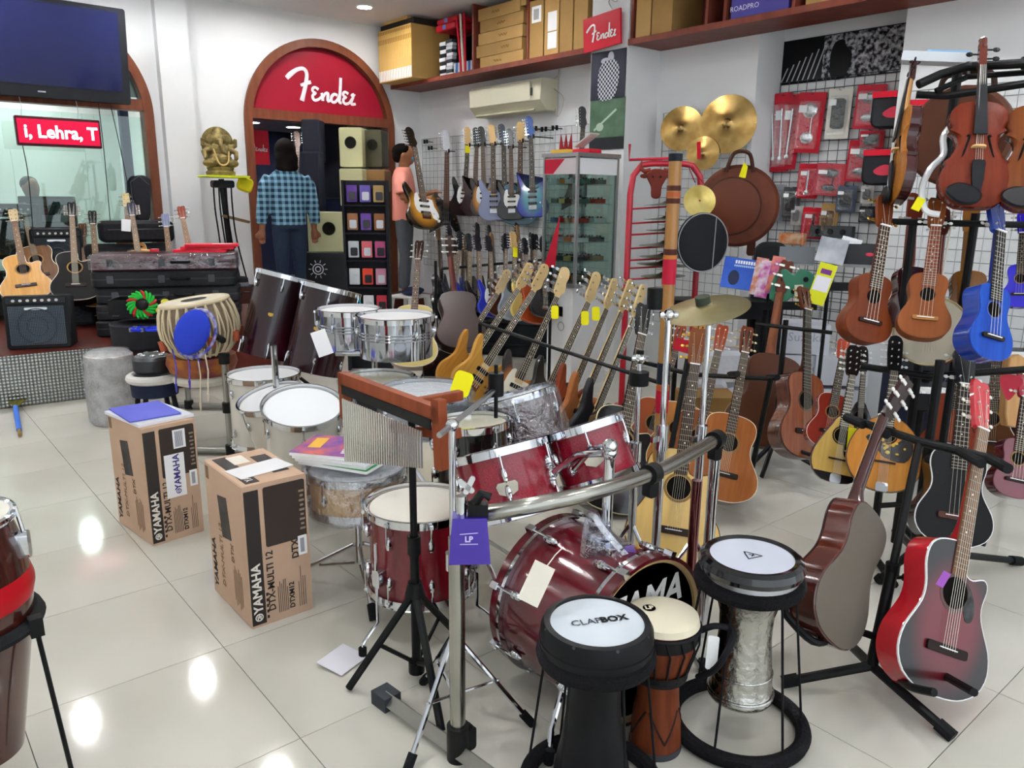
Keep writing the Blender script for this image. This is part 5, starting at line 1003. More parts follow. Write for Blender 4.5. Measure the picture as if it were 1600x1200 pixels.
for i, (x, y, z, c_, lb) in enumerate(((.28, -.06, 0, 'c4182e', 'red flat pack at the bottom of the pile on the maroon case'), (.33, -.03, .022, 'd0283a', 'red flat pack in the middle of the pile on the maroon case'), (.36, -.05, .044, 'cf2034', 'red flat pack with white print on top of the pile'), (-.1, .02, 0, 'c8202f', 'small red pack beside the guitar neck on the maroon case'))):
    t = thing('string_pack', lb, 'package', topc @ T(x, y, z) @ RZ(4*i-6), 'red packs on the cases'); b = MB(); b.rbox((0, 0, 0), (.42 if i < 3 else .07, .02, .2 if i < 3 else .06), .004, T(0, 0, .011) @ RX(90)); b.build('wrapper', M(c_, .3), t); b = MB(); b.box((.08 if i < 3 else 0, -.03 if i < 3 else 0, .0215), (.16 if i < 3 else .04, .06 if i < 3 else .03, .001)); b.build('printed_label', paper, t)
# ================================================================ left middle floor: tabla, tongue drum, wrap, broom
q = at(318, 548, 4.75); t = thing('tabla_drum', 'large barrel drum laced with cream straps on a black stand', 'drum', frame(at(322, 553, 4.75), V((-.12, .05, 1)), camdir(q))); wd = M('6a5a48', .4, kind='wood', c2='7d6c58')
prof = [(.13, 0), (.19, .06), (.222, .14), (.225, .20), (.212, .27), (.19, .325)]
b = MB(); b.lathe(prof, 40); b.build('shell', wd, t)
strap = M('d3c4a4', .7)
b = MB(); b.torus((0, 0, .325), .192, .014, 40, 8); b.build('rim_braid', strap, t); b = MB(); b.torus((0, 0, .015), .135, .012, 40, 8); b.build('rim_braid', strap, t); b = MB(); b.lathe([(.0001, .338), (.19, .334)], 40); hd = b.build('head', M('ddd5c0', .6), t); b = MB(); b.lathe([(.0001, .340), (.075, .339)], 28); b.build('black_spot', M('1c1a1a', .6), hd)
for i in range(24):
    for s in (0, 1):
        a0, a1 = R(15*i), R(15*i+(7 if s else -7)); pts = []
        for k, (r_, z) in enumerate(prof[::-1]): a = a0+(a1-a0)*k/5; pts.append(((r_+.005)*math.cos(a), (r_+.005)*math.sin(a), z))
        b = MB(); b.tube(pts, .006, 4); b.build('strap', strap, t)
for i in range(8): a = R(45*i+10); b = MB(); b.cyl((.226*math.cos(a), .226*math.sin(a), .07), (.232*math.cos(a), .232*math.sin(a), .13), .02, n=10); b.build('tuning_block', M('a8563c', .5), t)
p_ = at(300, 519, 4.42); t = thing('cushion', 'blue quilted round cushion with tassels hanging on the laced drum', 'cushion', frame(p_, CU*.9+CR*.35, camdir(p_)-CR*1.2)); b = MB(); b.ball((0, 0, 0), (.095, .035, .135), 20); b.build('pad', M('2a3fb8', .8, bump=.5, scale=8), t)
b = MB(); b.torus((0, .0, 0), .115, .01, 32, 8, T(.02, .015, 0) @ S(.9, 1, 1.2) @ RX(90)); b.build('frill', M('b9b4cc', .8, kind='mottle', c2='3a3a9a', scale=30), t)
for i, (a, L_) in enumerate(((275, 600), (313, 630), (325, 615), (296, 595), (310, 560))):
    b = MB(); s0, s1 = at(a-6, 545, 4.45), at(a, L_, 4.45); b.tube([s0, (s0+s1)/2+CR*.012, s1], .004, 5); b.cyl(s1, s1-V((0, 0, .05)), .008, .004, n=6); o = b.build('tassel', M(('4a4aa8', 'c9bfa8', 'd8cfb8', '5a4ab0', '4a4aa8')[i], .8)); o.parent = t; o.matrix_parent_inverse = t.matrix_world.inverted() if False else (frame(p_, CU*.9+CR*.35, camdir(p_)-CR*1.2)).inverted()
p_ = at(318, 575, 4.8); t = thing('tabla_drum', 'orange-brown drum with patterned cloth below the laced drum', 'drum', frame(at(318, 590, 4.85), (0, 0, 1), camdir(p_))); b = MB(); b.lathe([(.12, 0), (.19, .05), (.21, .1), (.2, .15)], 36); b.build('shell', M('a8682c', .45, kind='mottle', c2='7a3a4a', scale=16), t); b = MB(); b.torus((0, 0, .0), .15, .03, 36, 8); b.build('ring_cushion', M('d9d4c4', .8), t)
# chrome rack posts with black clamps beside the drum
t = thing('percussion_rack', 'chrome pipe rack with black clamps beside the laced drum', 'rack'); Q1, Q2 = fl(296, 640), fl(362, 712)
for q, top in ((Q1, 545), (Q2, 560)):
    z1 = CH+ray(352, top).z*((q.xy.length)/(ray(352, top).xy.length)); b = MB(); b.cyl((q.x, q.y, 0), (q.x, q.y, z1), .02, n=16); b.build('post', M('9c9c98', .2, 1), t)
    for z in (z1, .3, .04): b = MB(); b.cyl((q.x, q.y, z-.03), (q.x, q.y, z+.03), .032, n=12); b.build('clamp', black, t)
    b = MB(); b.tube([(q.x-.3, q.y+.28, .03), (q.x+.25, q.y-.22, .03)], .022, 10); b.build('foot_bar', M('85857f', .3, .9), t); b = MB(); b.cyl((q.x+.23, q.y-.20, .03), (q.x+.28, q.y-.245, .03), .028, n=10); b.build('end_cap', black, t)
za = .70; b = MB(); b.tube([(Q1.x, Q1.y, za), (Q2.x, Q2.y, za)], .02, 12); b.build('cross_bar', black, t)
# tongue drum on a stool
p_ = at(240, 584, 4.85); t = thing('stool', 'dark stool with white padded ring under the tongue drum', 'stool', T(p_.x, p_.y, 0)); zs_ = p_.z
b = MB(); b.torus((0, 0, zs_-.02), .135, .028, 36, 10); b.build('ring_cushion', M('dcdad4', .85, bump=.3), t); b = MB(); b.lathe([(.135, zs_-.13), (.14, zs_-.05), (.0001, zs_-.045)], 32); b.build('seat', M('1c2236', .8), t)
for a in (45, 135, 225, 315): c_, s_ = math.cos(R(a)), math.sin(R(a)); b = MB(); b.cyl((c_*.11, s_*.11, zs_-.1), (c_*.16, s_*.16, 0), .016, n=8); b.build('leg', black, t)
t = thing('tongue_drum', 'dark grey steel tongue drum on the white padded ring', 'drum', T(p_.x, p_.y, zs_+.012)); dk = M('3a3c40', .35, .6)
b = MB(); b.lathe([(.10, 0), (.115, .02), (.115, .085), (.10, .105), (.05, .118), (.0001, .122)], 40); b.build('shell', dk, t)
for i in range(7): a = R(360/7*i); b = MB(); b.ball((.065*math.cos(a), .065*math.sin(a), .11), (.02, .02, .012), 10); b.build('tongue', M('8d9094', .25, .9), t)
# rolled cylinder in bubble wrap
q = fl(178, 664); t = thing('wrapped_roll', 'tall cylinder wrapped in silvery bubble wrap on the floor', 'package', T(q.x+.03, q.y+.08, 0)); b = MB(); rr = random.Random(5); b.lathe([(.135, 0), (.15, .03)]+[(.155+rr.uniform(-.006, .006), .08+.05*i) for i in range(8)]+[(.15, .47), (.12, .495), (.06, .505), (.0001, .5)], 36); b.build('wrap', M('a9a39c', .28, .25, kind='mottle', c2='cfccc8', scale=16, bump=.9), t)
b = MB(); b.lathe([(.158, .02), (.166, .25), (.162, .44), (.13, .5), (.0001, .512)], 36); b.build('plastic_film', M('f4f6fa', .15, kind='film', scale=60, alpha=.25), t)
# broom
h0, h1 = fl(30, 672, .02), fl(24, 636, .045); t = thing('broom', 'grass broom with blue handle lying on the floor', 'broom'); b = MB(); b.tube([h0, h1], .016, 10); b.build('handle', M('3f74d8', .4), t); b = MB(); b.tube([h0-(h1-h0)*.2, h0], .012, 8); b.build('handle_end', M('8a7448', .6), t)
d_ = (h1-h0).normalized()
for i in range(26):
    s = (i/25-.5); e = fl(-8-26*abs(s)+30*s, 618+6*s, .03+.01*(i % 4)) if s < .25 else fl(38*s*2, 622, .03+.01*(i % 4)); mid = fl(24+36*s, 618+5*math.cos(i), .05); b = MB(); b.tube(spline([tuple(h1), tuple(mid), tuple(e)], 3, False), [.008, .008, .008, .007, .006, .005, .002], 4); b.build('bristle_bunch', M('6e6a34', .8), t)
# tray with percussion, black drum bag
p_ = at(222, 556, 5.9); t = thing('drum_bag', 'round black drum bag in front of the guitar cases', 'bag', T(p_.x, p_.y, PZ+.0)); b = MB(); b.lathe([(.18, 0), (.195, .02), (.2, .18), (.19, .2), (.0001, .205)], 40); b.build('shell', M('1a1a1e', .8), t); b = MB(); b.torus((0, 0, .19), .197, .006, 40, 6); b.build('piping', M('2c2c32', .6), t)
p_ = V((p_.x, p_.y, PZ+.208)); mt = T(*p_) @ RZ(-30)
b = MB()
t = thing('percussion_tray', 'open black tray of percussion on the drum bag', 'tray', mt @ T(.02, 0, .06)); b.box((0, 0, .01), (.36, .26, .02)); b.build('bottom', black, t)
for s in (-1, 1): b = MB(); b.box((0, s*.125, .06), (.36, .012, .10)); b.build('side', black, t); b = MB(); b.box((s*.175, 0, .06), (.012, .26, .10)); b.build('side', black, t)
t = thing('beaded_ring', 'green and red beaded percussion ring with black hub', 'percussion', frame(at(222, 476, 5.62), CU+CR*.1, camdir(at(222, 476, 5.62)))); 
b = MB(); b.ball((0, 0, 0), (.045, .03, .045), 14); b.build('hub', M('14161c', .4), t)
for i in range(20):
    a = R(18*i); b = MB(); b.tube([(.045*math.cos(a), -.012, .045*math.sin(a)), (.085*math.cos(a+.35), -.006, .085*math.sin(a+.35)), (.10*math.cos(a+.5), .01, .10*math.sin(a+.5))], [.011, .012, .008], 6); b.build('bead_row', M('1fae3a' if i % 4 else 'b82a2a', .4), t)
for px, lab in (((250, 485), 'yellow egg shaker lying in the percussion tray'), ((258, 472), 'yellow egg shaker behind its twin in the tray')): p_ = at(*px, 5.55); b = MB(); b.ball((0, 0, 0), (.03, .03, .024), 12); o = tag(b.build('shaker', M('c9c238', .4)), lab, 'shaker'); o.matrix_world = T(*p_)
p_ = at(228, 514, 5.55); t = thing('tambourine', 'blue crescent tambourine lying on the drum bag', 'tambourine', T(*p_) @ RZ(-35)); bl = M('1c34c8', .35)
b = MB(); b.torus((-.05, 0, 0), .055, .012, 24, 8); b.build('frame', bl, t); b = MB(); b.torus((.06, 0, 0), .06, .011, 24, 8); b.build('handle', bl, t)
for i in range(4): a = R(90*i+45); b = MB(); b.cyl((-.05+.055*math.cos(a), .055*math.sin(a), -.014), (-.05+.055*math.cos(a), .055*math.sin(a), .014), .014, n=10); b.build('jingle', steel, t)
# small desk and hat at the wall
p_ = at(372, 452, 6.8); t = thing('side_table', 'small dark brown table beside the wall under the stand', 'table', T(p_.x+.05, p_.y, PZ) @ RZ(-20)); zz = .34; b = MB(); b.box((0, 0, zz), (.34, .3, .03)); b.build('top', M('3a1812', .4), t)
for sx_ in (-1, 1):
    for sy_ in (-1, 1): b = MB(); b.box((sx_*.15, sy_*.13, zz/2-.008), (.03, .03, zz-.016)); b.build('leg', M('3a1812', .4), t)
b = MB(); b.box((0, -.13, zz-.07), (.26, .02, .1)); b.build('apron', M('32140f', .4), t)
t = thing('hat', 'dark hat with grey band on the small table', 'hat', T(p_.x+.02, p_.y, PZ+zz+.016)); b = MB(); b.lathe([(.13, 0), (.13, .006), (.075, .01), (.07, .075), (.055, .085), (.0001, .08)], 32); b.build('felt', M('1b1c20', .8), t); b = MB(); b.lathe([(.0765, .01), (.0745, .04), (.071, .04), (.071, .01)], 32, closed=True); b.build('band', M('7d8086', .7), t)
# ================================================================ shelf wall
WB = RZ(-90)                                                   # local -y faces the room from the shelf wall
def wm(p_, a=0): return T(*p_) @ RZ(-90+a)
shm = M('6a3226', .45, kind='wood', c2='7a3c2e', scale=2)
def shelf(name, lab, y0, y1, divs):
    t = thing(name, lab, 'shelf', T(0, 0, 0)); zt = 2.77
    b = MB(); b.box(((XC+XW)/2, (y0+y1)/2, zt-.015), (XW-XC, abs(y1-y0), .03)); b.build('board', shm, t)
    b = MB(); b.box((XC-.009, (y0+y1)/2, zt-.012), (.018, abs(y1-y0), .045)); b.build('front_edge', shm, t)
    for y in divs: b = MB(); b.box(((XC+XW)/2, y, (zt+ZC)/2), (XW-XC-.005, .025, ZC-zt-.002)); b.build('divider', shm, t)
    b = MB(); b.box((XW-.008, (y0+y1)/2, (zt+ZC)/2), (.014, abs(y1-y0), ZC-zt-.002)); b.build('back_board', shm, t)
shelf('storage_shelf', 'dark red-brown wall shelf above the hanging guitars', 5.05, 8.28, (6.72, 5.88))
shelf('storage_shelf', 'dark red-brown wall shelf above the cymbals and packages', 1.6, 4.61, (4.59, 3.86, 3.70, 3.15))
zt = 2.773
# row of slim tan boxes
tan = M('c9a25c', .65, kind='mottle', c2='d2ab66', scale=4)
for i in range(20):
    y = 8.17-.034*i; t = thing('slim_box', 'slim tan box with white label in the upright row on the shelf', 'box', T(4.88, y, zt), 'slim tan boxes in a row'); b = MB(); b.box((.25, 0, .27), (.5, .031, .54)); b.build('body', tan, t)
    b = MB(); b.box((-.0008, 0, .065), (.001, .022, .11)); b.build('label_sticker', paper, t); b = MB(); b.box((-.0008, 0, .42), (.001, .02, .05)); b.box((-.0008, 0, .51), (.001, .02, .03)); b.build('print', M('9a7430', .6), t)
carton('black carton lying over the slim tan boxes', T(5.12, 7.82, zt+.542) @ RZ(-90), (.68, .44, .055), M('26221e', .6)); carton('tan carton on the black carton under the ceiling', T(5.05, 7.86, zt+.598) @ RZ(-90), (.5, .3, .028), tan)
# red bags, paper and boxes between the slim boxes and the divider
for i, (y, z, w_, h_, lb) in enumerate(((7.15, zt+.44, .36, .065, 'red bag pack, lower of two on the shelf'), (7.12, zt+.506, .38, .055, 'red bag pack, upper of two on the shelf'))):
    t = thing('red_pack', lb, 'package', T(5.22, y, z) @ RZ(-90)); b = MB(); b.rbox((0, 0, h_/2), (w_, .3, h_), .02, bev=.012); b.build('bag', M('b01326', .35), t); b = MB(); b.box((-.02, -.151, h_/2), (.06, .001, h_*.7)); b.build('label_sticker', M('6a86c8', .5), t)
k = 0
for col, (y, n, cs) in enumerate(((7.29, 9, ('e6e6ea', '1c1c20')), (7.17, 11, ('d8d8dc', '3a3a40', 'b8bcc4')))):
    for i in range(n):
        t = thing('boxed_pedal', 'small %s box in the %s stack on the shelf' % (('white', 'black', 'grey')[i % len(cs)], ('left', 'right')[col]), 'box', T(5.2, y+.008*((i*5) % 3-1), zt+.001+.039*i if col == 0 else zt+.001+.033*i) @ RZ(-90), 'small boxes stacked on the shelf'); b = MB(); b.rbox((0, 0, .018 if col == 0 else .015), (.11, .14, .036 if col == 0 else .030), .003, n=1); b.build('body', M(cs[i % len(cs)], .5), t)
for i in range(9):
    t = thing('thin_box', 'slim upright box with blue foot beside the divider on the shelf', 'box', T(5.2, 7.07-.036*i, zt), 'slim blue-footed boxes'); b = MB(); b.rbox((0, 0, .18), (.14, .03, .36), .002, RZ(90), n=1); b.build('body', M(('23262c', '8a8f98', '1b1c20')[i % 3], .5), t); b = MB(); b.box((-.071, 0, .06), (.001, .028, .1)); b.build('label_sticker', M('4a7ac8' if i % 2 else 'c8cede', .5), t)
for i in range(3): b = MB(); b.cyl((0, 0, 0), (0, 0, .55), .012, n=8); tag(b.build('drum_stick_pack', M(('c4182e', 'd8d0c0', 'b01326')[i], .4), None, T(5.06, 6.86-.035*i, zt+.002) @ RX(-8+3*i)), '%s tube leaning in the shelf corner' % ('red', 'cream', 'dark red')[i], 'tube')
ck = M('a98650', .7, kind='mottle', c2='b5915a', scale=4); ck2 = M('9a7846', .7, kind='mottle', c2='a68350', scale=4)
for i in range(5):
    w_ = (.66, .70, .68, .66, .64)[i]; t = carton('brown carton, %s of the lying stack on the shelf' % ('bottom', 'second', 'middle', 'fourth', 'top')[i], T(5.29, 6.30+.02*((i*2) % 3-1), zt+.001+.112*i) @ RZ(-90), (w_, .36, .108), (ck, ck2)[i % 2], group='cartons lying on the shelf')
    b = MB(); b.tube(spline([(-.06+.012*j, 0, .012*math.sin(j*1.9+i)) for j in range(11)], 3, False), .0022, 4); b.build('script_mark', M('6a4a26', .6), t, T(.05*((i*3) % 4-1), -.181, .055))
carton('narrow brown carton standing on the lying stack', T(5.26, 5.99, zt+.49) @ RZ(-90), (.13, .28, .13), ck)
for i, (y, w_, h_, c_) in enumerate(((5.765, .19, .50, ck2), (5.56, .19, .545, ck), (5.37, .165, .52, ck2), (5.19, .165, .54, ck))):
    t = carton('tall brown carton, %s of four upright on the shelf' % ('first', 'second', 'third', 'fourth')[i], T(5.29, y, zt+.001) @ RZ(-90), (w_, .36, h_), c_, group='cartons upright on the shelf', labels=((0, .38, .13, .14, paper),) if i == 0 else ((0.01, .29, .12, .16, paper), (.01, .13, .12, .14, paper)) if i == 1 else ())
    if i == 0: b = MB(); [b.box((-.03+.018*j, -.1825, .38), (.009, .001, .09)) for j in range(4)]; b.build('barcode', M('4a4a50', .6), t)
carton('brown carton lying across the upright cartons', T(5.29, 5.72, zt+.551) @ RZ(-90), (.36, .34, .07), ck, labels=((.05, .035, .1, .05, paper),))
for i, (y, w_) in enumerate(((4.48, .15), (4.29, .2))): carton('brown carton %s the shelf divider above the cymbals' % ('beside', 'one step from')[i], T(5.30, y, zt+.001) @ RZ(-90), (w_, .38, .46), (ck, ck2)[i], group='cartons above the cymbals', tape=M('d8c8a0', .3))
t = carton('purple printed box on the shelf above the packages', T(5.29, 3.42, zt+.001) @ RZ(-90), (.46, .36, .19), M('4a4490', .5)); text('lettering', 'ROADPRO', M('d8d8ea', .5), t, T(-.12, -.181, .075), .05)
carton('grey-green box resting on the purple box', T(5.30, 3.50, zt+.193) @ RZ(-90), (.32, .34, .1), M('7d8a86', .6)); carton('tan carton on the shelf right of the purple box', T(5.30, 2.86, zt+.001) @ RZ(-90), (.42, .36, .3), ck)
# air conditioner
p0, p1 = wx(729, 152, 5.28), wx(851, 138, 5.28); wac = 1.12; t = thing('air_conditioner', 'cream split air conditioner on the wall under the shelf', 'air conditioner', wm((5.29, (p0.y+p1.y)/2-.02, 2.35), 0)); acm = M('d9d6bc', .4)
b = MB(); loft(b, [[(x, y, z) for y, z in ((.2, 0), (.2, .29), (-.0, .29), (-.02, .26), (-.03, .09), (.06, .0))] for x in (-wac/2, wac/2)]); b.build('housing', acm, t)
b = MB(); b.box((-.06, -.029, .18), (wac*.86, .012, .17), RX(3)); b.build('front_panel', M('e2dfc6', .35), t); b = MB(); b.box((-.06, .008, .045), (wac*.84, .008, .06), RX(-48)); b.build('louvre', M('c4c1a8', .4), t)
b = MB(); b.box((wac/2-.13, -.036, .17), (.035, .004, .07)); b.build('display', M('4a4a46', .4), t); b = MB(); b.box((-.05, -.037, .12), (.07, .003, .012)); b.build('brand_plate', M('8a887c', .4), t)
b = MB(); b.tube(spline([(wac/2-.02, .15, .28), (wac/2+.03, .17, .32), (wac/2+.02, .19, .38)], 4, False), .006, 6); b.tube(spline([(wac/2, .15, .2), (wac/2+.12, .17, .1), (wac/2+.05, .17, -.06), (wac/2, .17, .02)], 4, False), .004, 5); b.build('cable', M('b8b6aa', .5), t)
# posters and small sign on the column
def sheet(name, lab, cat, p_, q_, mat, X, th=.006, frame_=None):
    a, c = wx(*p_, X), wx(*q_, X); t = thing(name, lab, cat, wm((X, (a.y+c.y)/2, (a.z+c.z)/2))); b = MB(); b.box((0, 0, 0), (abs(a.y-c.y), th, abs(a.z-c.z))); b.build('sheet', mat, t); return t, abs(a.y-c.y), abs(a.z-c.z)
t, w_, h_ = sheet('poster', 'black-and-white poster of a figure in a checked shirt on the column', 'poster', (925, 84), (976, 152), M('1a1c2a', .35), 5.092)
b = MB(); b.ball((.03, 0, h_*.36), (.035, .001, .045), 14); b.ball((-.03, 0, h_*.3), (.055, .001, .025), 12); b.build('printed_face', M('b9bcc6', .5), t, T(0, -.0035, 0)); b = MB(); b.prism(spline([(-.1, -.18), (-.11, .02), (-.06, .1), (.02, .12), (.1, .1), (.13, .0), (.09, -.17), (0, -.2)], 3), -.0045, -.0034); b.build('printed_figure', M('d4d6dc', .5, kind='check', c2='2c2e38', scale=52), t)
t, w_, h_ = sheet('poster', 'green poster of a guitar under the black-and-white one', 'poster', (923, 157), (974, 232), M('46604a', .35, kind='mottle', c2='5d7a62', scale=7), 5.092)
b = MB(); b.box((0, -.0035, .04), (.3, .001, .018), RY(-32)); b.ball((-.08, -.0035, -.02), (.045, .001, .035), 12); b.build('printed_guitar', M('bcd0c0', .5), t); b = MB(); b.box((0, -.0035, -h_/2+.05), (w_, .001, .1)); b.build('printed_foot', M('15161a', .5), t)
p_ = wx(941, 49, 5.05); t = thing('hanging_sign', 'small red sign with white script hanging on the column', 'sign', wm((5.05, p_.y, p_.z)) @ RY(-4)); b = MB(); b.box((0, 0, 0), (.42, .02, .27)); b.build('panel', M('c01a2e', .35), t); script('lettering', t, T(.0, -.014, 0), .34, white)
b = MB(); b.tube(spline([(.1, .02, .15), (.06, .02, .22), (.13, .02, .26), (.15, .02, .2), (.08, .02, .24), (.12, .02, .31)], 5, False), .004, 5); b.build('wire', M('8a8a88', .4, .6), t)
t, w_, h_ = sheet('poster', 'long black-and-white crowd and guitars poster over the red packages', 'poster', (1222, 66), (1412, 112), M('0e0e10', .4), 5.84)
z_ = wx(1320, 92, 5.84).z
b = MB(); b.box((w_*.18, -.004, .0), (w_*.62, .001, h_*.96)); b.build('printed_crowd', M('15151a', .5, kind='photo', c2='c9c9ce', scale=30), t)
for i in range(7): b = MB(); b.prism([(-w_*.48+.045*i, -h_*.45), (-w_*.47+.045*i, -h_*.45), (-w_*.42+.05*i, -.04+.022*i), (-w_*.43+.05*i, -.04+.022*i)], -.0055, -.0045); b.build('printed_guitar_neck', M('b9b9be', .5), t)
b = MB(); b.prism(spline([(-.05, -h_*.46), (-.07, .0), (-.05, .08), (-.02, h_*.34), (.03, h_*.34), (.05, .06), (.1, 0), (.06, -h_*.46)], 3), -.006, -.0045); b.build('printed_figure', M('0b0b0d', .5), t)
# wire grid panels
wire = M('8d9294', .4, .7); wire2 = M('3c3f42', .4, .6)
def grid(lab, X, y0, y1, z0, z1, s_=.075, m_=None, r=.0026):
    t = thing('wire_grid', lab, 'grid panel', wm((X, (y0+y1)/2, z0)), 'wire display grids'); w_ = abs(y1-y0); h_ = z1-z0; m_ = m_ or wire
    b = MB(); b.tube([(-w_/2, 0, 0), (w_/2, 0, 0), (w_/2, 0, h_), (-w_/2, 0, h_)], r*1.7, 6, closed=True); b.build('frame', m_, t); b = MB()
    n = int(w_/s_); 
    for i in range(1, n): x = -w_/2+w_*i/n; b.tube([(x, 0, 0), (x, 0, h_)], r, 4, cap=False)
    n2 = int(h_/s_)
    for i in range(1, n2): z = h_*i/n2; b.tube([(-w_/2, r, z), (w_/2, r, z)], r, 4, cap=False)
    o = b.build('wires', m_, t); o['kind'] = 'stuff'; return t
grid('wire grid behind the hanging electric guitars, far half', 5.47, 8.22, 6.65, .7, 2.2); grid('wire grid behind the hanging electric guitars, near half', 5.47, 6.63, 5.1, .7, 2.2)
grid('wire grid behind the cymbals', 5.47, 4.52, 3.68, .45, 2.23); grid('dark wire grid carrying the red packages', 5.815, 3.64, 2.58, .6, 2.42, m_=wire2, r=.003); grid('wire grid behind the violins', 5.47, 2.5, 1.3, .6, 2.22); grid('wire grid at the right edge', 5.47, 1.28, .1, .6, 2.22)
grid('low wire grid behind the stringed instruments', 5.40, 3.5, 2.6, .35, 1.15, m_=wire2)
for i, (px, py) in enumerate(((673, 222), (680, 232), (843, 202), (858, 203), (875, 201))):
    p_ = wx(px, py, 5.44); t = thing('wall_hook', 'empty black guitar hanger %s on the wire grid' % ('beside the salmon shirt', 'under its neighbour', 'first right of the blue guitar', 'second right of the blue guitar', 'third right of the blue guitar')[i], 'hook', wm(p_)); b = MB(); b.cyl((0, .03, 0), (0, -.09, 0), .006, n=6); b.build('arm', black, t)
    for s in (-1, 1): b = MB(); b.cyl((s*.028, -.07, -.02), (s*.028, -.07, .025), .014, n=8); b.build('pad', rubber, t)
# hanging electrics: (head px, bottom px, body, guard, neck, board, head, shape, label)
mp_ = M('d8b478', .3, coat=.3); rw = M('3a221a', .45); bk = M('121216', .14, coat=.7); HG = [
 ((699, 203), (697, 365), bk, None, M('4a2418', .35), M('4a2418', .35), M('c9ccd4', .2), VSHAPE, 'black pointed guitar with silver head, leftmost on the wire grid', 5.36),
 ((733, 198), (724, 338), bk, white, mp_, M('2a2420', .45), mp_, STRAT, 'black guitar with white pickguard and yellow tape on its neck', 5.30),
 ((746, 199), (741, 338), M('2e0f14', .2, coat=.6), None, rw, rw, M('18181c', .2), SUPER, 'dark maroon guitar third from the left on the wire grid', 5.34),
 ((754, 197), (757, 338), M('d98a1e', .2, kind='burst', c2='20100a', coat=.6), white, rw, rw, M('18181c', .2), STRAT, 'amber sunburst guitar on the wire grid', 5.28),
 ((770, 194), (772, 345), M('7d84a4', .25, coat=.5), None, mp_, M('33231c', .45), mp_, STRAT, 'grey-blue guitar in the middle of the wire grid', 5.24),
 ((786, 193), (790, 346), M('6d7490', .25, coat=.5), None, rw, M('2b2624', .45), M('23263a', .2), SUPER, 'slate guitar half hidden behind the grey-blue one', 5.34),
 ((798, 200), (800, 344), bk, white, rw, rw, M('1a1a1e', .2), STRAT, 'black guitar with white pickguard left of the blue guitar', 5.26),
 ((814, 186), (812, 352), M('3f7488', .2, coat=.6), M('bfc4c4', .4), mp_, rw, mp_, LP, 'teal guitar hanging behind the black and blue guitars', 5.36),
 ((829, 181), (833, 340), M('2f7a8c', .15, kind='burst', c2='182a8c', coat=.8), None, M('2a2430', .4), M('1a1a20', .4), M('2a4a8c', .2), SUPER, 'blue burst guitar with sharp horns at the right of the row', 5.18)]
for hp, bp, body, gd, nk, bd_, hd_, shp, lab, X in HG:
    B1 = wx(*hp, X); B0 = wx(*bp, X-.04); u = (B1-B0).normalized(); L_ = .93
    g_ = electric(lab, frame(B1-u*L_*((B1-B0).length/L_), u, camdir(B0)+V((-2.2, 0, 1.2))) @ S(*[(B1-B0).length/L_]*3), body, shp, gd, neck=nk, board=bd_, headm=hd_, group='electric guitars on the wire grid', straight=shp is VSHAPE, inline=shp is not LP)
    nt_ = B0.lerp(B1, .80); hk_ = thing('wall_hook', 'black hanger behind the '+lab.split(',')[0].split(' with')[0], 'hook', wm((5.46, nt_.y, nt_.z)), 'guitar hangers in use'); b = MB(); b.tube([(0, 0, 0), (0, -(5.46-nt_.x)-.02, 0)], .006, 6); b.build('arm', black, hk_)
    for s_ in (-1, 1): b = MB(); b.cyl((s_*.034, -(5.46-nt_.x), -.02), (s_*.034, -(5.46-nt_.x), .02), .010, n=8); b.build('pad', rubber, hk_)
    if 'yellow tape' in lab: b = MB(); b.box((0, -.004, .70), (.05, .022, .075)); b.build('yellow_tape', yellow, g_)
# guitar held by the person on the stool
B0, B1 = at(669, 356, 7.75), at(642, 199, 8.05)
electric('sunburst guitar with white pickguard held by the person in salmon', place(B0, B1, camdir(B0).normalized()+CR*.5, .93), M('c88a2a', .2, kind='burst', c2='1a0c08', coat=.3), STRAT, white, neck=M('4a2a1a', .4), board=rw, headm=bk)
# ---------------- guitars standing in rows under the grid
def stand_g(pb_, ph, d, lab, body, tn=.45, **kw):
    B0, B1 = at(*pb_, d), at(*ph, d+.2); return electric(lab, place(B0, B1, camdir(B0).normalized()+CR*tn, .93), body, group='electric guitars standing under the grid', **kw)
LW = [((700, 505), (722, 362), 7.35, '17181c', 'black guitar with slanted head under the grid, left', True), ((731, 505), (735, 365), 7.18, '2430a0', 'blue guitar with black head standing under the grid', True), ((750, 500), (748, 366), 7.02, '15161a', 'black guitar with striped neck standing under the grid', True), ((770, 495), (765, 368), 6.86, '2a36b0', 'royal blue guitar standing behind the bass row', True), ((786, 495), (792, 362), 6.72, '4a2418', 'brown guitar standing behind the bass heads', False), ((803, 500), (804, 362), 6.58, '8f9ba6', 'pale grey guitar with maple head and yellow tag', True), ((838, 505), (835, 362), 6.34, 'b04a22', 'orange-brown guitar with copper tuners by the glass cabinet', False), ((821, 500), (822, 372), 6.46, 'd8c070', 'cream guitar between the standing guitars', True), ((852, 495), (848, 368), 6.24, '1b1c20', 'black guitar nearest the glass cabinet', False), ((712, 500), (710, 372), 7.28, '1f2024', 'black guitar at the back of the standing rows', True)]
for pb_, ph, d, c_, lab, inl in LW:
    t = stand_g(pb_, ph, d, lab, M(c_, .2, coat=.6), neck=M('6a4a30', .4), board=M('5d4a3a', .5) if inl else rw, headm=mp_ if 'maple' in lab else M('1b1b1f', .3), inline=inl, shape=STRAT if inl else LP, guard=white if 'blue' in lab else None)
    if 'yellow tag' in lab: b = MB(); b.box((0, -.02, .70), (.05, .002, .1)); b.build('yellow_tag', yellow, t)
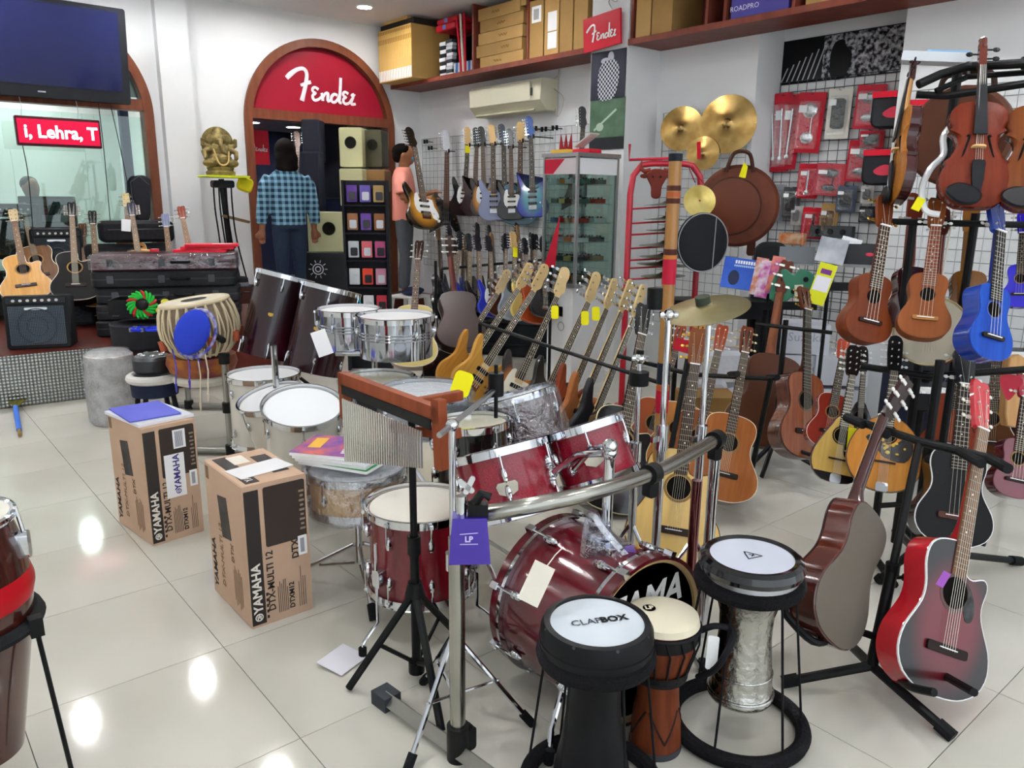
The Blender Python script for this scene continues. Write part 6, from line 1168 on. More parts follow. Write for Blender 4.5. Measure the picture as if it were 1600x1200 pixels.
CL = ('141416', '23262c', '3a1c14', '1a2a66', '181a1e', '4a2a18', '202226', '5a1a1e', '16181c', '2a2c30', '6a4a24', '191a1d'); CN = ('jet black', 'charcoal', 'dark walnut', 'navy blue', 'soot black', 'chestnut', 'graphite', 'oxblood', 'ink black', 'slate grey', 'tobacco', 'coal black')
for i in range(12):
    x = 690+14*i; t = stand_g((x+4, 492+6*(i % 3)), (x+6*((i % 3)-1), 345+8*(i % 4)), 7.85-.035*i, '%s guitar in the packed back row under the grid' % CN[i], M(CL[i], .25, coat=.3), tn=2.2, neck=M('4a3222', .45), board=M('2c2420', .5), headm=M('16161a', .35) if i % 3 else M('8a6a44', .4), inline=bool(i % 2), shape=STRAT if i % 2 else LP)
for i in range(5):
    q_ = fl(705+36*i, 552+3*i); am_ = thing('guitar_amplifier', 'black amplifier cabinet on the floor under the grid, %s from the left' % ('first', 'second', 'third', 'fourth', 'fifth')[i], 'amplifier', T(q_.x+.15, q_.y+.1, 0) @ RZ(-60), 'amplifiers under the grid'); b = MB(); b.rbox((0, 0, .2), (.30, .22, .40), .02, bev=.008); b.build('cabinet', M('121316', .7), am_); b = MB(); b.rbox((0, -.114, .17), (.26, .008, .28), .01); b.build('grille', M('1c2024', .9), am_); b = MB(); b.box((0, -.114, .355), (.26, .008, .05)); b.build('control_panel', M('3a3c40', .5), am_)
# bag of cables / dark strings of stands behind
for x0, x1, lab in ((690, 860, 'black multi-guitar stand under the wire grid'), (765, 1010, 'black rail stand carrying the leaning basses')):
    if x0 == 690: a, c = at(x0, 420, 7.62), at(x1, 405, 7.3)
    else: a, c = at(750, 505, 5.6), at(1030, 598, 4.55)
    t = thing('guitar_rack', lab, 'stand'); b = MB(); b.tube([a, c], .013, 8); b.build('rail', black, t)
    for q in (a, c): b = MB(); b.cyl((q.x, q.y, .01), (q.x, q.y, q.z), .014, n=8); b.build('post', black, t); b = MB(); b.tube([(q.x-.18, q.y-.12, .012), (q.x+.18, q.y+.12, .012)], .013, 8); b.build('foot', black, t)
    lo = .12; b = MB(); b.tube([(a.x, a.y, lo), (c.x, c.y, lo)], .012, 8); b.build('lower_rail', black, t)
# basses in a row: head px, visible body px (extended down to the rail)
mp2 = M('d8bc84', .35, coat=.2); BS = [
 ((797, 428), (680, 606), 5.9, 6.1, M('141518', .4), 'dark bass with pale head, leftmost of the leaning row', M('c9b28a', .4), True),
 ((832, 418), (702, 612), 5.7, 5.9, M('a8742e', .4, kind='wood', c2='b8843c'), 'gold-brown bass with maple neck, second of the leaning row', mp2, True),
 ((856, 420), (726, 622), 5.55, 5.75, M('b58438', .4, kind='wood', c2='c4954a'), 'honey ash bass with bright maple head, third of the leaning row', mp2, False),
 ((888, 424), (785, 652), 5.4, 5.55, M('c9772a', .25, kind='burst', c2='120a08', coat=.3), 'sunburst bass with cream pickguard and tortoise edge', mp2, True),
 ((937, 432), (832, 664), 5.2, 5.35, M('0d0d10', .3, coat=.2), 'black bass with maple head beside the white cabinet', mp2, False),
 ((964, 442), (866, 676), 5.05, 5.2, M('702f18', .4, kind='wood', c2='803c22'), 'reddish mahogany bass, right part of the leaning row', mp2, False),
 ((989, 444), (880, 698), 4.9, 5.05, M('9a5c30', .4, kind='wood', c2='a86a3e'), 'light walnut bass, second from the right of the row', mp2, False),
 ((1008, 452), (905, 708), 4.75, 4.9, M('15161c', .4), 'matt dark blue bass, rightmost of the leaning row', mp2, False)]
for i, (hp, bp, d0, d1, body, lab, hd_, gd) in enumerate(BS):
    B1 = at(*hp, d1); B0 = at(*bp, d0); tn = (.7, .7, .7, .35, .8, 1.2, 1.5, 1.5)[i]
    electric(lab, place(B0, B1, camdir(B0).normalized()+CR*tn+V((0, 0, .1)), 1.165), body, STRAT, M('e9e4d0', .4) if gd and 'sunburst' in lab else None, bass=True, neck=mp2, board=M('2c201a', .5), headm=hd_, group='bass guitars in a leaning row')
for px, d in ((866, 5.0), (983, 4.7)):
    pass
for i, (px, py, d) in enumerate(((867, 488, 5.2), (914, 497, 5.0), (931, 490, 5.0))): b = MB(); b.rbox((0, 0, 0), (.05, .002, .09), .015); o = tag(b.build('price_tag', yellow), 'yellow tag hanging %s' % ('beside the sunburst bass', 'in front of the white cabinet', 'on a bass neck right of the cabinet')[i], 'tag'); o.matrix_world = frame(at(px, py, d), CU, camdir(at(px, py, d)))
# cream archtop by the stool, brown guitar seen from behind
B0, B1 = at(641, 584, 5.7), at(655, 372, 6.0); acoustic('cream-topped guitar with dark sides standing behind the timbales', frame(B1-(B1-B0).normalized()*1.04, B1-B0, camdir(B0)+CR*-1.0), 'dread', top=M('cdbb78', .3), side=M('4a1c14', .2, coat=.6), board=rw, headm=M('2a1612', .3), neck=M('4a2a1a', .35))
B0, B1 = at(722, 562, 5.9), at(700, 372, 6.3); acoustic('dark brown guitar turned with its back to the room', frame(B1-(B1-B0).normalized()*1.04, B1-B0, -camdir(B0)+CR*-1.2), 'dread', top=M('3a1a12', .3), side=M('2e1812', .3, coat=.3), headm=M('2a1612', .3), neck=M('4a1c18', .3))
t = tubing('guitar_stand', 'black tripod guitar stand beside the cream-topped guitar', 'stand', [('pole', [fl(683, 590), fl(683, 590)+V((0, 0, 1.0))], .012, black), ('leg', [fl(683, 590)+V((0, 0, .25)), fl(650, 605)], .01, black), ('leg', [fl(683, 590)+V((0, 0, .25)), fl(712, 598)], .01, black), ('cradle', [fl(683, 590)+V((-.12, 0, .42)), fl(683, 590)+V((0, 0, .42)), fl(683, 590)+V((.12, 0, .42))], .01, black)])
# ---------------- glass cabinet
cc = V((4.56, 4.58, 0)); al = M('a9adae', .3, .8); t = thing('display_cabinet', 'aluminium-framed glass cabinet full of effect pedals', 'cabinet', T(*cc) @ RZ(-90)); W_, D_ = .37, .44; z0, z1 = .86, 1.845
b = MB(); b.box((0, 0, .42), (W_*.8, D_*.9, .84)); b.build('base', M('eef0f2', .4), t); b = MB(); b.box((-.05, -D_*.45-.002, .62), (.17, .003, .08)); b.build('brand_sticker', black, t); b = MB(); b.torus((0, 0, 0), .035, .003, 24, 6, RX(90)); b.build('seal', M('9aa0a4', .4), t, T(.02, -D_*.45-.003, .5))
for z in (z0-.015, z1): b = MB(); b.box((0, 0, z), (W_+.04, D_+.04, .03)); b.build('frame_rail', al, t)
for x in (-W_/2, W_/2):
    for y in (-D_/2, D_/2): b = MB(); b.box((x, y, (z0+z1)/2), (.022, .022, z1-z0)); b.build('frame_post', al, t)
gm = M('dfe9e6', .02, kind='glass')
for s in (-1, 1): b = MB(); b.box((0, s*D_/2, (z0+z1)/2), (W_-.02, .004, z1-z0-.03)); b.build('pane', gm, t); b = MB(); b.box((s*W_/2, 0, (z0+z1)/2), (.004, D_-.02, z1-z0-.03)); b.build('pane', gm, t)
b = MB(); b.box((-.005, -D_/2-.006, z1-.085), (W_*.98, .006, .12)); hp_ = b.build('header_board', M('c9c2c4', .4), t); b = MB(); b.prism([(-.18, -.055), (-.08, -.055), (.05, .055), (-.18, .055)], -.003, .003); b.build('printed_red', M('b01c34', .4), hp_, T(0, -D_/2-.008, z1-.085))
b = MB(); b.box((W_/2+.006, -.0, z1-.085), (.006, D_*.95, .12)); b.build('header_board', M('e6e8ea', .4), t)
zs6 = [z0+.02+.15*i for i in range(6)]
for i, z in enumerate(zs6): b = MB(); b.box((0, 0, z-.006), (W_-.04, D_-.04, .006)); b.build('glass_shelf', gm, t)
mc = T(*cc) @ RZ(-90); pc_ = ['b8342c', '8fa0b0', '2a2c30', '3a5a8a', 'c87a3a', '6a7a72', 'b01c2c', 'd0d4d8', '4a4e54', '8a6a3a', '3c7a6a', 'c9b070']; pn_ = ['red', 'light blue', 'black', 'blue', 'orange', 'sage', 'crimson', 'white', 'charcoal', 'brown', 'teal', 'sand']
for i, z in enumerate(zs6):
    for j in range(8):
        row = j//4; j = j % 4; k = (i*5+j*3+row*7) % 12; x = -.12+.08*j; tt = thing('effect_pedal', '%s pedal on %s glass shelf, %s' % (pn_[k], ('the lowest', 'the second', 'the third', 'the fourth', 'the fifth', 'the top')[i], ('at the back', 'behind the middle', 'before the middle', 'at the front')[j]+(' of the left row', ' of the right row')[row]), 'effect pedal', mc @ T(x, (-.12 if row == 0 else .06)+.012*(j % 2), z) @ S(.85, 1, 1), 'pedals in the glass cabinet')
        b = MB(); loft(b, [[(sx_*.04, sy_*.06, zz) for sx_, sy_ in ((-1, -1), (1, -1), (1, 1), (-1, 1))] for zz in (0, .035)]); b.build('case', M(pc_[k], .35), tt)
        for s in (-1, 1): b = MB(); b.cyl((s*.02, .03, .035), (s*.02, .03, .048), .009, n=8); b.build('knob', black, tt)
        b = MB(); b.cyl((0, -.03, .035), (0, -.03, .045), .01, n=8); b.build('foot_switch', steel, tt)
for i, (x, y, c_, lb) in enumerate(((-.13, -.05, 'd8b048', 'yellow and red pack lying on the glass cabinet'), (.05, .0, 'c8283a', 'red flat pack leaning on the glass cabinet'))):
    tt = thing('accessory_pack', lb, 'package', mc @ T(x, y, z1+.0155)); b = MB(); b.rbox((0, 0, .018), (.2, .14, .035), .006); b.build('box', M(c_, .4), tt)
    if i == 0:
        for s in (-1, 0, 1): b = MB(); b.prism([(-.025, 0), (.025, 0), (.01*s, .12)], -.004, .004); b.build('red_flap', M('8a1420', .5), tt, T(.05*s, 0, .035))
    else: b = MB(); b.box((.05, .0, .09), (.2, .1, .008), RY(-28)); b.build('lid', M('d8d4cc', .5), tt)
B0, B1 = wx(903, 330, 5.38), wx(913, 166, 5.38); electric('black guitar with pointed head hanging behind the glass cabinet', place(B0, B1, camdir(B0)+V((-2, 0, 0)), .93), bk, VSHAPE, neck=M('1a1410', .4), headm=bk, straight=True, group='electric guitars on the wire grid')
p_ = at(862, 385, 6.0); t = thing('red_board', 'red wedge-shaped board on a post beside the glass cabinet', 'board', frame((p_.x, p_.y, 0), (0, 0, 1), camdir((p_.x, p_.y, CH)))); b = MB(); b.prism([(-.06, p_.z-.16), (.03, p_.z-.16), (.06, p_.z+.24)], -.012, .012); b.build('wedge', M('a8142a', .4), t); b = MB(); b.cyl((0, .02, 0), (0, .02, p_.z), .012, n=8); b.build('post', black, t)
# ---------------- red cymbal rack with bull head
rd = M('b0142c', .3, coat=.3); a, c = at(985, 300, 5.2), at(1096, 296, 5.2); rt = at(1040, 256, 5.2).z; lx = (c-a); lx.z = 0; Lr = lx.length; m = frame((a.x, a.y, 0), (0, 0, 1), V((lx.y, -lx.x, 0)))
t = thing('cymbal_rack', 'red tubular rack with arms of stacked cymbals', 'rack', m); z1 = rt
arch_ = [(0, 0, .05), (0, 0, z1-.2), (.015, 0, z1-.08), (.07, 0, z1-.01), (.14, 0, z1), (Lr-.14, 0, z1), (Lr-.07, 0, z1-.01), (Lr-.015, 0, z1-.08), (Lr, 0, z1-.2), (Lr, 0, .05)]
b = MB(); b.tube(arch_, .021, 12); b.build('frame', rd, t)
for x in (0, Lr): b = MB(); b.tube([(x, -.22, .03), (x, .22, .03)], .02, 10); b.build('foot', rd, t)
b = MB(); b.tube([(-.02, -.02, z1+.12), (-.02, -.02, z1+.02), (Lr*.6, -.02, z1+.035)], .009, 8); b.build('top_hook', rd, t)
CY = [(320, .30), (343, .30), (361, .26), (383, .34), (402, .33), (415, .36), (433, .30)]
for i, (py, D_) in enumerate(CY):
    z = at(1028, py, 5.2).z; b = MB(); b.tube([(.0, 0, z-.03), (.24, -.04, z-.012), (.24, -.04, z+.05)], .007, 6); b.build('arm', rd, t)
    cymbal('bronze cymbal lying flat on the red rack, %s from the top' % ('first', 'second', 'third', 'fourth', 'fifth', 'sixth', 'seventh')[i], m @ T(.24, -.04, z) @ RY((i % 3-1)*2), D_, '8f8a6c', '7a7355', group='cymbals on the red rack', rough=.32)
p_ = at(1026, 280, 5.08); t = thing('bull_head', 'carved brown wooden bull head hanging on the red rack', 'ornament', frame(p_, (0, 0, 1), camdir(p_))); bw_ = M('5e2018', .45, kind='wood', c2='6d2a20'); 
b = MB(); b.prism(spline([(-.035, .06), (-.07, .03), (-.055, -.01), (-.035, -.05), (-.03, -.11), (0, -.125), (.03, -.11), (.035, -.05), (.055, -.01), (.07, .03), (.035, .06), (0, .065)], 3), -.02, .02, bev=.008); b.build('head', bw_, t)
for s in (-1, 1): b = MB(); b.tube(spline([(s*.04, 0, .055), (s*.08, 0, .05), (s*.105, 0, .075), (s*.1, 0, .115)], 3, False), [.018, .017, .016, .015, .013, .012, .01, .008, .007, .004], 8); b.build('horn', bw_, t); b = MB(); b.ball((s*.08, 0, .02), (.03, .008, .016), 8); b.build('ear', bw_, t); b = MB(); b.ball((s*.025, -.022, .015), .008, 6); b.build('eye', M('2a0c0a', .4), t)
# wall cymbals, gong, bags
for px, D_, X, lab in (((1065, 201), .36, 5.40, 'round bronze cymbal on the wire grid, left of the pair'), ((1137, 194), .45, 5.40, 'largest bronze cymbal on the wire grid, right of the pair'), ((1098, 240), .265, 5.30, 'small bronze splash cymbal with red tag below the pair')):
    p_ = wx(*px, X); cymbal(lab, frame(p_, V((-1, -.38, .12)), (0, 0, 1)), D_, 'a88c58', '8a6c3c', group='cymbals on the wire grid', rough=.26)
b = MB(); b.box((0, 0, 0), (.03, .002, .13)); o = tag(b.build('price_tag', redp), 'red ribbon tag on the small splash cymbal', 'tag'); o.matrix_world = frame(wx(1092, 235, 5.22), (0, .1, 1), (-1, -.4, 0))
p_ = at(1152, 322, 5.75); leather = M('4a2418', .4, kind='mottle', c2='5e3222', scale=5); t = thing('cymbal_bag', 'round brown leather cymbal bag with handle and yellow tag', 'bag', frame(p_, (0, 0, 1), V((-1, -.75, .1))))
b = MB(); b.lathe([(.0001, -.06), (.27, -.06), (.295, -.03), (.295, .04), (.27, .06), (.0001, .06)], 48, RX(90)); b.build('shell', leather, t); b = MB(); b.lathe([(.0001, .061), (.19, .061), (.21, .075), (.19, .085), (.0001, .087)], 40, T(-.04, 0, 0) @ RX(90)); b.build('pocket', M('562c1d', .4), t); b = MB(); b.torus((-.04, -.078, 0), .2, .006, 40, 6, T(-.04, -.078, 0) @ RX(90) @ T(.04, .078, 0)); b.build('piping', M('32150e', .4), t)
b = MB(); b.tube(spline([(-.1, -.065, .24), (-.06, -.07, .36), (0, -.07, .385), (.06, -.07, .36), (.09, -.065, .24)], 4, False), .014, 8); b.build('handle', M('3a1a10', .4), t); b = MB(); b.prism([(-.03, -.05), (.02, -.05), (.03, .03), (0, .06)], -.068, -.064); b.build('yellow_tag', yellow, t, T(.02, 0, .25)); b = MB(); b.rbox((.12, 0, -.30), (.06, .04, .12), .02); b.build('strap_end', M('3a1a10', .4), t); b = MB(); b.tube([(0, -.07, .375), (.0, .1, .39)], .006, 6); b.build('hook', steel, t)
p_ = at(1093, 314, 5.0); gong = cymbal('small brass gong hanging from a red cord', frame(p_, V((-.75, -.8, .25)), (0, 0, 1)) @ S(1, 1, .5), .205, 'b0a064', '9a8a4c', name='gong', bell=.2, rough=.3)
b = MB(); b.tube([at(1086, 285, 5.05), at(1075, 258, 5.15)], .0035, 5); b.tube([at(1100, 287, 5.05), at(1077, 258, 5.15)], .0035, 5); o = b.build('cord', M('7a1a20', .6), gong); o.matrix_parent_inverse = gong.matrix_basis.inverted()
p_ = at(1097, 379, 5.05); t = thing('round_bag', 'black round padded bag with grey piping below the gong', 'bag', frame(p_, (0, 0, 1), V((-.72, -.8, .12)))); b = MB(); b.lathe([(.0001, -.03), (.165, -.03), (.178, -.015), (.178, .015), (.165, .03), (.0001, .03)], 48, S(.92, 1, 1.08) @ RX(90)); b.build('shell', M('17181c', .8), t); b = MB(); b.torus((0, 0, 0), .172, .004, 48, 6, T(0, -.03, 0) @ S(.92, 1, 1.08) @ RX(90)); b.tube([(.07, -.033, -.16), (.075, -.033, .16)], .003, 4); b.build('piping', M('8f9296', .5), t)
# bamboo pole
q0, q1 = fl(1030, 885), at(1056, 240, 3.02); q0 = V((q1.x, q1.y, 0)); t = thing('bamboo_flute', 'very tall bamboo pole with red and dark bands standing on the floor', 'bamboo pole', T(q1.x, q1.y, 0)); Hb = q1.z; rB = .0265
bm = M('9a6a2c', .35, kind='wood', c2='a87838', scale=2, coat=.3)
b = MB(); b.lathe([(rB*1.02, 0), (rB, Hb*.3), (rB*.94, Hb), (rB*.7, Hb), (rB*.7, Hb-.05)], 24); b.build('tube', bm, t)
BN = [(240, 252, '1a1c26'), (290, 298, '4a241c'), (310, 318, '4a241c'), (300, 308, 'a85a34'), (389, 398, '4a2420'), (399, 404, 'c8783a'), (405, 444, 'b8203a'), (567, 600, '1e2230'), (602, 609, 'c05a30'), (610, 645, 'b01a34'), (876, 888, 'a01828')]
for y0, y1, c_ in BN:
    za, zb_ = hz_ = (at(1050, y0, 3.02).z, at(1050, y1, 3.02).z)
    def zz(y): r_ = ray(1050, y); k_ = (q1.x*r_.x+q1.y*r_.y)/(r_.x**2+r_.y**2); return CH+r_.z*k_
    za, zb_ = zz(y0), max(.0, zz(y1)); b = MB(); b.lathe([(rB*1.035, zb_), (rB*1.035, za), (rB*.9, za), (rB*.9, zb_)], 24, closed=True); b.build('painted_band', M(c_, .35), t)
# ================================================================ right side: packages, books, stringed instruments on stands
def pack(lab, px0, px1, X=5.775, c='b81a2e', prod='cfd2d6', kind=0, tilt=0, stick=True, group='packages on the dark wire grid'):
    a, c_ = wx(*px0, X), wx(*px1, X); w_, h_ = abs(a.y-c_.y), abs(a.z-c_.z); t = thing('hanging_package', lab, 'package', wm((X, (a.y+c_.y)/2, (a.z+c_.z)/2), 12) @ RY(tilt), group)
    b = MB(); b.rbox((0, .01, 0), (w_, .012, h_), .008); b.build('card', M(c, .35), t)
    b = MB(); b.rbox((0, -.018, -h_*.04), (w_*.8, .045, h_*.8), .012, bev=.008); b.build('blister', M('ffffff', .08, kind='film', scale=14, alpha=.14), t)
    pm = M(prod, .25, .8) if prod != '1b1c20' else M(prod, .5)
    if kind == 0: b = MB(); b.cyl((0, -.012, -h_*.36), (.0, -.012, h_*.30), .008, n=8); b.ball((0, -.014, -h_*.33), (.02, .014, .02), 8); b.build('metal_part', pm, t)
    elif kind == 1: b = MB(); b.ball((0, -.014, h_*.2), (w_*.28, .016, h_*.13), 10); b.build('metal_part', pm, t); b = MB(); b.ball((0, -.014, -h_*.25), (w_*.25, .016, h_*.1), 10); b.build('metal_part', pm, t); b = MB(); b.cyl((w_*.1, -.01, -h_*.3), (w_*.1, -.01, h_*.3), .006, n=6); b.build('metal_rod', pm, t)
    else: b = MB(); b.rbox((0, -.014, -.0), (w_*.55, .025, h_*.6), .02); b.build('product', pm, t)
    if stick: b = MB(); b.box((-w_*.22, -.042 if kind else -.008, h_*.22), (w_*.3, .001, h_*.12)); b.build('price_sticker', paper, t)
    b = MB(); b.tube([(0, .03, h_*.47), (0, -.04, h_*.47), (0, -.05, h_*.5)], .003, 5); b.build('hook', steel, t)
    return t
PK = [('long red package with chrome rod, first in the top row', (1199, 150), (1217, 268), 0, 'b81a2e', 'cfd2d6', -6), ('long red package, second of the overlapping trio', (1214, 146), (1228, 268), 0, 'b0162a', 'cfd2d6', -2), ('long red package, third of the overlapping trio', (1226, 148), (1243, 264), 0, 'a81428', 'cfd2d6', 3),
      ('red package with two chrome clamps in the top row', (1249, 146), (1279, 238), 1, 'b81a2e', 'd5d7da', 3), ('white card with slim black part in the top row', (1297, 140), (1323, 216), 2, 'e4e2d6', '1b1c20', 1), ('red package with chrome part beside the black case', (1341, 134), (1376, 200), 1, 'c02a3c', 'b9bcc0', 2),
      ('red and grey package with clamp in the second row right', (1328, 220), (1366, 284), 1, 'b01a2c', '8d9196', 3), ('red package with drum key in the second row', (1250, 256), (1275, 310), 0, 'b81a2e', 'd5d7da', 2), ('red package with grey clamp in the second row', (1278, 256), (1316, 306), 1, 'c04a54', '6d7176', 4),
      ('grey package with dark knob, second row left', (1191, 288), (1222, 345), 1, '8a8d92', '2a2c30', 2), ('dark package with cable part, second row', (1226, 292), (1246, 340), 2, '4a4c50', '1b1c20', 0), ('grey package with black oval, third row', (1310, 290), (1334, 332), 2, '4a5262', '1b1c20', 1),
      ('bright red square package with black part, third row', (1256, 324), (1286, 374), 0, 'c01c2e', '2a2c30', 2), ('pale package with small meter, third row', (1238, 322), (1252, 352), 2, 'd8d2cc', 'cfd2d6', 1), ('kraft brown package behind the bright red one', (1284, 318), (1304, 372), 2, 'a8844e', '8a6a3a', 4),
      ('small white tuner package near the violin', (1347, 290), (1362, 318), 2, 'd8d4d0', '1b1c20', 0), ('black pouch package near the violin', (1344, 322), (1366, 348), 2, '22242a', '1b1c20', 0), ('red package high beside the violin scroll', (1345, 205), (1378, 232), 2, 'b81a2e', '2a2c30', 0)]
for lab, a, c_, k, col, pr, tl in PK: pack(lab, a, c_, c=col, prod=pr, kind=k, tilt=tl)
for i, (px, lab) in enumerate((((1400, 172), 'black headphone case with red trim, upper'), ((1385, 262), 'black headphone case with red trim, lower'))):
    p_ = wx(*px, 5.62); t = thing('headphone_case', lab, 'case', wm(p_, 12), 'headphone cases'); b = MB(); b.rbox((0, 0, 0), (.30, .11, .24), .06, bev=.015, n=5); b.build('shell', M('1a1b20', .4), t); b = MB(); b.box((0, -.02, .10), (.29, .10, .04)); b.build('lid_trim', redp, t); b = MB(); b.prism(spline([(-.07, -.02), (0, .02), (.07, -.01), (.03, -.05), (-.04, -.05)], 3), -.058, -.055); b.build('emblem', M('c0364a', .4), t)
for i in range(6): p_ = wx(1421+4*i, 175, 5.42); t = thing('cable_pack', 'black cable pack with red header in the fan beside the violin', 'package', wm(p_, 30) , 'cable packs in a fan'); b = MB(); b.rbox((0, 0, -.03), (.09, .010, .2), .005); b.build('card', M('141418', .4), t); b = MB(); b.box((0, -.006, .055), (.09, .002, .04)); b.build('header', redp, t)
# reading stands with books and boxes
def board(lab, px, d, w_, h_, mat, tilt=18, name='music_book', cat='book', th=.012, lean=0, group='books and packs on the stands'):
    p_ = at(*px, d); f_ = camdir(p_); f_.z = 0; t = thing(name, lab, cat, frame(p_, V((0, 0, 1))-f_.normalized()*math.tan(R(tilt)), f_) @ RY(lean), group); b = MB(); b.box((0, 0, 0), (w_, th, h_)); b.build('pages', M('e6e6ea', .6), t); b = MB(); b.box((0, -th/2-.001, 0), (w_, .002, h_)); o = b.build('cover', mat, t); return t
t = board('blue Ukrainian-style titled music book on the reading stand', (1155, 428), 5.0, .21, .20, M('2a4fb0', .35, kind='mottle', c2='3a62c4', scale=4), lean=6) if False else board('blue music book with dark figure on the reading stand', (1155, 428), 5.0, .21, .20, M('2a4fb0', .35, kind='mottle', c2='3a62c4', scale=4), lean=6)
b = MB(); [b.box((-.03+.016*j, -.0085, .075), (.011, .001, .022)) for j in range(8)]; b.build('title', white, t); b = MB(); [b.box((-.035+.012*j, -.0085, .05), (.008, .001, .012)) for j in range(11)]; b.build('subtitle', M('bcd0ee', .5), t); b = MB(); b.ball((-.03, -.0085, -.03), (.035, .001, .05), 12); b.build('printed_figure', M('1e2440', .5), t)
for i, (px, c1, c2, lab) in enumerate((((1186, 432), 'd8d4da', 'c86a3a', 'white and orange booklet beside the blue book'), ((1194, 436), 'b8409a', 'e6d8e2', 'magenta booklet with white print, left'), ((1211, 430), 'a83a98', 'e08a5a', 'magenta booklet with orange print, right'))):
    board(lab, px, 4.95-.02*i, .075, .24, M(c1, .4, kind='mottle', c2=c2, scale=20), lean=8, name='booklet')
t = board('tilted yellow card with white label on the stand', (1284, 444), 4.6, .10, .25, M('d8dc2a', .5), lean=14, name='card_pack', cat='card'); b = MB(); b.box((0, -.0085, 0), (.085, .001, .09)); b.build('white_label', M('e8e6f0', .5), t); b = MB(); b.box((0, -.0085, .075), (.06, .001, .03)); b.build('print', M('7a3a8a', .5), t)
t = board('silver printed pack on the black ledge', (1300, 392), 4.9, .17, .16, M('8a8f98', .2, kind='mottle', c2='c4c8d0', scale=6), lean=10, name='pedal_box', cat='box'); t = board('grey plastic case standing behind the guitar heads', (1245, 400), 5.1, .22, .11, M('6d7278', .3), name='plastic_case', cat='case', th=.05)
t = board('white and silver folder leaning on the black ledge', (1325, 392), 4.95, .12, .17, M('dfe2e6', .25), lean=14, name='folder', cat='folder')
t = board('dark plastic case with round red emblem on the ledge', (1345, 400), 4.9, .2, .13, M('1c1d22', .4), name='plastic_case', cat='case', th=.08); b = MB(); b.ball((.05, -.043, 0), (.025, .002, .012), 8); b.build('emblem', M('c0364a', .4), t)
p_ = at(1240, 445, 4.75); t = thing('plastic_holder', 'green plastic accessory holder on the reading stand', 'holder', frame(p_, (0, .1, 1), camdir(p_))); b = MB(); b.prism(spline([(-.14, -.08), (-.05, -.1), (.0, -.07), (.06, -.1), (.14, -.06), (.11, .06), (.04, .09), (0, .06), (-.05, .1), (-.11, .06)], 3), -.02, .02, bev=.006); b.build('body', M('3f7a62', .4), t)
for x, z in ((-.08, .03), (.07, .03), (.0, -.04)): b = MB(); b.cyl((x, -.022, z), (x, -.026, z), .016, n=12); b.build('hole', M('15181a', .7), t)
b = MB(); b.box((.03, -.026, -.05), (.05, .002, .1)); b.build('tag', M('cfd4c0', .5), t)
for px, d, lab in (((1200, 470), 5.0, 'black reading stand carrying the blue and magenta books'), ((1295, 440), 4.85, 'black reading stand carrying the silver packs')):
    p_ = at(*px, d); t = thing('music_stand', lab, 'stand', T(p_.x, p_.y, 0)); b = MB(); b.cyl((0, 0, .02), (0, 0, p_.z+.05), .012, n=10); b.build('pole', black, t); b = MB(); b.box((0, 0, 0), (.62, .05, .05)); b.build('ledge', black, t, T(0, 0, p_.z-.03) @ RZ(-40))
    for a in (20, 140, 260): b = MB(); b.tube([(0, 0, .2), (.25*math.cos(R(a)), .25*math.sin(R(a)), .012)], .009, 8); b.build('leg', black, t)
p_ = at(1206, 378, 5.35); t = thing('soft_bag', 'tall black soft bag standing behind the books', 'bag', T(p_.x, p_.y, 0) @ RZ(-45)); b = MB(); b.rbox((0, 0, p_.z/2), (.22, .12, p_.z), .08, bev=.03, n=5); b.build('shell', M('18181c', .85), t)
p_ = wx(1238, 373, 5.75); t = thing('orange_pack', 'orange and white plastic pack behind the books', 'package', wm(p_)); b = MB(); b.rbox((0, 0, 0), (.22, .06, .09), .01, bev=.01); b.build('bag', M('d8782a', .35, kind='mottle', c2='e8c8a8', scale=18), t)
p_ = wx(1300, 362, 5.77); t = thing('pedal_board', 'dark grey panel with round knobs under the packages', 'panel', wm(p_)); b = MB(); b.rbox((0, 0, 0), (.34, .05, .09), .01); b.build('panel', M('3c4044', .5), t)
for x in (-.1, 0, .1): b = MB(); b.cyl((x, -.026, 0), (x, -.034, 0), .022, n=12); b.build('knob', M('15161a', .5), t)
# white cartons
for i, (px, z, w_) in enumerate((((1232, 640), 0, .42), ((1240, 640), .23, .40), ((1300, 645), 0, .36), ((1300, 645), .24, .36), ((1240, 640), .45, .34))):
    q = fl(px[0], px[1]); t = carton('white carton, %s behind the classical guitar' % ('bottom left', 'middle left', 'bottom right', 'top right', 'top left')[i], T(q.x, q.y, z) @ RZ(-50), (w_, .3, .21), M('d9dce6', .6), group='white cartons')
    if i in (1, 4): text('lettering', 'SuzAI' if False else 'Suzuki', M('a9aebc', .5), t, T(0, -.151, .12), .09)
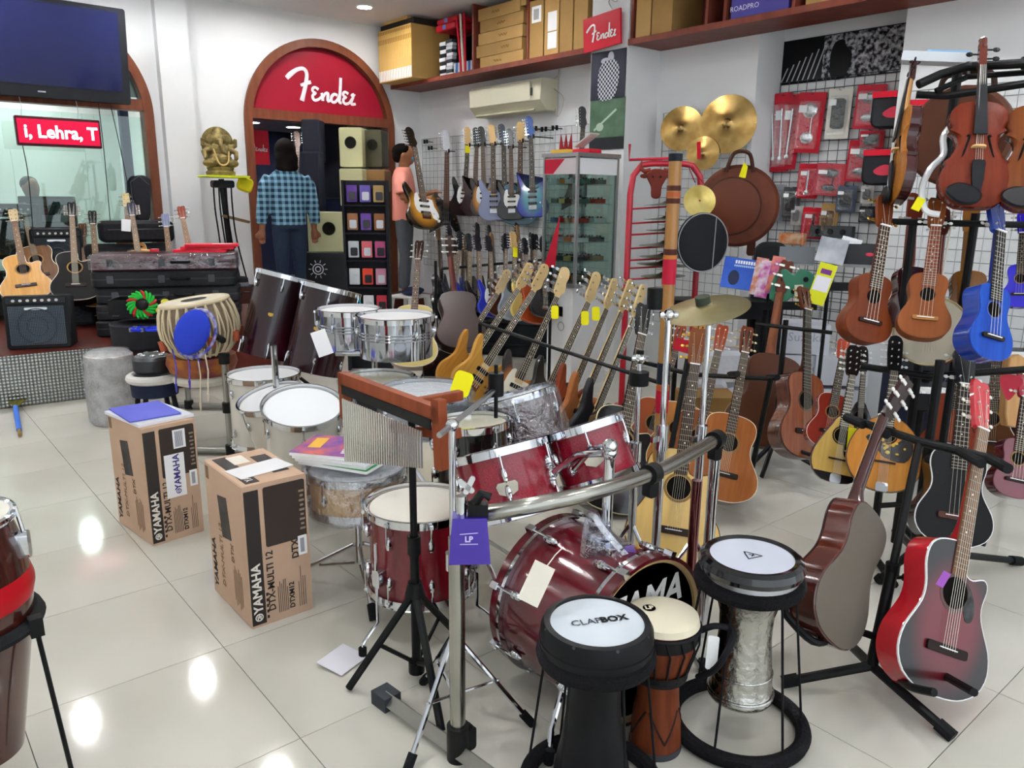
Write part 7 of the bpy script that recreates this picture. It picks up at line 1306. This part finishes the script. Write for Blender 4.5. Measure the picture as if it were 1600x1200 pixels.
# ---------------------------------------------------------------- stands for the instruments
def F(px, c_=0, s=0): p_ = V(px); d = camdir(p_).normalized(); return d*(1 if not c_ else c_)+CR*s
t = thing('guitar_stand', 'black triple guitar stand holding the red guitar in front', 'stand'); hub = fl(1362, 1040, .10); top = at(1437, 690, 2.55); mid = at(1390, 895, 2.5)
b = MB(); b.tube([hub, hub.lerp(top, .42)], .018, 12); b.build('lower_tube', black, t); b = MB(); b.tube([hub.lerp(top, .4), top], .013, 12); b.build('upper_tube', black, t); b = MB(); m_ = hub.lerp(top, .42); b.cyl(m_-V((0, 0, .02)), m_+V((0, 0, .02)), .022, n=12); b.build('collar', black, t); b = MB(); b.tube([m_-V((0, 0, .03)), m_-V((0, 0, .03))+CR*.04], .006, 6); b.ball(m_-V((0, 0, .03))+CR*.045, .014, 8); b.build('knob', black, t)
for e in (fl(1490, 1152, .012), fl(1222, 1066, .012), hub+V((.28, .28, -.09))): b = MB(); b.tube([hub, hub.lerp(e, .12), e], .0155, 10); l = b.build('leg', black, t); b = MB(); b.tube([e-(e-hub).normalized()*.05, e], .021, 10); b.build('rubber_foot', rubber, l)
zt_ = top.z; bar = [fl(1322, 652, zt_), fl(1352, 640, zt_)*.5+fl(1352, 658, zt_)*.5, top, fl(1545, 716, zt_), fl(1566, 706, zt_)]
b = MB(); b.tube([bar[0], bar[2], bar[3]], .014, 10); b.build('yoke_bar', black, t)
for e0, e1 in ((bar[0], bar[0]-CF*.1+CR*.02), (bar[0].lerp(bar[2], .4), bar[0].lerp(bar[2], .4)-CF*.1), (bar[3], bar[3]+CR*.0-CF*.10), (bar[2].lerp(bar[3], .6), bar[2].lerp(bar[3], .6)-CF*.12)): e1.z = e0.z; b = MB(); b.tube([e0, e1], .016, 10); b.build('padded_fork', rubber, t)
c1, c2 = at(1345, 1010, 2.47), at(1290, 990, 2.3); b = MB(); b.tube(spline([tuple(p_) for p_ in (hub.lerp(top, .12), at(1330, 985, 2.42), at(1300, 998, 2.35), at(1270, 1002, 2.3), at(1232, 965, 2.33), at(1226, 950, 2.33))], 4, False), .012, 8); b.build('cradle_arm', black, t)
b = MB(); b.tube(spline([tuple(p_) for p_ in (hub.lerp(top, .08), at(1395, 1050, 2.4), at(1420, 1072, 2.25), at(1460, 1082, 2.15))], 4, False), .012, 8); b.build('cradle_arm', black, t); b = MB(); b.tube([at(1480, 1058, 2.3), at(1522, 1082, 2.14)], .012, 8); b.tube([at(1400, 1010, 2.45), at(1480, 1058, 2.3)], .012, 8); b.build('cradle_arm', black, t)
def lean(lab, pb_, ph, d0, d1, turn, L_, fn, flip=1, **kw):
    B0, B1 = at(*pb_, d0), at(*ph, d1); u = (B1-B0).normalized(); f_ = camdir(B0.lerp(B1, .3)).normalized()*flip+CR*turn
    k = (B1-B0).length/L_; return fn(lab, frame(B0, u, f_) @ S(k, k, k), **kw)
rg = M('6e1722', .18, kind='burst', c2='150a0c', coat=.7, scale=8)
lean('red burst cutaway acoustic guitar with white binding on the front stand', (1464, 1090), (1548, 592), 2.28, 2.52, .8, 1.04, acoustic, typ='grand', top=M('6a1420', .3, kind='burst', c2='0c0809', coat=.2, scale=9), side=M('b01020', .12, coat=.8), neck=M('a01020', .15, coat=.6), board=rose, headm=M('b81828', .2, coat=.5), bind=white, cut=True, guard=M('2a2a2a', .3, kind='mottle', c2='4a4a48', scale=30), name='acoustic_guitar', bridge=M('1d100e', .4), rosette=M('5a4a48', .4))
b = MB(); b.box((0, 0, 0), (.02, .002, .045)); o = tag(b.build('sticker', M('a05ab8', .4)), 'small purple sticker on the red burst guitar', 'sticker'); p_ = at(1474, 905, 2.19); o.matrix_world = frame(p_, CU+CR*.6, camdir(p_)+CR*.8)
lean('dark brown acoustic guitar turned to show side and back on the front stand', (1256, 992), (1400, 598), 2.36, 2.70, -.95, 1.02, acoustic, flip=-.75, typ='grand', top=M('5a2a16', .3), side=M('3a140e', .14, kind='mottle', c2='5a2014', scale=3, coat=.7), neck=M('3a1210', .15, coat=.7), back=M('655f55', .4), bind=M('2a100c', .4), headm=M('2a0e0c', .2), tm_=M('ecebe6', .3), button=.012)
# rear tall stand
TS = V((*at(1445, 600, 3.15).xy, 0)); t = thing('instrument_rack', 'tall black two-tier rack carrying ukuleles and violins', 'rack')
for px, y0 in ((1400, 350), (1492, 340)): p_ = at(px, 560, 3.2); zt_ = at(px, y0, 3.2).z; b = MB(); b.cyl((p_.x, p_.y, .02), (p_.x, p_.y, zt_+.02), .016, n=10); b.build('post', black, t); b = MB(); b.tube([(p_.x-.22, p_.y-.2, .02), (p_.x+.22, p_.y+.2, .02)], .016, 8); b.build('foot', black, t)
p_ = at(1505, 105, 3.0); b = MB(); b.cyl((p_.x+.03, p_.y+.03, .02), (p_.x+.03, p_.y+.03, p_.z), .018, n=10); b.build('post', black, t)
def bar_(pts, r=.014, nm='rail'): b = MB(); b.tube([at(*q) for q in pts], r, 10); return b.build(nm, black, t)
bar_([(1388, 346, 3.05), (1620, 352, 2.95)], .013); bar_([(1345, 572, 3.2), (1450, 588, 3.1), (1620, 576, 2.95)], .014); bar_([(1435, 132, 3.0), (1470, 116, 3.0), (1512, 104, 2.95), (1620, 98, 2.75)], .017, 'violin_arm'); bar_([(1432, 148, 3.05), (1480, 150, 3.0), (1620, 128, 2.8)], .014, 'violin_arm'); bar_([(1462, 142, 3.0), (1512, 120, 2.98), (1620, 112, 2.8)], .011, 'violin_arm')
t2 = thing('flat_pack', 'blue and white flat pack lying on the rack above the violins', 'package', frame(at(1462, 92, 3.05), (0, 0, 1), camdir(at(1462, 92, 3.05))) @ RY(6)); b = MB(); b.rbox((0, 0, 0), (.24, .12, .035), .005); b.build('box', M('dfe4ea', .4), t2); b = MB(); b.rbox((.04, 0, .02), (.15, .1, .012), .004); b.build('sleeve', M('8fb8dc', .4), t2)
violin('violin turned sideways showing its glossy dark side on the rack', frame(at(1398, 312, 2.98), at(1428, 84, 3.05)-at(1398, 312, 2.98), camdir(at(1400, 200, 3)).normalized()*-.2-CR*.95) @ S(*[(at(1428, 84, 3.05)-at(1398, 312, 2.98)).length/.59]*3), '8e5418', '9e6424', side='3a0a0e')
violin('reddish-brown violin facing forward in the middle of the rack', place(at(1521, 322, 2.78), at(1537, 58, 2.85), camdir(at(1520, 200, 2.8)).normalized()+CR*.25, .59), '5a1a08', '6a260e')
violin('violin cut by the right edge of the rack', place(at(1614, 326, 2.72), at(1624, 62, 2.8), camdir(at(1600, 200, 2.7)).normalized()+CR*.1, .59), '66300f', '74401c')
p_ = at(1500, 214, 3.3); t2 = thing('hanging_bag', 'brown round leather bag hanging behind the violins', 'bag', frame(p_, (0, 0, 1), camdir(p_)-CR*.4*3)); b = MB(); b.lathe([(.0001, -.05), (.19, -.05), (.205, -.02), (.205, .03), (.19, .05), (.0001, .05)], 40, RX(90)); b.build('shell', M('4e2c1e', .5), t2); b = MB(); b.tube(spline([(-.1, 0, .16), (-.08, 0, .25), (.08, 0, .25), (.1, 0, .16)], 4, False), .012, 8); b.build('handle', M('2a1610', .5), t2); b = MB(); b.tube([(0, 0, .25), (.01, -.06, .27), (.02, -.3, .28)], .007, 6); b.build('hook', steel, t2)
p_ = at(1475, 250, 2.9); t2 = thing('electric_violin', 'white skeleton electric violin hanging beside the brown violin', 'violin', frame(at(1462, 322, 2.88), at(1500, 180, 2.9)-at(1462, 322, 2.88), camdir(p_))); wv = M('eef0f0', .2, coat=.6)
b = MB(); b.tube(spline([(.03, 0, .36), (-.01, 0, .33), (-.035, 0, .27), (-.02, 0, .2), (-.05, 0, .14), (-.06, 0, .06), (-.03, 0, -.02), (.02, 0, -.03)], 4, False), .012, 8); b.build('frame', wv, t2); b = MB(); b.rbox((.055, 0, .12), (.04, .02, .14), .02, RY(14)); b.build('chin_rest', wv, t2); b = MB(); b.box((.02, 0, .18), (.03, .025, .3)); b.build('spine', M('17181c', .4), t2)
b = MB(); b.box((-.055, -.01, -.02), (.03, .004, .05), RY(15)); b.build('yellow_tag', yellow, t2)
mah = M('5e2810', .35, kind='wood', c2='703418', scale=5); mah2 = M('7d411c', .4, kind='wood', c2='8a4c24', scale=5)
UK = [('mahogany ukulele with gold tuners, left on the upper rail', (1353, 534), (1391, 302), 2.95, 3.02, .5, mah, mah, rw, M('c9a04a', .25, .9), 1),
      ('light mahogany ukulele with white tuners on the upper rail', (1441, 528), (1468, 304), 2.86, 2.93, .15, mah2, mah2, M('7a3a28', .4), M('ecebe6', .3), 1)]
for lab, pb_, ph, d0, d1, tn, top_, sd, bd_, tn_, _ in UK: lean(lab, pb_, ph, d0, d1, tn, .535, acoustic, typ='uke', top=top_, side=sd, bind=sd, neck=sd, board=bd_, n=4, tm_=tn_, name='ukulele', cat='ukulele', group='ukuleles on the rack', headm=mah2 if 'light' in lab else mah, bridge=M('2a1610', .4) if 'gold' in lab else M('a8743c', .4), rosette=sd)
blu = M('0a2e88', .14, kind='mottle', c2='0e3ea4', scale=4, coat=.4)
lean('glossy blue ukulele on the upper rail at the right', (1546, 562), (1567, 306), 2.72, 2.82, .75, .535, acoustic, typ='uke', top=M('0c3a98', .3, kind='wood', c2='164cb0'), side=blu, bind=blu, neck=blu, board=M('1a1a22', .4), n=4, headm=blu, name='ukulele', cat='ukulele', group='ukuleles on the rack', rosette=blu)
lean('dark maroon ukulele hanging between the two brown ones', (1412, 520), (1428, 305), 3.2, 3.25, -.35, .535, acoustic, typ='uke', flip=-1, top=M('3a1216', .2), side=M('3a1418', .15, coat=.6), bind=ivory, neck=M('6a2a1c', .3), n=4, name='ukulele', cat='ukulele', group='ukuleles on the rack')
lean('amber backed ukulele turned away behind the blue one', (1503, 520), (1517, 318), 3.2, 3.25, -.2, .535, acoustic, typ='guitalele' if False else 'uke', flip=-1, top=M('8a5a20', .2), side=M('7a4a14', .2, kind='wood', c2='8d5a1e', coat=.5), bind=M('5a3410', .4), neck=M('8a5a24', .3), n=4, name='ukulele', cat='ukulele', group='ukuleles on the rack')
lean('purple-blue ukulele at the right edge behind the blue one', (1592, 480), (1600, 330), 2.98, 3.0, .1, .535, acoustic, typ='uke', top=M('2a20c0', .2), side=M('2a1cb0', .15, coat=.7), bind=M('2a1cb0', .15), neck=M('2a1cb0', .2), n=4, name='ukulele', cat='ukulele', group='ukuleles on the rack')
# banjo ukulele
B0, B1 = at(1448, 570, 3.08), at(1470, 345, 3.1); t2 = thing('banjo', 'small banjo with white head and maroon rim behind the light ukulele', 'banjo', frame(B0, B1-B0, camdir(B0)-CR*1.0)); rr_ = .135
b = MB(); b.lathe([(rr_, -.0), (rr_, .06), (rr_-.012, .06), (rr_-.012, 0)], 40, T(0, 0, rr_) @ RX(90) @ T(0, 0, -.06), True); b.build('rim', M('7a1c2c', .25, coat=.4), t2); b = MB(); b.lathe([(.0001, .003), (rr_-.004, .002)], 40, T(0, 0, rr_) @ RX(90)); b.build('head', M('d6d0ba', .5), t2); b = MB(); b.torus((0, 0, 0), rr_, .005, 40, 6, T(0, 0, rr_) @ RX(90)); b.build('hoop', M('c9b890', .3, .7), t2)
b = MB(); b.box((0, .01, rr_*2+.12), (.036, .02, .26)); b.build('neck', M('6a2a1c', .3), t2); b = MB(); b.prism(spline([(-.018, 0), (-.03, .03), (-.028, .1), (0, .11), (.028, .1), (.03, .03), (.018, 0)], 2), 0, .014); b.build('headstock', M('4a1c14', .3), t2, T(0, 0, rr_*2+.25)); b = MB(); strings(b, 4, .03, .024, .05, rr_*2+.25, -.012, -.006); b.build('strings', M('cfc9ba', .35, .7), t2)
for s in (-1, 1):
    for z in (.03, .075): shared(('tunb', s), 'tuner', white, lambda b_: tuner(b_, s, .8), t2, T(s*.015, 0, rr_*2+.25+z))
b = MB(); b.tube([at(1490, 330, 3.1), at(1478, 400, 3.05), at(1473, 430, 3.05)], .004, 5); o = tag(b.build('cord', M('d8d2c0', .7)), 'white cord hanging beside the light mahogany ukulele', 'cord')
# mandolins and friends on the lower rail
pear = spline([(.05, .006), (.085, .04), (.098, .09), (.092, .14), (.07, .2), (.042, .26), (.022, .3), (-.022, .3), (-.042, .26), (-.07, .2), (-.092, .14), (-.098, .09), (-.085, .04), (-.05, .006), (0, 0)], 2)
octo = spline([(.05, .004), (.11, .035), (.15, .10), (.155, .17), (.13, .25), (.075, .315), (.03, .335), (-.03, .335), (-.075, .315), (-.13, .25), (-.155, .17), (-.15, .10), (-.11, .035), (-.05, .004), (0, 0)], 2)
spr = M('c9a24e', .3, kind='wood', c2='d6b05c'); cedar = M('b8782c', .3, kind='wood', c2='c48638')
lean('pear-shaped mandolin with pale top and dark tip on the lower rail', (1303, 754), (1340, 536), 3.12, 3.2, .3, .68, mandolin, out=[(x*1.25, z*1.05) for x, z in pear], top=spr, side=M('3a1a12', .25, coat=.5), nut=.52, LEN=.68, guard=[(.02, .24), (.075, .2), (.08, .13), (.05, .11), (.015, .15)], hz_=.225, tip=.045, group='mandolins on the lower rail')
lean('round amber bouzouki with inlaid soundhole plate on the lower rail', (1376, 768), (1404, 518), 2.98, 3.12, .18, .74, mandolin, out=octo, top=cedar, side=M('4a2a1a', .3, coat=.4), nut=.55, LEN=.74, guard=[(-.085, .23), (-.03, .18), (.0, .15), (.08, .14), (.11, .2), (.09, .26), (.04, .22), (0, .2), (-.04, .25)], hz_=.255, bz=.13, name='bouzouki', cat='bouzouki', group='mandolins on the lower rail', head=M('141416', .3), headw=.028, nw=.034, bw=.046)
lean('small red-necked guitar behind the pear-shaped mandolin', (1290, 700), (1322, 528), 3.5, 3.6, .3, .74, acoustic, typ='guitalele', top=M('8a2a1a', .3), side=M('8a2418', .2, coat=.5), neck=M('a8402a', .3), headm=M('a8402a', .3), name='acoustic_guitar')
lean('black mandolin with cream edging behind the pear-shaped one', (1340, 700), (1352, 538), 3.45, 3.5, .3, .68, mandolin, out=pear, top=M('101014', .2, coat=.6), side=M('14141a', .2, coat=.6), nut=.5, LEN=.68, hz_=.2, group='mandolins on the lower rail')
t2 = thing('fabric_strap', 'yellow folded strap between the mandolins', 'strap', frame(at(1330, 690, 3.1), CU+CR*.1, camdir(at(1330, 690, 3.1)))); b = MB(); b.box((0, 0, 0), (.03, .004, .11)); b.box((.004, .008, .0), (.03, .004, .10)); b.build('webbing', M('e2d818', .6), t2)
lean('small black guitar with white binding on the middle stand', (1487, 854), (1513, 543), 2.80, 2.92, .4, .74, acoustic, typ='guitalele', top=M('0b0b0d', .4), side=M('101014', .15, coat=.5), neck=M('1a1210', .3), board=M('241a16', .4), headm=M('16161a', .25), bind=white, n=4, hole=False, tm_=M('e0ded8', .25), bridge=M('4a2a20', .4), group='small guitars')
t2 = thing('guitar_stand', 'black tripod stand behind the small black guitar', 'stand'); h2 = at(1432, 830, 3.0); hb = V((h2.x, h2.y, .28)); b = MB(); b.cyl((h2.x, h2.y, .06), (h2.x, h2.y, .95), .017, n=10); b.build('tube', black, t2)
for e in (fl(1595, 877, .012), fl(1372, 907, .012), fl(1400, 830, .012)): b = MB(); b.tube([(h2.x, h2.y, .2), e], .0145, 10); l = b.build('leg', black, t2); b = MB(); b.tube([e.lerp(V((h2.x, h2.y, .2)), .1), e], .021, 8); b.build('rubber_foot', rubber, l)
b = MB(); b.tube([at(1440, 820, 2.95), at(1540, 850, 2.8)], .011, 8); b.build('cradle', black, t2); b = MB(); b.tube([at(1375, 790, 3.05), at(1450, 785, 2.95)], .011, 8); b.build('cradle', black, t2)
lean('reddish-brown guitar behind the small black guitar', (1478, 728), (1505, 500), 3.35, 3.45, .1, .74, acoustic, typ='guitalele', top=M('7a3018', .3, kind='wood', c2='8a3c20'), side=M('5a2010', .2, coat=.5), bind=M('5a2010', .3), neck=M('6a2a1a', .3), hole=False, group='small guitars')
lean('dark brown guitar at the back right below the keyboards', (1545, 720), (1560, 520), 3.6, 3.65, -.1, .74, acoustic, typ='guitalele', top=M('4a2a16', .3), side=M('3a1e10', .2, coat=.5), neck=M('4a2616', .3), group='small guitars')
lean('glossy wine red ukulele at the right edge below the card', (1583, 778), (1612, 545), 2.9, 3.0, .5, .62, acoustic, typ='uke', top=M('6a1028', .15, coat=.7), side=M('5a0c24', .12, coat=.8), bind=M('5a0c24', .2), neck=M('6a1028', .2), headm=M('a01c34', .2), n=4, name='ukulele', cat='ukulele')
p_ = at(1578, 606, 3.0); b = MB(); b.prism(spline([(-.038, .03), (-.02, .05), (.02, .05), (.038, .03), (.02, -.02), (0, -.05), (-.02, -.02)], 3), -.001, .001); o = tag(b.build('hang_card', M('c03a4c', .4)), 'red pick-shaped hang card at the right edge', 'card'); o.matrix_world = frame(p_, (0, 0, 1), camdir(p_))
lean('pale wooden instrument edge behind the red hang card', (1588, 665), (1592, 560), 3.2, 3.2, .6, .36, lambda lab, m, **k: tag(MB().prism(spline([(-.05, 0), (.05, .02), (.06, .2), (.05, .36), (-.05, .36), (-.06, .15)], 2), 0, .06, bev=.006).build('frame_drum', M('b98a58', .4, kind='wood', c2='c49a68'), None, m), lab, 'drum'))
# keyboards on a rack at the right
for i, (py, d, lab) in enumerate(((560, 4.2, 'long black keyboard on the rack at the right'), (620, 4.1, 'lower black keyboard on the rack at the right'))):
    p_ = at(1500, py, d); f_ = V((-.75, -.65, 0)); t2 = thing('keyboard', lab, 'keyboard', frame(p_, (0, 0, 1), f_), 'keyboards on the rack'); b = MB(); b.rbox((.2, 0, 0), (1.0, .3, .09), .01); b.build('case', M('1a1b1f', .4), t2)
    for k in range(36): shared('key', 'key', white, lambda q: q.box((0, 0, 0), (.022, .11, .012)), t2, T(-.26+.025*k, -.10, .05))
    b = MB(); b.box((.2, .06, .047), (.8, .12, .006)); b.build('panel', M('3a3c42', .4), t2)
t2 = thing('keyboard_rack', 'black steel rack carrying the keyboards at the right', 'rack'); 
for px in (1440, 1590):
    p_ = at(px, 640, 4.25); b = MB(); b.cyl((p_.x, p_.y, .0), (p_.x, p_.y, 1.0), .02, n=8); b.build('post', black, t2)
for py in (572, 640): b = MB(); b.tube([at(1435, py, 4.25), at(1640, py, 4.0)], .014, 8); b.build('rail', black, t2)
p_ = at(1470, 665, 4.3); softb = thing('soft_case', 'navy blue soft case on the floor behind the bouzouki', 'case', T(*fl(1425, 690)) @ RZ(-45)); b = MB(); b.rbox((0, 0, .28), (.42, .22, .56), .12, bev=.04, n=5); b.build('shell', M('12162c', .6), softb); b = MB(); b.tube(spline([(-.1, -.115, .45), (0, -.12, .3), (.12, -.115, .48)], 4, False), .004, 5); b.build('zip', M('5a5f7a', .5), softb)
# classical guitar on its stand
lean('brown classical guitar on a black floor stand beside the white cartons', (1258, 716), (1262, 446), 4.15, 4.35, .8, 1.0, acoustic, typ='classical', top=M('7a3a1c', .25, kind='wood', c2='8a4a26'), side=M('4a2012', .15, kind='wood', c2='5a2a18', coat=.7), bind=M('3a1810', .3), slot=True, tm_=gold, neck=M('5a2a1a', .3), dots=False, board=M('1c1614', .4), rosette=M('4a3a2a', .4))
t2 = thing('guitar_stand', 'black folding stand under the brown classical guitar', 'stand'); g0 = fl(1205, 735); b = MB(); b.tube([(g0.x, g0.y, .15), at(1228, 500, 4.3)], .015, 10); b.build('tube', black, t2)
for e in (fl(1158, 742, .012), fl(1190, 745, .012), fl(1285, 735, .012)): b = MB(); b.tube([(g0.x, g0.y, .17), e], .013, 8); b.build('leg', black, t2)
b = MB(); b.tube([at(1180, 506, 4.3), at(1300, 520, 4.2)], .011, 8); b.build('yoke', black, t2); b = MB(); b.tube([at(1205, 690, 4.25), at(1300, 722, 4.05)], .011, 8); b.build('cradle', black, t2)
# leaning acoustics in the middle
AR = [('pale natural cutaway acoustic guitar behind the bamboo pole', (1044, 886), (1094, 508), 3.2, 3.42, .1, dict(top=M('d6b060', .25, kind='wood', c2='deba6c'), side=M('8a5a2a', .2, coat=.5), cut=True, bind=M('4a2a14', .4), headm=M('6a3a20', .3), tm_=gold)),
      ('brown acoustic guitar leaning right of the chrome stand', (1122, 782), (1172, 506), 3.7, 3.95, .25, dict(top=M('9a5a2c', .3, kind='wood', c2='a86634'), side=M('6a3418', .2, coat=.5), headm=M('5a2a18', .3), slot=True, tm_=M('c9b890', .3, .7))),
      ('reddish brown acoustic guitar between the bamboo pole and its neighbour', (1072, 770), (1132, 504), 3.95, 4.15, .1, dict(top=M('8a4a24', .3), side=M('5e2c18', .2, kind='wood', c2='6e3822', coat=.5), headm=M('8a3a20', .3), bind=M('e0c890', .4), tm_=M('e6e4de', .3))),
      ('black jumbo cutaway guitar with cream binding behind the drum kit', (952, 800), (1012, 470), 3.75, 4.1, .35, dict(top=M('101013', .15, coat=.6), side=M('101013', .12, coat=.7), cut=True, bind=M('e0d6a8', .4), headm=M('121216', .2), tm_=chrome)),
      ('acoustic guitar with gold tuners behind the cymbal stand', (1040, 750), (1098, 500), 4.45, 4.65, .1, dict(top=M('a86a30', .3), side=M('5e2c18', .2, coat=.5), headm=M('b07a3a', .3), tm_=gold, slot=True)),
      ('brown guitar with tuners behind the small stand', (1000, 735), (1068, 505), 4.75, 4.95, .1, dict(top=M('9a4a24', .3), side=M('6a2c18', .2, coat=.5), headm=M('8a3a1c', .3), slot=True, tm_=M('e6e4de', .3)))]
for lab, pb_, ph, d0, d1, tn, kw in AR: lean(lab, pb_, ph, d0, d1, tn, 1.04, acoustic, group='acoustic guitars in the middle', **kw)
lean('brown guitar turned with its cream-edged back to the room', (1180, 700), (1226, 410), 4.6, 4.8, -.35, 1.04, acoustic, flip=-1, top=M('5a3018', .3), side=M('4a2a1c', .4), bind=M('d8c088', .4), neck=M('6a3a20', .3), headm=M('5a2a18', .3), group='acoustic guitars in the middle')
t2 = thing('guitar_stand', 'black folding stand between the middle guitars', 'stand'); g0 = fl(1050, 760)
for a, c_ in (((1165, 780), (1205, 590)), ((1165, 780), (1135, 690)), ((1030, 800), (1075, 560))): b = MB(); b.tube([fl(a[0], a[1], .01), at(c_[0], c_[1], 3.85)], .014, 8); b.build('tube', black, t2)
b = MB(); b.tube([at(965, 556, 4.2), at(1080, 585, 4.0), at(1205, 592, 3.85)], .012, 8); b.build('yoke', black, t2)
for px in ((1078, 578), (1140, 585), (1200, 590)): p_ = at(*px, 3.95); b = MB(); b.tube([p_, p_-CF*.14], .016, 8); b.build('padded_fork', rubber, t2)
b = MB(); b.rbox((0, 0, 0), (.09, .002, .07), .004); o = tag(b.build('red_pack', M('b0182a', .35)), 'red string pack tucked behind the guitar necks', 'package'); o.matrix_world = frame(at(1066, 540, 4.25), CU+CR*.3, camdir(at(1066, 540, 4.25)))
# clear bag behind the bass drum
p_ = at(945, 850, 2.3); b = MB(); b.prism(spline([(-.06, -.09), (.09, -.10), (.12, -.08), (0, .06), (-.03, .10), (-.06, .08)], 3), -.03, .03, bev=.015); o = tag(b.build('plastic_bag', M('f0f0fa', .15, kind='film', scale=7, alpha=.3)), 'clear plastic bag with purple leaflet behind the bass drum', 'bag'); o.matrix_world = frame(p_, (0, 0, 1), camdir(p_)); b = MB(); b.box((.03, 0, -.05), (.1, .004, .05), RY(-20)); b.build('leaflet', M('8a70b8', .5), o)

# clutter behind the leaning acoustics
p_ = at(1118, 470, 5.45); t = thing('folding_table', 'black narrow table behind the bronze cymbal', 'table', T(p_.x, p_.y, 0) @ RZ(-40)); b = MB(); b.box((0, 0, p_.z), (.62, .25, .03)); b.build('top', black, t); b = MB(); b.box((0, -.12, p_.z-.06), (.60, .012, .10)); b.build('front_panel', M('101116', .5), t)
for sx_ in (-1, 1):
    for sy_ in (-1, 1): b = MB(); b.box((sx_*.28, sy_*.1, p_.z/2-.01), (.03, .03, p_.z-.02)); b.build('leg', black, t)
b = MB(); b.rbox((-.12, -.127, p_.z-.055), (.10, .002, .03), .01); b.build('logo', M('8a3a5a', .4), t)
for i, (px, d, w_, h_, c_, lab) in enumerate((((1098, 590), 4.95, .30, .30, 'c9ccd4', 'white plastic bundle on the floor behind the middle guitars'), ((1150, 585), 5.0, .26, .24, 'b8bcc6', 'pale grey bundle beside the white bundle'), ((1125, 545), 5.05, .34, .2, 'd4d7de', 'white bundle lying on top of the other bundles'))):
    q = at(*px, d); z0 = 0 if i < 2 else .30; q = fl(px[0], 652) if i < 2 else fl(1122, 652); t = thing('plastic_bundle', lab, 'package', T(q.x+(.0 if i else -.02), q.y, z0) @ RZ(-40), 'pale bundles'); b = MB(); b.rbox((0, 0, h_/2), (w_, .22, h_), .06, bev=.03, n=4); b.build('bag', M(c_, .45, bump=.6, scale=6), t)
q = fl(1100, 672); t = carton('kraft carton on the floor behind the acoustic heads', T(q.x, q.y, 0) @ RZ(-40), (.36, .28, .26), M('8a6a3a', .7, kind='mottle', c2='96764a', scale=4))
# fine repeated marks that are too small to pick apart
for o in bpy.data.objects:
    if o.type == 'MESH' and o.name.split('.')[0] in ('frets', 'inlays', 'strings', 'small_print', 'barcode', 'slots', 'wires', 'title', 'subtitle'): o['kind'] = 'stuff'
